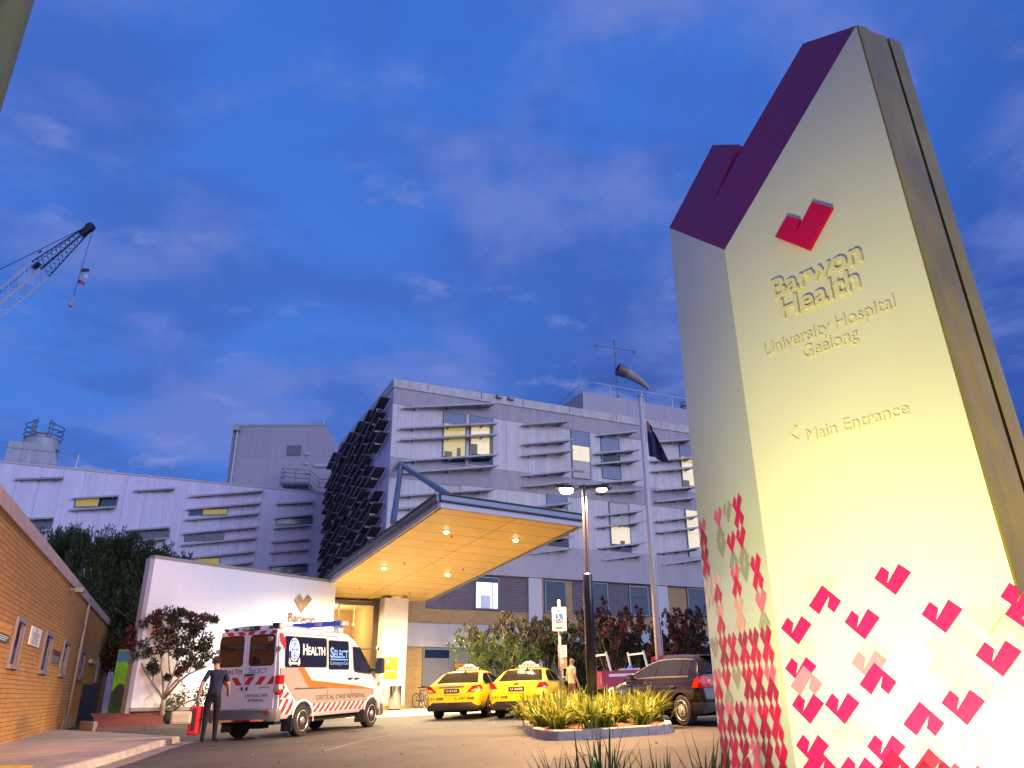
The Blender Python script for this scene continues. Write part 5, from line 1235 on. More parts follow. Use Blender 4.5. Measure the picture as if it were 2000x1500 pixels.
for s in (-1, 1):
    mb = MB(); mb.prism([(-.755, s*.50, .78), (-.70, s*.86, .77), (-.46, s*.893, .80), (-.62, s*.885, 1.0), (-.70, s*.72, 1.01), (-.73, s*.52, .98)], (0, 0, .0001)) if False else None
    mb = MB(); P = [V(-.765, s*.50, .79), V(-.735, s*.74, .775), V(-.64, s*.872, .775), V(-.47, s*.893, .79), V(-.58, s*.885, .93), V(-.66, s*.845, 1.005), V(-.725, s*.70, 1.01), V(-.75, s*.52, .97)]
    c = V(-.66, s*.84, .90)+V(-.06, s*.03, 0)
    for i in range(8): mb.poly([P[i], P[(i+1) % 8], c])
    mb.poly(list(reversed([p-V(-.03, s*.03, 0) for p in P])), 0)
    b = MB(); tl = mb.build('tail_light', TAILR, GO, smooth=True)
    for yy, zz in ((.60, .88), (.76, .90)): b.lathe([(0, .055), (.02, .05)], (-.745-(.02 if yy < .7 else -.03), s*yy, zz), (-1, s*.35, 0), 12)
    b.build('lens', mat('pink_lens', (.75, .35, .35), .15, coat=1), tl)
    mb = MB(); mb.box(1.72, 1.92, s*.88, s*1.03, .97, 1.10) if s > 0 else mb.box(1.72, 1.92, s*1.03, s*.88, .97, 1.10); mb.build('wing_mirror', BLKP, GO, bevel=.03)
    mb = MB()
    mb.box(.45, 2.12, min(s*.878, s*.897), max(s*.878, s*.897), .565, .605); mb.build('side_moulding', BLKP, GO, bevel=.006)
    mb = MB()
    for x in (.16, 1.05): mb.box(x, x+.17, min(s*.87, s*.90), max(s*.87, s*.90), .80, .83)
    mb.build('door_handle', mat('handle_grey', (.10, .085, .08), .3, .4), GO, bevel=.008)
    mb = MB()
    for x in (.97, 2.05): mb.pbox((x, s*.884, .26), (.008, 0, 0), (0, s*.001, 0), (0, 0, .66))
    mb.build('door_seam', HOLE, GO)
    mb = MB(); mb.ball((3.12, s*.72, .72), .12, sc_=(1.2, .8, .8)); mb.build('headlight', CLEARL, GO, smooth=True)
mb = MB(); loft(mb, [(-.79, [(0, .30), (.66, .30), (.70, .38), (.70, .47), (0, .48)]), (-.72, [(0, .26), (.80, .26), (.85, .34), (.85, .48), (0, .49)]), (-.42, [(0, .24), (.86, .24), (.89, .34), (.89, .485), (0, .49)])]); mb.build('rear_bumper', mat('bumper_dark', (.03, .026, .03), .3, coat=.6), GO, autosmooth=40)
mb = MB(); mb.box(-.775, -.74, -.26, .26, .62, .74); mb.build('number_plate', SW, GO)

# taxis
lowS = [(-1.14, .72, .40, .60, .66), (-1.12, .82, .34, .80, .88), (-1.04, .89, .27, .97, 1.03), (-.8, .915, .24, 1.0, 1.06), (-.3, .93, .21, 1.0, 1.04), (.5, .932, .20, .985, 1.02), (1.5, .932, .20, .96, 1.0), (2.2, .925, .20, .935, .985), (2.8, .905, .21, .88, .94), (3.3, .85, .23, .79, .85), (3.6, .74, .27, .66, .72), (3.75, .58, .33, .54, .58)]
ghS = [(-.62, 1.03), (-.45, 1.12), (-.2, 1.25), (.05, 1.36), (.2, 1.405), (.45, 1.435), (.9, 1.445), (1.2, 1.425), (1.5, 1.33), (1.85, 1.19), (2.3, .99)]
TXY = mat('taxi_yellow', (.84, .60, .012), .28, coat=.35)
BUMP = mat('taxi_bumper_black', (.03, .022, .018), .5)
def make_taxi(lab, px_l, lat, plate, chrome):
    p = ground_at(*px_l); l_, m_ = on_slope(p.x, p.y, 77); org = l_+m_ @ V(0, lat, 0)
    T_, sd, glass, zr2 = car('taxi', lab, org, m_, TXY, lowS, ghS, (0, 2.84), .325, .215, .925, 'steel', 'yellow taxis in the drop off bay', RIMA, [(-.22, .70), (.78, 1.75)], yb=.865, yr=.62, belt=1.0, holes=7)
    g = glass(-.56, .14, .70, .56, 'rear_window'); glass(2.2, 1.36, .70, .56, 'windscreen')
    mb = MB(); mb.box(-.10, -.06, -.40, .40, 1.225, 1.26) if False else mb.box(-.47, -.40, -.40, .38, 1.075, 1.105); mb.build('brake_light', mat('pink_glow', (.5, .12, .08), .3, emit=(1, .25, .12), estr=.25), g)
    for s in (-1, 1):
        mb = MB()
        if chrome: P = [V(-1.155, s*.50, .80), V(-1.13, s*.76, .785), V(-1.02, s*.905, .81), V(-.80, s*.93, .86), V(-.88, s*.915, .98), V(-1.03, s*.87, 1.005), V(-1.12, s*.70, .985)]
        else: P = [V(-1.14, s*.60, .86), V(-1.12, s*.78, .85), V(-1.03, s*.905, .85), V(-.84, s*.93, .86), V(-.90, s*.92, .96), V(-1.03, s*.885, 1.02), V(-1.11, s*.72, 1.015)]
        c = sum(P, V(0, 0, 0))/7+V(-.05, s*.025, 0)
        for i in range(7): mb.poly([P[i], P[(i+1) % 7], c], 0)
        mb.poly([lerp(P[1], c, .1)+V(-.012, 0, .0), lerp(P[2], c, .1)+V(-.01, s*.012, 0), lerp(P[3], c, .15)+V(-.006, s*.012, 0), c+V(-.006, s*.006, -.02)], 1)
        mb.build('tail_light', [TAILR, CLEARL], T_)
        mb = MB(); mb.box(1.75, 1.95, min(s*.93, s*1.08), max(s*.93, s*1.08), 1.0, 1.14); mm = mb.build('wing_mirror', TXY, T_, bevel=.03)
        mb = MB(); mb.box(1.742, 1.752, min(s*.95, s*1.06), max(s*.95, s*1.06), 1.02, 1.12); mb.build('mirror_glass', mat('blue_mirror', (.15, .25, .6), .1, .6), mm)
        mb = MB()
        for x in (.30, 1.12): mb.box(x, x+.2, min(s*.92, s*.945), max(s*.92, s*.945), .85, .885)
        mb.build('door_handle', TXY, T_, bevel=.008)
        mb = MB()
        for x in (.74, 1.95): mb.pbox((x, s*.936, .30), (.008, 0, 0), (0, s*.001, 0), (0, 0, .64))
        mb.build('door_seam', HOLE, T_)
    mb = MB(); loft(mb, [(-1.175, [(0, .34), (.60, .34), (.66, .42), (.56, .50), (0, .50)]), (-1.12, [(0, .27), (.80, .27), (.84, .36), (.70, .505), (0, .505)]), (-.9, [(0, .24), (.88, .24), (.925, .36), (.8, .50), (0, .50)])]); mb.build('rear_bumper', BUMP, T_, autosmooth=40)
    mb = MB(); mb.box(-1.165, -1.13, -.24, .24, .78, .90, 0); mb.text(plate, (-1.167, 0, .805), (0, -1, 0), (0, 0, 1), .09, 1, .01, width=.38); mb.build('number_plate', [SBL, SW], T_)
    mb = MB()
    for y, s in ((.52, '131 008'), (-.42, 'L 131 008')): mb.text(s, (-1.165, y, .585), (0, -1, 0), (0, 0, 1), .10, 0, .012, width=.48 if y > 0 else .62)
    mb.text('Geelong Taxi Network', (-1.15, 0, .70), (0, -1, 0), (0, 0, 1), .05, 0, .0, width=.55); mb.build('lettering', BLKT, T_)
    mb = MB(); mb.box(-1.15, -1.11, -.40, .40, .945, .985) if chrome else mb.box(-1.135, -1.11, -.07, .07, .965, 1.01); mb.build('boot_trim', CHROME, T_, bevel=.01)
    mb = MB(); mb.pbox((-1.128, -.55, .55), (.002, 0, 0), (0, 1.1, 0), (0, 0, .006)); mb.build('boot_seam', HOLE, T_)
    # roof sign
    mb = MB(); prof = [(-.34, 1.47), (-.34, 1.545), (-.22, 1.555), (-.17, 1.62), (-.08, 1.66), (.08, 1.66), (.17, 1.62), (.22, 1.555), (.34, 1.545), (.34, 1.47)]
    mb.prism([(.78, y, z) for y, z in prof], (.14, 0, 0)); sgn = mb.build('roof_sign', mat('taxi_sign_white', (.8, .76, .68), .4, emit=(1, .85, .6), estr=.25), T_, bevel=.01)
    mb = MB(); mb.text('TAXI', (.776, 0, 1.50), (0, -1, 0), (0, 0, 1), .11, 0, .012, width=.36); mb.build('lettering', BLKT, sgn)
    mb = MB(); mb.lathe([(0, .03), (.05, .03)], (.85, -.42, 1.45), (0, 0, 1), 8); mb.lathe([(0, .03), (.05, .03)], (.85, .42, 1.45), (0, 0, 1), 8); mb.build('roof_lamp', AMBER, T_)
    mb = MB(); mb.tube([(.3, .28, 1.42), (.18, .34, 1.78)], .008, 5); mb.tube([(.1, -.1, 1.38), (.1, -.1, 1.44)], .03, 6); mb.build('aerial', PLAST, T_)
    return T_
make_taxi('yellow taxi farther left with chrome boot strip and plate U 0147', (862, 1403.5), -.72, 'U 0147', True)
make_taxi('yellow taxi beside the planted island with plain boot lid', (983, 1401.5), -.72, 'U 5608', False)

# maroon utility with ladder rack
MAR = mat('maroon_paint', (.22, .008, .06), .28, coat=.6); 
l_, m_ = on_slope(2.95, 29.6, 12)
UT = thing('utility_truck', 'maroon tray utility with white ladder racks parked behind the planted island', 'truck', l_, m_)
mb = MB(); mb.box(0, 2.5, -.88, -.82, .72, 1.28); mb.box(0, 2.5, .82, .88, .72, 1.28); mb.box(0, .05, -.82, .82, .72, 1.28); mb.box(2.45, 2.5, -.82, .82, .72, 1.28); mb.box(.0, 2.5, -.86, .86, .68, .74); mb.box(.25, 2.3, -.886, -.882, 1.08, 1.17, 1)
mb.build('tray', [MAR, mat('white_stripe', (.6, .55, .58), .4)], UT)
mb = MB(); loft(mb, [(2.52, [(0, .45), (.84, .45), (.86, 1.1), (.70, 1.72), (0, 1.76)]), (3.5, [(0, .45), (.84, .45), (.86, 1.1), (.70, 1.74), (0, 1.78)]), (4.1, [(0, .45), (.84, .45), (.85, 1.06), (.76, 1.14), (0, 1.16)]), (5.0, [(0, .45), (.78, .45), (.78, .85), (.7, .95), (0, .98)])]); mb.build('cab', MAR, UT, autosmooth=35)
mb = MB(); mb.poly([(2.75, -.845, 1.18), (3.5, -.845, 1.18), (3.45, -.73, 1.64), (2.8, -.73, 1.64)]); mb.poly([(2.513, -.66, 1.2), (2.513, .66, 1.2), (2.513, .58, 1.62), (2.513, -.58, 1.62)]); mb.build('cab_window', GLASSV, UT)
for x in (.35, 1.75):
    mb = MB(); mb.tube([(x, -.85, 1.25), (x-.12, -.80, 1.92)], .04, 6); mb.tube([(x, .85, 1.25), (x-.12, .80, 1.92)], .04, 6); mb.tube([(x-.10, -.82, 1.82), (x-.10, .82, 1.82)], .035, 6); mb.build('ladder_rack', mat('white_rack', (.62, .60, .58), .45), UT)
mb = MB(); mb.box(-.03, .01, -.87, -.70, .85, 1.15); mb.box(-.03, .01, .70, .87, .85, 1.15); mb.build('tail_light', mat('orange_tail', (.55, .09, .02), .2, coat=.6), UT)
mb = MB(); mb.box(.9, 1.5, -.70, -.1, 1.26, 1.34, 0); mb.lathe([(0, .10), (.06, .09), (.10, .05)], (1.2, -.5, 1.34), (0, 0, 1), 12, 1); mb.build('tool_box', [EDGE, mat('blue_beacon', (.03, .15, .7), .3)], UT)
for x in (.9, 3.9):
    for s in (-1, 1): wheel(UT, x, s*.76, .33, .2, 8)

# ------------------------------------------------------------------ street lamp on the island
LPx, LPy = 1.70, 17.9
lz0 = gz(LPx, LPy)
LS = thing('street_lamp', 'black double headed street lamp glowing above the planted island', 'street lamp', (LPx, LPy, lz0))
POLEM = mat('black_pole_paint', (.016, .014, .018), .25, coat=.4)
def Zat(px, py, Y_): return at_y(px, py, Y_).z-lz0
z_top = Zat(1128, 950, LPy); z_s1 = Zat(1132, 1120, LPy); z_s0 = Zat(1142, 1358, LPy)
mb = MB(); mb.lathe([(.1, .16), (.13, .16), (.135, .085), (z_s0+.02, .085), (z_s0+.05, .066), (z_top, .058)], (0, 0, 0), (0, 0, 1), 18); mb.build('pole', POLEM, LS, autosmooth=40)
mb = MB(); mb.lathe([(z_s0, .105), (z_s0+.01, .112), (z_s1-.03, .112), (z_s1, .085)], (0, 0, 0), (0, 0, 1), 20); mb.build('sleeve', POLEM, LS, autosmooth=40)
mb = MB(); mb.lathe([(0, .062), (.03, .068), (.07, .05), (.09, .01)], (0, 0, z_top-.05), (0, 0, 1), 14); mb.tube([(-.24, .02, z_top-.02), (.20, -.0, z_top-.02)], .05, 10); mb.build('crossarm', POLEM, LS, autosmooth=40)
SOD = mat('sodium_lens', (1, .8, .5), .3, emit=(1, .50, .20), estr=26)
SODW = mat('white_lamp_lens', (1, .9, .7), .3, emit=(1, .80, .46), estr=140)
for s, ln in ((-1, SODW), (1, SOD)):
    mb = MB(); x0, x1 = .14, .62; yd = .10*s
    loft_ = [(.12, [(0, -.03), (.07, -.03), (.07, .03), (0, .04)]), (.22, [(0, -.06), (.14, -.06), (.13, .03), (0, .05)]), (.58, [(0, -.055), (.15, -.055), (.13, .03), (0, .04)]), (.68, [(0, -.03), (.09, -.03), (.08, .01), (0, .015)])]
    loft(mb, loft_); mb.v = [V(s*v.x, v.y, v.z+z_top-.03+abs(v.x)*.03) for v in mb.v]
    hd = mb.build('lamp_head', POLEM, LS, autosmooth=40)
    mb = MB(); mb.ball((s*.42, 0, z_top-(.09 if s < 0 else .08)), .13 if s < 0 else .105, sc_=(1.25, 1.0, .75 if s < 0 else .55)); mb.build('lens', ln, hd, smooth=True)
hz = lz0+z_top
lamp('street_light', 'SPOT', (LPx-.42, LPy, hz-.25), 6000, (1, .62, .27), (LPx-.6, LPy-.3, 0), .10, 165, .35)
lamp('street_light', 'SPOT', (LPx+.42, LPy, hz-.25), 4200, (1, .50, .21), (LPx+.6, LPy-.5, 0), .10, 165, .35)
# pole standing next to the photographer, its own lamp lights the brick wall
d = ray(0, 70); pd = 4.6; px_ = V(d.x, d.y, 0).normalized(); 
PP = V(-2.93, 3.33, 0)
def pole_px(): return
NP = thing('lamp_post', 'thick olive grey lamp post beside the photographer, mostly out of frame', 'lamp post', (PP.x, PP.y, gz(PP.x, PP.y)))
mb = MB(); mb.tube([(0, 0, -.1), (0, 0, 7.2)], [.115, .105], 24); mb.build('pole', mat('olive_pole', (.17, .15, .045), .5, 0, var=.3, vscale=3, stretch=(1, 1, .3)), NP, smooth=True)
mb = MB(); mb.tube([(0, 0, 7.15), (-.3, .5, 7.45), (-.9, 1.5, 7.5)], .05, 10); mb.build('arm', POLEM, NP, smooth=True)
mb = MB(); mb.box(-1.2, -.7, 1.3, 1.9, 7.40, 7.52); hd = mb.build('lamp_head', POLEM, NP, bevel=.02)
mb = MB(); mb.ball((-.95, 1.6, 7.38), .12, sc_=(1.2, 1.2, .4)); mb.build('lens', SOD, hd, smooth=True)
lamp('street_light', 'SPOT', (PP.x-.95, PP.y+1.6, 7.25), 17000, (1, .47, .16), (-13.6, 20.5, 2.0), .12, 42, .5)

# flagpole
FP0 = V(5.36, 30, gz(5.36, 30)); ft = at_y(1250, 775, 30).z-FP0.z
FG = thing('flagpole', 'tall white flagpole rising behind the dark hatchback', 'flagpole', FP0)
mb = MB(); mb.tube([(0, 0, 0), (0, 0, ft)], [.13, .085], 14); mb.build('pole', mat('white_pole', (.62, .58, .55), .4), FG, smooth=True)
mb = MB(); mb.lathe([(0, .12), (.05, .13), (.10, .05)], (0, 0, ft), (0, 0, 1), 12); mb.build('finial', STEEL, FG)
mb = MB(); mb.tube([(.15, -.05, 1.2), (.13, -.05, ft-.1)], .012, 4); mb.build('halyard', SW, FG)
fz1 = at_y(1262, 818, 30).z-FP0.z; fz0 = at_y(1270, 890, 30).z-FP0.z
FLG = thing('flag', 'dark blue flag hanging limp from the flagpole', 'flag', FP0+V(.16, -.02, 0))
mb = MB(); nx, nz_ = 14, 10
def fpt(i, k):
    s, t_ = i/nx, k/nz_; x = .02+.62*s*(.45+.75*t_); y = .16*math.sin(s*9+t_*2.2)*s+.05*math.sin(s*17); z = fz1+(fz0-fz1)*t_-(.55*s*(1-.4*t_)); return (x, y, z)
for i in range(nx):
    for k in range(nz_): mb.poly([fpt(i, k), fpt(i+1, k), fpt(i+1, k+1), fpt(i, k+1)], 1 if (k < 3 and i < 5 and (i+k) % 2) else (2 if k < 3 and i < 5 else 0))
mb.build('cloth', [mat('navy_cloth', (.03, .035, .10), .9), mat('red_cloth', (.35, .03, .04), .9), mat('white_cloth', (.5, .48, .5), .9)], FLG, weld=True, smooth=True)

# accessible parking sign
SP = V(1.06, 18.5, 0); SP.z = gz(SP.x, SP.y)
o = thing('parking_sign', 'white accessible parking sign with blue wheelchair symbol on a thin post', 'sign', SP)
zp = lambda px, py: at_y(px, py, 18.5).z-SP.z
xp = lambda px, py: at_y(px, py, 18.5).x-SP.x
mb = MB(); mb.tube([(0, 0, 0), (0, 0, zp(1091, 1172))], .033, 10); mb.build('post', mat('grey_post', (.38, .34, .33), .45, .3), o, smooth=True)
z1, z0 = zp(1093, 1186), zp(1095, 1233); x0, x1 = -.165, .165
mb = MB(); mb.mesh([(x, -.05, z) for x, z in rrect(x0, x1, z0, z1, .025)], [tuple(range(20))], None, 0); mb.mesh([(x, -.038, z) for x, z in rrect(x0, x1, z0, z1, .025)], [tuple(range(20))], None, 3)
H_ = z1-z0; GRN = mat('sign_green', (.0, .20, .12), .5); BLS = mat('sign_blue', (.02, .08, .42), .5)
mb.text('P', (0, -.053, z1-H_*.25), (1, 0, 0), (0, 0, 1), .11, 1, .012)
mb.mesh([(x, -.053, z) for x, z in rrect(-.085, .085, z0+H_*.38, z0+H_*.72, .012)], [tuple(range(20))], None, 2)
cz = z0+H_*.50
def ringp(c, r0, r1, a0, a1, m, y, n=16):
    for i in range(n):
        p, q = R(a0+(a1-a0)*i/n), R(a0+(a1-a0)*(i+1)/n); mb.poly([(c[0]+r*math.cos(a), y, c[1]+r*math.sin(a)) for r, a in ((r0, p), (r1, p), (r1, q), (r0, q))], m)
ringp((-.012, cz-.015), .034, .046, 120, 330, 0, -.056); ringp((-.022, cz+.082), .0005, .017, 0, 360, 0, -.056, 10)
for a, b in (((-.022, cz+.06), (-.016, cz+.005)), ((-.016, cz+.005), (.025, cz+.005)), ((.025, cz+.005), (.043, cz-.05)), ((.043, cz-.05), (.062, cz-.045)), ((-.02, cz+.038), (.018, cz+.036))):
    A_, B_ = V(a[0], 0, a[1]), V(b[0], 0, b[1]); d = (B_-A_).normalized(); nn_ = V(-d.z, 0, d.x)*.008; mb.poly([tuple(V(p.x, -.0565, p.z)) for p in (A_-nn_-d*.005, B_-nn_+d*.005, B_+nn_+d*.005, A_+nn_-d*.005)], 0)
mb.text('PERMIT', (0, -.053, z0+H_*.275), (1, 0, 0), (0, 0, 1), .032, 4, .0) if False else mb.text('CONSULT', (0, -.053, z0+H_*.285), (1, 0, 0), (0, 0, 1), .026, 4, .0, width=.14)
mb.box(-.085, .045, -.054, -.052, z0+H_*.135, z0+H_*.175, 1); mb.poly([(.045, -.0535, z0+H_*.11), (.085, -.0535, z0+H_*.155), (.045, -.0535, z0+H_*.20)], 1)
mb.build('sign_panel', [mat('bright_sign_white', (.50, .48, .49), .4), GRN, BLS, STEEL, SBL], o, recalc=False)
# small pole sign behind the second taxi
q = at_y(1099, 1290, 32); SP2 = V(q.x, 32, gz(q.x, 32)); zp2 = lambda y: at_y(1100, y, 32).z-SP2.z
o = thing('pole_sign', 'small white and orange pole sign behind the nearer taxi roof', 'sign', SP2)
mb = MB(); mb.tube([(0, .03, 0), (0, .03, zp2(1262))], .03, 8); mb.build('post', mat('grey_post', 0), o)
mb = MB(); mb.box(-.17, .17, -.01, .01, zp2(1284), zp2(1260)); ring(mb, (0, zp2(1265)), .05, .075, -.013, 1)
for k in range(3): mb.box(-.11, .11, -.013, -.011, zp2(1273+3*k), zp2(1272+3*k), 1)
mb.build('white_panel', [SW, SBL], o)
mb = MB(); mb.box(-.17, .17, -.01, .01, zp2(1306), zp2(1286)); ring(mb, (-.02, zp2(1293)), .001, .07, -.013, 1); mb.build('orange_panel', [mat('tan_orange', (.55, .26, .04), .5), SW], o)
# yellow wall sign behind the first taxi
a, b = F.hit(889, 1296, -.2), F.hit(914, 1318, -.2)
o = thing('wall_sign', 'yellow and black no smoking sign on the wall above the first taxi', 'sign', F.world(a[0], -.14, b[1]), F.a)
w_, h_ = b[0]-a[0], a[1]-b[1]; mb = MB(); mb.box(0, w_, 0, .03, h_*.62, h_, 0); mb.box(0, w_, 0, .03, 0, h_*.61, 1); mb.text('NO SMOKING', (w_*.42, -.004, h_*.74), (1, 0, 0), (0, 0, 1), .12, 1, .01, width=w_*.62); ring(mb, (w_*.87, h_*.81), .03, .06, -.004, 2); mb.box(w_*.06, w_*.9, -.004, .0, h_*.42, h_*.52, 2)
mb.build('sign_panel', [YEL, SBL, SW], o)

# windsock and mast on the hospital roof
q = F.hit(1206, 775, 9.5); WB = F.world(q[0], 9.5, PZ)
zw = lambda px, py: F.hit(px, py, 9.5)[1]-PZ
WS = thing('windsock_mast', 'thin rooftop mast with crossbar aerial and a windsock', 'mast', WB, F.a)
mb = MB(); mb.tube([(0, 0, -.3), (0, 0, zw(1200, 665))], .045, 6); mb.tube([(.12, 0, -.3), (.12, 0, 1.6)], .09, 6); mb.build('mast', mat('mast_grey', (.17, .16, .19), .5, .3), WS)
mb = MB(); ua = F.hit(1164, 683, 9.5)[0]-q[0]; ub = F.hit(1238, 680, 9.5)[0]-q[0]; zc_ = zw(1200, 682); mb.tube([(ua, 0, zc_), (ub, 0, zc_+.18)], .03, 5)
for u, z in ((ua, zc_), (ub, zc_+.18)): mb.lathe([(0, .07), (.22, .07)], (u, 0, z-.16), (0, 0, 1), 8)
mb.tube([(.05, 0, zc_), (.10, 0, zc_-.8)], .04, 5); mb.lathe([(0, .06), (.12, .06)], (-.02, 0, zw(1200, 667)), (0, 0, 1), 8); mb.build('aerial', mat('mast_grey', 0), WS)
s0 = V(.1, -.1, zw(1207, 722)); sdir = V(F.hit(1262, 752, 9.5)[0]-F.hit(1207, 722, 9.5)[0], -.4, F.hit(1262, 752, 9.5)[1]-F.hit(1207, 722, 9.5)[1]); L_ = sdir.length; sdir.normalize()
mb = MB(); mb.lathe([(0, .50), (.05, .53), (.75, .46), (.78, .42)], s0, sdir, 18); mb.lathe([(-.02, .34), (.01, .34)], s0, sdir, 16, 1); mb.build('sock_collar', [mat('sock_grey', (.16, .14, .14), .5, .3), HOLE], WS, autosmooth=40)
mb = MB(); pp = [s0+sdir*(.75+i*(L_-.75)/8)+V(0, 0, -.05*i*i*.16) for i in range(9)]; mb.tube(pp, [.45, .43, .40, .36, .32, .28, .24, .20, .16], 14); mb.build('sock', mat('sock_fabric', (.40, .30, .30), .8, var=.15, vscale=1.5), WS, smooth=True)

# ------------------------------------------------------------------ crane
YC = 90
tip = at_y(176, 444, YC); mid = at_y(79, 526, YC); low_ = at_y(0, 592, YC)
jd = (mid-tip).normalized(); jw = V(0, 1, 0); ju = jd.cross(jw).normalized(); ju = -ju if ju.z < 0 else ju
CR = thing('crane', 'lattice boom crane with dark tip rising beyond the left roofs', 'crane', (tip+jd*75).to_tuple() if False else tuple(tip+jd*72))
def lattice(mb, p0, p1, w0, w1, n, r, br):
    ch = [(a, b) for a in (-1, 1) for b in (-1, 1)]
    pt = lambda s, a, b: lerp(p0, p1, s)+ju*(a*(w0+(w1-w0)*s)/2)+jw*(b*(w0+(w1-w0)*s)/2)
    for a, b in ch: mb.tube([pt(0, a, b), pt(1, a, b)], r, 5)
    for i in range(n):
        s0, s1 = i/n, (i+1)/n
        for b in (-1, 1):
            mb.tube([pt(s0, -1, b), pt((s0+s1)/2, 1, b)], br, 4); mb.tube([pt((s0+s1)/2, 1, b), pt(s1, -1, b)], br, 4)
        for a in (-1, 1):
            mb.tube([pt(s0, a, -1), pt((s0+s1)/2, a, 1)], br, 4); mb.tube([pt((s0+s1)/2, a, 1), pt(s1, a, -1)], br, 4)
CRD = mat('crane_dark', (.018, .035, .055), .5, .3); CRW = mat('crane_pale', (.66, .55, .58), .6)
mb = MB(); lattice(mb, tip, mid, .5, 1.9, 6, .085, .038); mb.build('boom_tip', CRD, CR, world=True)
mb = MB(); lattice(mb, mid, tip+jd*60, 1.9, 1.9, 20, .08, .028); mb.build('boom', CRW, CR, world=True)
mb = MB(); mb.lathe([(-.3, .62), (.3, .62)], tip, jw, 16); mb.pbox(tip-jw*.25-ju*.5, jd*1.6, jw*.5, ju*.9); mb.build('sheave_head', CRD, CR, world=True); mb = MB(); mb.pbox(mid+ju*.95-jd*.6, jd*1.2, jw*.6, ju*.35); mb.build('guide_sheave', CRD, CR, world=True)
mb = MB(); pl = at_y(0, 530, YC); pd_ = (pl-tip).normalized(); mb.tube([tip+ju*.4, tip+pd_*70], .05, 5); mb.tube([tip+ju*.5, mid+ju*1.3, tip+jd*50+ju*1.4], .035, 4); sp_ = tip+pd_*6.9; mb.tube([sp_, sp_+pd_*.5], .12, 6); mb.build('pendant_line', CRD, CR, world=True)
hb0 = tip-jd*.3+V(.3, 0, -.2); hb1 = V(hb0.x-.6, hb0.y, at_y(137, 596, YC).z)
mb = MB(); mb.tube([hb0, hb1], .035, 4); mb.build('hoist_cable', CRD, CR, world=True)
mb = MB(); mb.tube([hb1+V(0, 0, 1.4), hb1], [.08, .12], 6); mb.ball(hb1, .28); mb.build('hook_block', mat('hook_pink', (.45, .28, .30), .6), CR, world=True)
for k, (py, col, nm) in enumerate(((527, (.06, .06, .08), 'black'), (538, (.55, .48, .52), 'white'), (549, (.42, .04, .08), 'red'))):
    z = at_y(160, py, YC).z; s = (hb0.z-z)/(hb0.z-hb1.z); x = hb0.x+(hb1.x-hb0.x)*s
    o = thing('pennant', {'black': 'black pennant topmost on the crane hoist cable', 'white': 'white pennant between the black and red ones on the hoist cable', 'red': 'red pennant lowest on the crane hoist cable'}[nm], 'flag', (x, YC, z), None, 'pennants on the crane cable')
    mb = MB(); n = 6; w_ = 1.1 if k < 2 else .95
    P = lambda i, b: (w_*i/n, .10*math.sin(i*1.1+k), (-.30 if b else .30)*(1-.12*i/n)-.13*i/n-(.05*i if k == 2 else 0))
    for i in range(n): mb.poly([P(i, 0), P(i+1, 0), P(i+1, 1), P(i, 1)])
    mb.build('cloth', mat('pennant_'+nm, col, .8), o, smooth=True)
    mb = MB(); mb.tube([(0, 0, -.32), (0, 0, .32)], .025, 5); mb.build('sleeve', CRD, o)

# ------------------------------------------------------------------ bicycles
def bicycle(lab, P, ang, col):
    o = thing('bicycle', lab, 'bicycle', P, R(ang), 'bicycles parked by the wall')
    for x in (0, 1.03):
        mb = MB(); n = 24; mb.tube([(x+.33*math.cos(2*math.pi*i/n), 0, .34+.33*math.sin(2*math.pi*i/n)) for i in range(n+1)], .018, 6, cap=False)
        wl = mb.build('wheel', TYRE, o, smooth=True)
        mb = MB(); mb.tube([(x+.31*math.cos(2*math.pi*i/n), 0, .34+.31*math.sin(2*math.pi*i/n)) for i in range(n+1)], .009, 5, cap=False)
        for i in range(14): a = 2*math.pi*i/14; mb.tube([(x, .015*(-1)**i, .34), (x+.31*math.cos(a), 0, .34+.31*math.sin(a))], .0025, 3)
        mb.tube([(x, -.04, .34), (x, .04, .34)], .02, 6); mb.build('rim', CHROME, wl)
    mb = MB(); bb = (.45, 0, .29); st = (.33, 0, .80); hd = (.86, 0, .82)
    for a, b in ((bb, st), (st, hd), (bb, (.90, 0, .70)), ((0, 0, .34), bb), ((0, 0, .34), st), ((.84, 0, .88), (1.03, 0, .34))): mb.tube([a, b], .017, 6)
    mb.tube([st, (.31, 0, .90)], .014, 6); mb.build('frame', col, o)
    mb = MB(); mb.prism([(.18, -.08, .91), (.18, .08, .91), (.44, .02, .91), (.44, -.02, .91)], (0, 0, .05)); mb.build('saddle', PLAST, o, bevel=.015)
    mb = MB(); mb.tube([(.84, 0, .88), (.83, 0, .97)], .015, 6); mb.tube([(.76, -.28, 1.0), (.86, -.20, .98), (.86, .20, .98), (.76, .28, 1.0)], .013, 6); mb.build('handlebar', PLAST, o)
    mb = MB(); mb.lathe([(-.01, .09), (.01, .09)], bb, (0, 1, 0), 14); mb.tube([(.45, -.08, .29), (.52, -.08, .14)], .01, 5); mb.box(.47, .57, -.16, -.08, .13, .15); mb.build('crank', STEEL, o)
    return o
def bp_(px, w): h = F.hit(px, 1388, w); P = F.world(h[0], w, 0); P.z = gz(P.x, P.y); return P
bicycle('dark bicycle leaning by the wall nearest the pillar', bp_(812, -.9), -48, mat('bike_black', (.02, .02, .025), .35))
bicycle('pale framed bicycle beside the first taxi', bp_(822, -1.3), -62, mat('bike_silver', (.35, .34, .30), .3, .5))
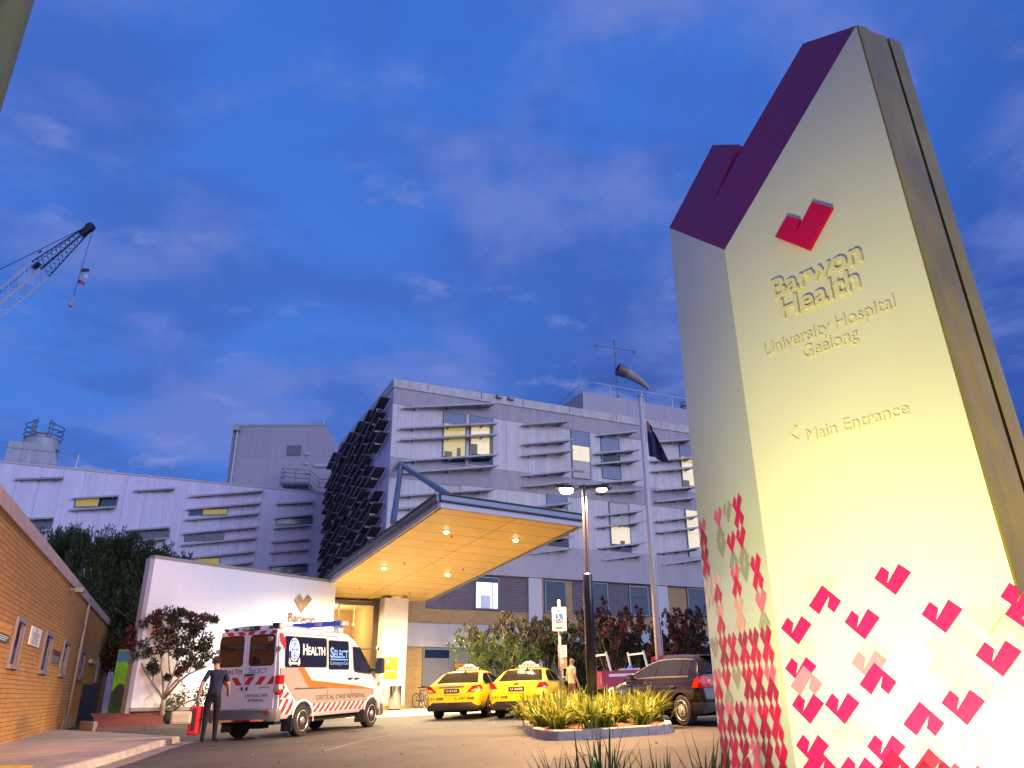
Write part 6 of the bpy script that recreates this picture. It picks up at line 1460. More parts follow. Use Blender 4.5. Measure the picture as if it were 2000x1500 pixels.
# ------------------------------------------------------------------ planting
def leafmat(name, col, col2, rough=.55):
    if name in _m: return _m[name]
    m = bpy.data.materials.new(name); m.use_nodes = True; t = NT(m); b = t.n['Principled BSDF']; b.inputs['Roughness'].default_value = rough
    g = t.new('ShaderNodeNewGeometry'); r = t.new('ShaderNodeValToRGB'); r.color_ramp.elements[0].color = C4(col); r.color_ramp.elements[1].color = C4(col2)
    t.link(g.outputs['Random Per Island'], r.inputs[0]); t.link(r.outputs[0], b.inputs['Base Color'])
    tr = t.new('ShaderNodeBsdfTranslucent'); t.link(r.outputs[0], tr.inputs['Color']); mx = t.new('ShaderNodeMixShader'); mx.inputs[0].default_value = .25
    t.link(b.outputs[0], mx.inputs[1]); t.link(tr.outputs[0], mx.inputs[2]); t.link(mx.outputs[0], t.n['Material Output'].inputs['Surface'])
    _m[name] = m; return m
BARK = mat('bark', (.13, .095, .08), .9, var=.3, vscale=8, bump=.5, bscale=30); BARKP = mat('pale_bark', (.30, .24, .20), .85, var=.3, vscale=6, bump=.4)
def rv(rg, s=1.0): return Vector((rg.gauss(0, s), rg.gauss(0, s), rg.gauss(0, s)))
def leaf(mb, p, d, l, w, rg, m=0):
    d = d.normalized(); s = d.cross(rv(rg)); s = s.normalized() if s.length > 1e-4 else Vector((1, 0, 0)); a = p; b = p+d*l
    k = len(mb.v); mb.v += [a, p+d*l*.45+s*w*.5, b, p+d*l*.45-s*w*.5]; mb.f.append((k, k+1, k+2, k+3)); mb.m.append(m)
def cluster(mb, c, r, n, l, w, rg, m=0, flat=1.0):
    for _ in range(n):
        q = rv(rg); q = q.normalized()*r*rg.random()**.45; q.z *= flat
        leaf(mb, c+q, rv(rg)+q.normalized()*.6+Vector((0, 0, -.25)), l*rg.uniform(.6, 1.25), w*rg.uniform(.7, 1.2), rg, m)
def plume(mb, base, d, L, r, n, l, w, rg, m=0):
    d = d.normalized()
    for _ in range(n):
        s = rg.random()**.8; rr = r*(1-s*.85)*rg.random()**.5; q = rv(rg); q = (q-d*q.dot(d)).normalized()*rr
        leaf(mb, base+d*(L*s)+q, d*1.2+q.normalized()*.7+rv(rg, .25), l*rg.uniform(.6, 1.2), w, rg, m)
def limb(mb, pts, r0, r1, n=7):
    k = len(pts); mb.tube(pts, [r0+(r1-r0)*i/(k-1) for i in range(k)], n)
LGREEN = leafmat('maple_leaf_dark', (.018, .028, .012), (.055, .06, .022)); LRED = leafmat('maple_leaf_red', (.055, .010, .010), (.12, .022, .018))
# small maple in the mulch bed
mp0 = at_y(318, 1394, 29.3); D_ = 29.3
T1 = thing('maple_tree', 'small dark red and green maple tree in front of the white wall', 'tree', mp0)
cc = lambda x, y, dy=0: at_y(200+x/5.357, 1160+y/5.357, D_+dy)-mp0
rg = random.Random(5); mb = MB()
b0 = V(0, 0, -.15)
def lb(pts, r0, r1): limb(mb, [cc(*p) if len(p) > 1 else p for p in pts], r0, r1)
limb(mb, [b0, cc(625, 1190), cc(640, 1110)], .10, .075, 10)
for pts, r0, r1 in [([(640, 1110), (600, 1035, -.1), (520, 930, -.2), (440, 800, -.25), (405, 720, -.3)], .05, .018), ([(640, 1110), (635, 960, .1), (630, 870, .15), (610, 760, .1), (620, 650, .1), (600, 500, .1)], .045, .012),
    ([(640, 1110), (670, 1010, -.1), (715, 900, -.15), (700, 780, -.1), (690, 640, -.1), (700, 430, -.05)], .045, .012), ([(640, 1110), (700, 990, .2), (790, 890, .25), (860, 760, .3), (900, 560, .3), (930, 400, .3)], .045, .012),
    ([(650, 1090), (730, 1000, -.2), (800, 920, -.25), (900, 840, -.3), (990, 800, -.3), (1090, 760, -.3), (1140, 700, -.3)], .05, .014), ([(715, 900, -.15), (770, 760, -.1), (820, 560, 0), (850, 330, .1)], .03, .010), ([(440, 800, -.25), (400, 660, -.1), (380, 520, 0)], .02, .008), ([(520, 930, -.2), (560, 740, .1), (520, 520, .2), (560, 300, .1), (640, 200, 0)], .022, .008), ([(900, 840, -.3), (980, 640, -.1), (1040, 480, 0), (1080, 300, .1)], .024, .008)]: lb(pts, r0, r1)
mb.build('trunk', BARKP, T1, smooth=True)
mb = MB()
cl_ = [(640, 175, 60, 1), (560, 240, 60, 1), (600, 290, 65, 1), (760, 200, 60, 0), (845, 190, 45, 0), (720, 270, 55, 0), (950, 245, 60, 0), (1080, 250, 50, 0), (1150, 272, 35, 0), (440, 330, 55, 0), (370, 410, 60, 1), (290, 400, 60, 1), (620, 370, 70, 1), (700, 400, 70, 1), (800, 330, 60, 0), (560, 460, 70, 1), (700, 500, 75, 1), (860, 470, 75, 0), (980, 400, 60, 0), (1080, 480, 65, 0), (1120, 560, 50, 0), (420, 540, 70, 0), (470, 620, 60, 0), (370, 660, 60, 0), (345, 730, 35, 0), (600, 590, 70, 0), (760, 600, 75, 0), (880, 600, 80, 0), (1000, 570, 75, 0), (1080, 650, 55, 0), (940, 700, 70, 0), (860, 760, 55, 0), (1020, 730, 50, 0), (560, 800, 40, 0), (490, 770, 30, 0), (790, 820, 35, 0), (680, 870, 22, 0), (300, 520, 60, 1), (390, 470, 60, 1), (520, 690, 45, 0), (900, 330, 50, 0), (1010, 320, 45, 0)]
for x, y, r, m in cl_:
    for _ in range(3):
        c = cc(x+rg.gauss(0, r*.35), y+rg.gauss(0, r*.3), rg.uniform(-.65, .65)); cluster(mb, c, r*.0037*rg.uniform(.7, 1.1), 62, .13, .075, rg, m if rg.random() < .8 else 1-m, .75)
mb.build('crown', [LGREEN, LRED], T1, recalc=False)
# low shrubs in the bed
for lab, px, py, n, s in (('leafy pale lit shrub in the mulch bed behind the red case', 385, 1385, 10, .9), ('sparse low shrub at the foot of the maple', 338, 1388, 7, .5)):
    p = at_y(px, py, 30.0); o = thing('shrub', lab, 'shrub', p, None, 'low shrubs in the mulch bed'); rg = random.Random(px); mb = MB(); lf = MB()
    for k in range(n):
        d = V(rg.gauss(0, .35), rg.gauss(0, .25), 1).normalized(); e = d*s*rg.uniform(.6, 1.3); limb(mb, [V(0, 0, -.1), e*.5+rv(rg, .03), e], .014, .005, 5); cluster(lf, e, .17, 16, .13, .07, rg, 0); cluster(lf, e*.65, .15, 9, .13, .07, rg, 0)
    mb.build('stem', BARKP, o); lf.build('foliage', leafmat('shrub_leaf', (.05, .09, .03), (.14, .2, .07)), o, recalc=False)
# pines behind the brick building
PINE = leafmat('pine_needle', (.012, .030, .012), (.055, .090, .026))
def pine(lab, px, pytop, Yd, rad, seed):
    top = at_y(px, pytop, Yd); base = V(top.x, Yd, gz(top.x, Yd)); Hh = top.z-base.z
    o = thing('pine_tree', lab, 'tree', base, None, 'pines behind the brick building'); rg = random.Random(seed)
    mb = MB(); limb(mb, [V(0, 0, -.2), V(.1, 0, Hh*.5), V(0, 0, Hh*.92)], .22, .04, 8); lf = MB()
    for k in range(170):
        z = Hh*(.36+.64*rg.random()**.8); f = max(.06, 1-((z/Hh-.42)/.58)**2*.85) if z/Hh > .42 else .75+.25*z/Hh/.42; a = rg.uniform(0, 2*math.pi); rr = rad*f*rg.uniform(.25, 1.0)
        p = V(rr*math.cos(a), rr*math.sin(a), min(z, Hh-1.35-.5*rg.random())); d = V(math.cos(a)*.20, math.sin(a)*.20, 1)
        plume(lf, p-d*.4, d, rg.uniform(1.1, 2.0), rg.uniform(.20, .32), 84, .24, .045, rg)
        if k % 5 == 0: limb(mb, [V(0, 0, z*.85), p*.5+V(0, 0, z*.42), p], .05, .015, 5)
    mb.build('trunk', BARK, o, smooth=True); lf.build('crown', PINE, o, recalc=False)
for i, (lab, px, py, Yd, rad) in enumerate([('pine tree leftmost of the row, low beside the brick coping', 88, 1052, 41, 1.0), ('pine tree with two tall pointed tips above the brick wall', 132, 1026, 42, 1.6), ('broad pine tree under the grey strip window', 188, 1034, 41, 1.7), ('pine tree just left of the white wall top corner', 243, 1036, 42, 1.7), ('pine tree half hidden behind the white wall corner', 300, 1060, 41, 1.6), ('low pine tip peeping over the white wall', 343, 1082, 42, 1.0), ('short dark pine low behind the brick wall end', 215, 1105, 43.5, 1.6), ('short dark pine against the edge of the white wall', 268, 1120, 43, 1.3)]): pine(lab, px, py, Yd, rad, 100+i)
# maroon bush near the mural
def bush(name, lab, cat, base, spread, height, stems, mats, seed, leafs=(.12, .06), n=26, up=.9, stemr=.03, grp=None, bark=None, split=None, dens=1.25, lo=.35):
    o = thing(name, lab, cat, base, None, grp); rg = random.Random(seed); mb = MB(); lf = MB()
    for k in range(stems):
        a = 2*math.pi*(k+rg.random()*.6)/stems; s = rg.uniform(.25, 1.0)
        e = V(math.cos(a)*spread*s, math.sin(a)*spread*s*.75, height*rg.uniform(.68, 1.02)*(1-.18*s)); mid_ = V(e.x*.34, e.y*.34, e.z*.42)+rv(rg, .06)
        limb(mb, [V(rg.gauss(0, .06), rg.gauss(0, .06), -.15), mid_, e], stemr*rg.uniform(.8, 1.2), .008, 6)
        for j in range(n):
            f = lo+(1-lo)*(j+rg.random())/n; p = lerp(mid_, e, (f-.35)/.65) if f > .35 else lerp(V(0, 0, 0), mid_, f/.35)
            w_ = spread*.19*(1.25-f*.85)+.06; c = p+V(rg.gauss(0, w_), rg.gauss(0, w_), rg.gauss(0, w_*.5))
            mi = (split(c, rg) if split else (1 if len(mats) > 1 and rg.random() < .4 else 0))
            plume(lf, c, V(rg.gauss(0, .5), rg.gauss(0, .4), up), .42, .14, int(34*dens), leafs[0]*1.15, leafs[1]*1.15, rg, mi)
    mb.build('trunk', bark or BARK, o, smooth=True); lf.build('crown', mats, o, recalc=False); return o
MARL = leafmat('maroon_leaf', (.035, .010, .012), (.085, .020, .022))
q = at_y(236, 1330, 39.6); bush('maroon_shrub_tree', 'dark maroon leafy shrub above the green mural', 'shrub', V(q.x, 39.6, gz(q.x, 39.6)), 1.4, 4.6, 10, [MARL, PINE], 7, n=16, lo=.62)
# crape myrtles in front of the brick storey
CMG = leafmat('myrtle_leaf_green', (.025, .045, .010), (.085, .12, .02)); CMD = leafmat('myrtle_leaf_dark', (.022, .020, .012), (.06, .042, .02)); CMR = leafmat('myrtle_leaf_red', (.06, .010, .014), (.17, .030, .03))
for lab, px, py, Yd, spr, st, mats, sd_, sp_ in [
    ('crape myrtle with lower leaves tinted lit green behind the two taxis', 985, 1192, 35.0, 2.1, 13, [CMD, CMG], 21, lambda c, r: 1 if c.z < 2.5+r.gauss(0, .4) else 0),  # light on the lower leaves is put into their brighter green
    ('dark crape myrtle behind the parking sign', 1068, 1186, 36.5, 1.9, 11, [CMD, CMG], 22, lambda c, r: 1 if r.random() < .15 else 0),
    ('red tinged crape myrtle between the lamp and the flagpole', 1188, 1160, 36.0, 1.75, 12, [CMD, CMR], 23, lambda c, r: 1 if c.z > 2.7+r.gauss(0, .5) else 0),
    ('red crape myrtle between the flagpole and the pylon sign', 1322, 1180, 35.0, 1.9, 12, [CMD, CMR], 24, lambda c, r: 1 if c.z > 2.4+r.gauss(0, .6) else 0)]:
    top = at_y(px, py, Yd); b = V(top.x, Yd, gz(top.x, Yd)); bush('crape_myrtle', lab, 'tree', b, spr, top.z-b.z, st, mats, sd_, n=18, stemr=.045, grp='crape myrtles in front of the brick storey', split=sp_, lo=.42)
# hedge
hq = at_y(1098, 1300, 39); hx0 = hq.x; HT = at_y(1200, 1254, 39).z
o = thing('hedge', 'tall clipped dark hedge behind the parked utility and hatchback', 'hedge', (hx0, 39, gz(hx0, 39)), R(14)); rg = random.Random(3); hh = HT-gz(hx0+3, 39)
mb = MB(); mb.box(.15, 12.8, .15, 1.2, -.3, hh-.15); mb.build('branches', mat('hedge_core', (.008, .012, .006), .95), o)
lf = MB()
for _ in range(16000):
    u = rg.uniform(0, 13); f = rg.random(); 
    if f < .72: p = V(u, .12+rg.gauss(0, .07), rg.uniform(0, hh))
    else: p = V(u, rg.uniform(0, 1.3), hh-.1+rg.gauss(0, .07)+.05*math.sin(u*2.3))
    leaf(lf, p, rv(rg)+V(0, -.6, .3), .13, .06, rg)
lf.build('foliage', leafmat('hedge_leaf', (.012, .022, .010), (.035, .05, .02)), o, recalc=False)

# planted island
IP = [ground_at(*q) for q in [(1045, 1443), (1085, 1448.5), (1312, 1434), (1318, 1424)]]
ipoly = [(p.x, p.y) for p in IP]+[(3.25, 20.6), (2.6, 21.3), (.9, 21.2), (.35, 20.6)]+[(lambda p: (p.x, p.y))(ground_at(*q)) for q in [(1019, 1417), (1024, 1432)]]
def chaikin(poly, k=.22, it=2):
    for _ in range(it):
        out = []
        for i in range(len(poly)):
            a, b = Vector(poly[i]), Vector(poly[(i+1) % len(poly)]); L = (b-a).length; c = min(k, .5/L if _ == 0 else .25); out += [tuple(a+(b-a)*c), tuple(b-(b-a)*c)]
        poly = out
    return poly
ipoly = chaikin(ipoly)
kerb_ring('island_kerb', ipoly, .17, .17, mat('island_kerb_concrete', (.44, .37, .30), .85, var=.28, vscale=4, bump=.4, bscale=35), .035)
mb = MB(); kj = 0
for i in range(len(ipoly)):
    a, b = Vector(ipoly[i]), Vector(ipoly[(i+1) % len(ipoly)]); L_ = (b-a).length; d = (b-a).normalized(); nr = V(d.y, -d.x)
    s = .35
    while s < L_:
        p = a+d*s; z = gz(p.x, p.y); mb.poly([tuple(V(p.x, p.y, z))[:2]+(z,), (p.x+d.x*.008, p.y+d.y*.008, z), (p.x+d.x*.008-nr.x*.033, p.y+d.y*.008-nr.y*.033, z+.155), (p.x-nr.x*.033, p.y-nr.y*.033, z+.155)]); s += .85
mb.v = [v+V(0, -.003, .0) for v in mb.v]
struct('kerb_joints', mb, HOLE)
it = inset(ipoly, .16); mb = MB(); cx = sum(p.x for p in it)/len(it); cy = sum(p.y for p in it)/len(it)
for i in range(len(it)):
    a, b = it[i], it[(i+1) % len(it)]; am = lerp(a, V(cx, cy), .35); bm_ = lerp(b, V(cx, cy), .35)
    mb.poly([(a.x, a.y, gz(a.x, a.y)+.15), (b.x, b.y, gz(b.x, b.y)+.15), (bm_.x, bm_.y, gz(bm_.x, bm_.y)+.22), (am.x, am.y, gz(am.x, am.y)+.22)]); mb.poly([(am.x, am.y, gz(am.x, am.y)+.22), (bm_.x, bm_.y, gz(bm_.x, bm_.y)+.22), (cx, cy, gz(cx, cy)+.25)])
struct('island_soil', mb, SOIL, weld=True)
BLADE = leafmat('strappy_leaf', (.085, .135, .003), (.30, .36, .008), .6); BLADT = leafmat('dry_leaf_tip', (.30, .30, .04), (.45, .40, .12), .6)
def clump(seed, n, L, w, arch, mats, stiff=.3, tip=.10):
    rg = random.Random(seed); mb = MB()
    for _ in range(n):
        a = rg.uniform(0, 2*math.pi); lean = rg.random()**.7*arch; l = L*rg.uniform(.6, 1.15); ww = w*rg.uniform(.7, 1.2); d = V(math.cos(a), math.sin(a), 0); s = V(-d.y, d.x, 0)
        p = V(rg.gauss(0, .07), rg.gauss(0, .07), 0); K_ = 5; th = lean*stiff; pr = None; mi = 1 if rg.random() < tip else 0
        for k in range(K_+1):
            f = k/K_; wd = ww*(1-f**2.2)*(.7+.3*min(1, f*4)) + .0008; q = (p-s*wd/2, p+s*wd/2)
            if pr: i0 = len(mb.v); mb.v += [pr[0], pr[1], q[1], q[0]]; mb.f.append((i0, i0+1, i0+2, i0+3)); mb.m.append(mi if k < K_-1 or tip == 0 else (1 if rg.random() < .35 else mi))
            pr = q; th += lean*(1-stiff)*1.5/K_*(.4+f); p = p+(d*math.sin(th)+V(0, 0, 1)*math.cos(th))*(l/K_)
    return mb
var = []
rg = random.Random(8)
spots = []
def inside(p, poly):
    c = False
    for i in range(len(poly)):
        a, b = poly[i-1], poly[i]
        if (a[1] > p[1]) != (b[1] > p[1]) and p[0] < (b[0]-a[0])*(p[1]-a[1])/(b[1]-a[1])+a[0]: c = not c
    return c
ins2 = [tuple(p) for p in inset(ipoly, .27)]
tries = 0
while len(spots) < 46 and tries < 5000:
    tries += 1; p = (rg.uniform(.2, 3.5), rg.uniform(15.3, 21.3))
    if not inside(p, ins2) or math.hypot(p[0]-LPx, p[1]-LPy) < .34 or math.hypot(p[0]-SP.x, p[1]-SP.y) < .22: continue
    if all(math.hypot(p[0]-q[0], p[1]-q[1]) > .40 for q in spots): spots.append(p)
protos = []
for i in range(4): protos.append(clump(40+i, 105, .56, .048, 1.7, None))
objs = []
spots.sort(key=lambda p: p[1])
for i, (x, y) in enumerate(spots):
    pos = 'kerb front' if y < 17.0 else ('lamp pole' if y < 19 else 'back edge')
    lab = 'clump of yellow green strappy leaves growing in the planted island round the street lamp'
    o = thing('strappy_plant', lab, 'plant', (x, y, gz(x, y)+.17), rg.uniform(0, 6.28), 'strappy plants filling the island')
    s = rg.uniform(.85, 1.25); o.scale = (s, s, s*rg.uniform(.9, 1.12))
    if i < 4: ob = protos[i].build('foliage', [BLADE, BLADT], o, recalc=False); objs.append(ob)
    else: ob = objs[i % 4].copy(); COL.objects.link(ob); ob.parent = o
GRASS = leafmat('dark_blade', (.012, .030, .014), (.035, .065, .028), .4)
for lab, px, y, s, sd_ in [('dark spiky plant left of the tallest one at the bottom edge', 1098, 5.9, .70, 61), ('tallest dark spiky plant at the bottom edge below the island', 1172, 6.1, .82, 62), ('dark spiky plant at the bottom edge below the dark hatchback', 1287, 6.0, .68, 63), ('dark spiky plant hard against the foot of the pylon sign', 1385, 6.3, .70, 64)]:
    x = at_y(px, 1500, y).x
    o = thing('spiky_plant', lab, 'plant', (x, y, gz(x, y)), None, 'spiky plants along the bottom edge'); o.scale = (s, s, s)
    clump(sd_, 80, .86, .034, .75, None, .5, 0).build('foliage', [GRASS, GRASS], o, recalc=False)
    mb = MB(); mb.lathe([(-.05, .10), (.06, .05)], (0, 0, 0), (0, 0, 1), 10); mb.build('crown_base', BARK, o)
# garden strip the pylon and spiky plants stand in
mb = MB(); sheet(mb, [(-.6, 3.0), (5.2, 2.0), (6.0, 8.6), (1.6, 9.0), (-.2, 7.0)], .03); struct('garden_soil', mb, mat('dark_soil', (.045, .03, .022), .95, var=.4, vscale=12, bump=.6))
# scattered leaf litter
rg = random.Random(77); mb = MB()
for _ in range(190):
    x, y = rg.uniform(-5, 4.5), rg.uniform(10, 24); 
    if inside((x, y), ipoly): continue
    leaf(mb, V(x, y, gz(x, y)+.012), V(rg.gauss(0, 1), rg.gauss(0, 1), .1), rg.uniform(.02, .06), .025, rg)
o = mb.build('leaf_litter', leafmat('litter_leaf', (.12, .07, .03), (.45, .38, .28)), None, recalc=False); o['kind'] = 'stuff'
# floodlight fixtures
for i, P in enumerate(fl_pts):
    o = thing('ground_floodlight', ['black ground floodlight under the right end of the pylon sign', 'black ground floodlight under the left end of the pylon sign'][i], 'light', (P.x, P.y, gz(P.x, P.y)+.03), Y.a)
    mb = MB(); mb.box(-.12, .12, -.09, -.05, .0, .14); mb.build('housing', PLAST, o, bevel=.01)
    mb = MB(); mb.lathe([(-.03, .02), (.02, .02)], (0, -.07, 0), (0, 0, 1), 8); mb.build('stake', PLAST, o)

# ------------------------------------------------------------------ people
def figure(name_verts, edges, radii, zones, mats, parent, name='body', sub=2):
    me = bpy.data.meshes.new(name); idx = {k: i for i, k in enumerate(name_verts)}
    me.from_pydata([tuple(v) for v in name_verts.values()], [(idx[a], idx[b]) for a, b in edges], [])
    o = bpy.data.objects.new(name, me); COL.objects.link(o); md = o.modifiers.new('k', 'SKIN'); md.use_smooth_shade = True; md.branch_smoothing = .3
    for k, i in idx.items():
        r = radii[k]; me.skin_vertices[0].data[i].radius = r if isinstance(r, tuple) else (r, r)
    me.skin_vertices[0].data[0].use_root = True
    s = o.modifiers.new('s', 'SUBSURF'); s.levels = sub; s.render_levels = sub
    bpy.context.view_layer.update()
    m2 = bpy.data.meshes.new_from_object(o.evaluated_get(bpy.context.evaluated_depsgraph_get())); o.modifiers.clear(); o.data = m2; m2.name = name
    m2.materials.clear()
    for q in mats: m2.materials.append(q)
    m2.polygons.foreach_set('material_index', [zones(p.center) for p in m2.polygons]); m2.polygons.foreach_set('use_smooth', [True]*len(m2.polygons))
    o.parent = parent; return o
SKIN = mat('skin', (.42, .22, .15), .55, var=.06); NAVS = mat('navy_shirt', (.014, .017, .048), .9, var=.15, vscale=8); PANTS = mat('dark_trousers', (.005, .005, .008), .9, var=.2, vscale=8); SHOE = mat('black_shoe', (.008, .008, .009), .4); HAIR = mat('brown_hair', (.05, .03, .02), .7)
def hand(v, e, r, nm, wrist, palm, fdir, side, s=1.0, curl=.3):
    """palm plus five fingers of unequal length, curled towards 'curl' axis"""
    v[nm+'_palm'] = palm; e.append((wrist, nm+'_palm')); r[nm+'_palm'] = (.036*s, .018*s)
    fd = fdir.normalized(); cdir = side.cross(fd).normalized()
    for k, (off, L) in enumerate(((-.028, .062), (-.010, .075), (.010, .078), (.028, .07))):
        a = palm+side*off*s+fd*.035*s; b = a+(fd*.8+cdir*curl)*L*.5*s; c = b+(fd*.35+cdir*curl*2)*L*.5*s
        for q, p in (('a', a), ('b', b), ('c', c)): v[f'{nm}{k}{q}'] = p; r[f'{nm}{k}{q}'] = (.009*s, .009*s)
        e += [(nm+'_palm', f'{nm}{k}a'), (f'{nm}{k}a', f'{nm}{k}b'), (f'{nm}{k}b', f'{nm}{k}c')]
    a = palm+side*.03*s-fd*.01*s; b = a+(side*.7+fd*.5+cdir*.4)*.045*s
    v[nm+'ta'] = a; v[nm+'tb'] = b; r[nm+'ta'] = (.011*s, .011*s); r[nm+'tb'] = (.009*s, .009*s); e += [(nm+'_palm', nm+'ta'), (nm+'ta', nm+'tb')]
pf = ground_at(405, 1452)
PE = thing('person', 'person in navy shirt and dark trousers carrying a red case behind the ambulance', 'person', (pf.x, pf.y, gz(pf.x, pf.y)), R(12))
v = {}; e = []; r = {}
def jv(n, x, y, z, rad): v[n] = V(x, y, z); r[n] = rad
jv('pelvis', 0, 0, 1.0, (.165, .125)); jv('waist', .01, .02, 1.16, (.155, .11)); jv('chest', .02, .05, 1.38, (.185, .125)); jv('neckb', .0, .07, 1.55, (.085, .08)); jv('neck', -.03, .11, 1.63, (.056, .058)); jv('head', -.05, .15, 1.74, (.082, .098)); jv('crown', -.055, .16, 1.83, (.07, .085))
for s, n in ((-1, 'l'), (1, 'r')):
    jv('sh'+n, s*.19+.02, .05, 1.50, (.075, .07)); e.append(('chest', 'sh'+n))
jv('ell', -.28, -.02, 1.24, (.048, .048)); jv('wrl', -.32, -.0, .99, (.032, .032)); jv('elr', .29, .01, 1.24, (.05, .05)); jv('wrr', .29, .20, 1.05, (.033, .033))
jv('hipl', -.10, 0, .93, (.10, .105)); jv('hipr', .10, 0, .93, (.10, .105)); jv('knl', -.11, -.01, .52, (.066, .07)); jv('anl', -.11, -.10, .10, (.044, .048)); jv('knr', .11, .05, .53, (.066, .07)); jv('anr', .12, .06, .10, (.044, .048))
jv('hel', -.11, -.14, .05, (.04, .042)); jv('tol', -.14, .08, .042, (.042, .034)); jv('her', .12, .02, .05, (.04, .042)); jv('tor', .16, .24, .042, (.042, .034))
e += [('pelvis', 'waist'), ('waist', 'chest'), ('chest', 'neckb'), ('neckb', 'neck'), ('neck', 'head'), ('head', 'crown'), ('shl', 'ell'), ('ell', 'wrl'), ('shr', 'elr'), ('elr', 'wrr'), ('pelvis', 'hipl'), ('pelvis', 'hipr'), ('hipl', 'knl'), ('knl', 'anl'), ('hipr', 'knr'), ('knr', 'anr'), ('anl', 'tol'), ('anr', 'tor'), ('anl', 'hel'), ('anr', 'her')]
hand(v, e, r, 'hl', 'wrl', V(-.325, .0, .91), V(0, 0, -1), V(0, 1, 0), curl=.5); hand(v, e, r, 'hr', 'wrr', V(.285, .27, 1.03), V(0, 1, -.2), V(-1, 0, 0), curl=.4)
def zone(c):
    if c.z > 1.70 and (c.y < .17 or c.z > 1.80): return 4
    if c.z > 1.57 and abs(c.x+.03) < .14: return 0
    if abs(c.x) > .215 and c.z < 1.30 and c.z > .75: return 0
    if c.z > 1.02: return 1
    if c.z > .10: return 2
    return 3
figure(v, e, r, zone, [SKIN, NAVS, PANTS, SHOE, HAIR], PE)
mb = MB(); hc = V(-.05, .15, 1.765)
for k in range(420):
    rg2 = rng; q = rv(rg2).normalized(); 
    if q.y > .35 and q.z < .45: continue
    if q.z < -.45: continue
    p = hc+V(q.x*.088, q.y*.105, q.z*.115); leaf(mb, p, V(q.x*.4, q.y*.4-.2, -.9), .05, .02, rg2)
mb.build('hair', HAIR, PE, recalc=False)
mb = MB()
for s in (-1, 1):
    mb.ball(V(-.05+s*.032, .247, 1.755), .013); mb.ball(V(-.05+s*.087, .15, 1.745), .026, sc_=(.4, .8, 1.2))
mb.prism([(-.065, .24, 1.715), (-.035, .24, 1.715), (-.05, .245, 1.76)], (0, .022, -.008)); mb.box(-.075, -.025, .236, .246, 1.675, 1.685)
mb.build('face', SKIN, PE, smooth=True)
mb = MB(); mb.box(.02, .10, -.135, -.10, 1.0, 1.06); mb.build('belt_pouch', SHOE, PE, bevel=.01)
RC = thing('red_case', 'bright red rectangular equipment case held by the person at the ambulance', 'case', PE.matrix_basis @ V(-.34, .02, .18), R(12))
REDC = mat('red_fabric', (.62, .012, .02), .6, var=.12, vscale=6, bump=.2, bscale=50)
mb = MB(); mb.box(-.10, .12, -.28, .24, .0, .60); mb.build('body', REDC, RC, bevel=.035)
mb = MB(); mb.box(.122, .132, -.26, .22, .30, .34); mb.box(-.03, .05, -.285, -.275, .1, .55); mb.build('trim', mat('case_trim', (.05, .02, .02), .6), RC)
mb = MB(); mb.tube([(0.01, -.14, .59), (.012, -.10, .70), (.014, .0, .715), (.012, .08, .70), (.01, .12, .59)], .013, 8); mb.build('handle', SBL, RC, smooth=True)
CBG = thing('shoulder_bag', 'cream and black kit bag hanging beside the red case', 'bag', PE.matrix_basis @ V(-.60, -.22, .40), R(20))
mb = MB(); mb.box(-.22, .22, -.13, .13, .0, .28); mb.build('body', mat('cream_canvas', (.50, .44, .33), .8, var=.15, bump=.2), CBG, bevel=.06)
mb = MB(); mb.ball((-.25, 0, .14), .14, sc_=(.9, .9, .95)); mb.build('end_pocket', mat('black_canvas', (.02, .02, .022), .8), CBG, smooth=True)
mb = MB(); mb.tube([(-.18, 0, .27), (-.02, .06, .42), (.20, .18, .52), (.275, .22, .515), (.25, .18, .44), (.18, 0, .27)], .014, 8); mb.build('strap', SBL, CBG, smooth=True)
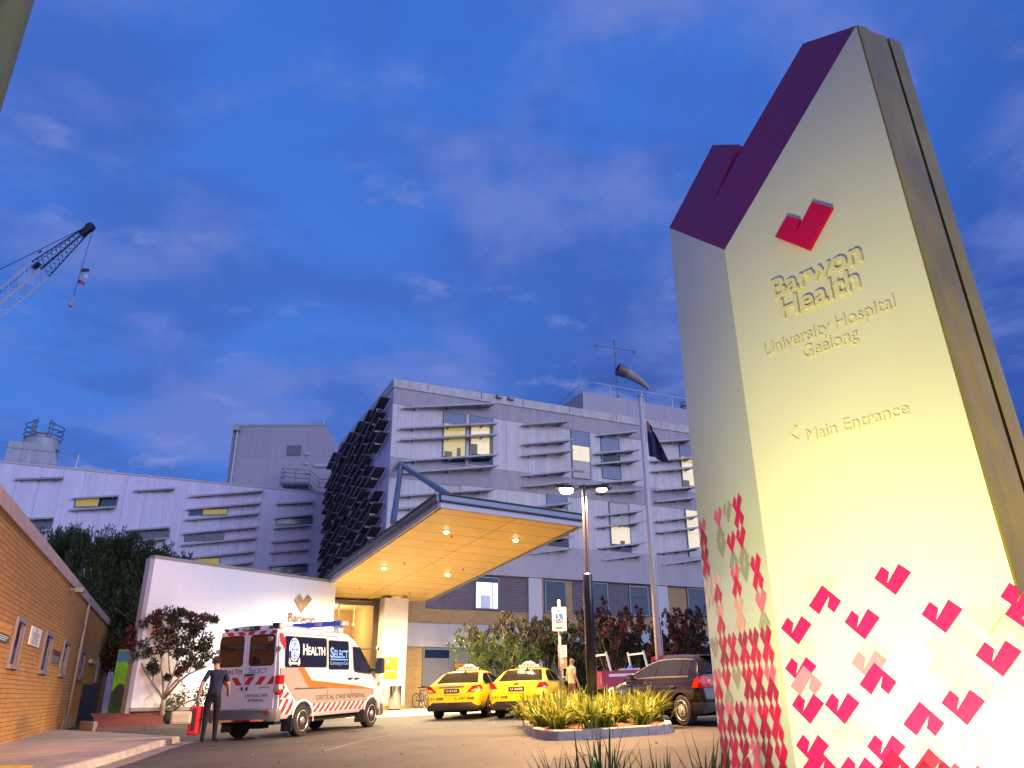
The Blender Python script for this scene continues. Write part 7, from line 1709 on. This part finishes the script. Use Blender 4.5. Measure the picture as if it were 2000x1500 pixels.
# passer-by half hidden by the lamp pole
PB = at_y(1119, 1400, 28); PB = V(PB.x, 28, gz(PB.x, 28))
P2 = thing('person', 'person in a cream top standing half hidden behind the lamp pole', 'person', PB, R(-60))
v = {}; e = []; r = {}
jv('pelvis', 0, 0, .95, (.15, .115)); jv('waist', 0, 0, 1.10, (.135, .10)); jv('chest', 0, 0, 1.30, (.165, .115)); jv('neckb', 0, .01, 1.46, (.08, .075)); jv('neck', 0, .02, 1.53, (.052, .054)); jv('head', 0, .03, 1.64, (.078, .092)); jv('crown', 0, .02, 1.72, (.068, .08))
for s, n in ((-1, 'l'), (1, 'r')):
    jv('sh'+n, s*.17, .0, 1.42, (.07, .065)); jv('el'+n, s*.23, -.03, 1.16, (.045, .045)); jv('wr'+n, s*.24, .08, .94, (.03, .03)); jv('hip'+n, s*.09, 0, .88, (.095, .1)); jv('kn'+n, s*.10, .01+.06*s, .49, (.062, .066)); jv('an'+n, s*.11, .05*s, .09, (.042, .045)); jv('to'+n, s*.13, .05*s+.17, .04, (.04, .032))
    e += [('chest', 'sh'+n), ('sh'+n, 'el'+n), ('el'+n, 'wr'+n), ('pelvis', 'hip'+n), ('hip'+n, 'kn'+n), ('kn'+n, 'an'+n), ('an'+n, 'to'+n)]
    hand(v, e, r, 'h'+n, 'wr'+n, V(s*.24, .10, .865), V(0, .15, -1), V(0, 1, 0)*1.0, .95, .4)
e += [('pelvis', 'waist'), ('waist', 'chest'), ('chest', 'neckb'), ('neckb', 'neck'), ('neck', 'head'), ('head', 'crown')]
def zone2(c):
    if c.z > 1.66 or (c.z > 1.56 and c.y < .01 and abs(c.x) < .12): return 4
    if c.z > 1.48 and abs(c.x) < .13: return 0
    if abs(c.x) > .195 and c.z < 1.25: return 0
    return 1 if c.z > .92 else (2 if c.z > .08 else 3)
figure(v, e, r, zone2, [SKIN, mat('cream_top', (.60, .50, .30), .8), mat('brown_skirt', (.20, .09, .06), .8), SHOE, mat('fair_hair', (.35, .24, .10), .7)], P2)
mb = MB()
for s in (-1, 1): mb.ball(V(s*.03, .12, 1.65), .012); mb.ball(V(s*.082, .03, 1.64), .024, sc_=(.4, .8, 1.2))
mb.prism([(-.013, .115, 1.615), (.013, .115, 1.615), (0, .118, 1.655)], (0, .02, -.006)); mb.build('face', SKIN, P2, smooth=True)

# ------------------------------------------------------------------ render settings
sc.view_settings.view_transform = 'Standard'; sc.view_settings.look = 'None'; sc.view_settings.exposure = 0; sc.view_settings.gamma = 1
sc.render.engine = 'CYCLES'; sc.cycles.use_denoising = True; sc.cycles.max_bounces = 6; sc.cycles.diffuse_bounces = 3; sc.cycles.glossy_bounces = 3; sc.cycles.transmission_bounces = 4; sc.cycles.sample_clamp_indirect = 6; sc.cycles.caustics_reflective = False; sc.cycles.caustics_refractive = False
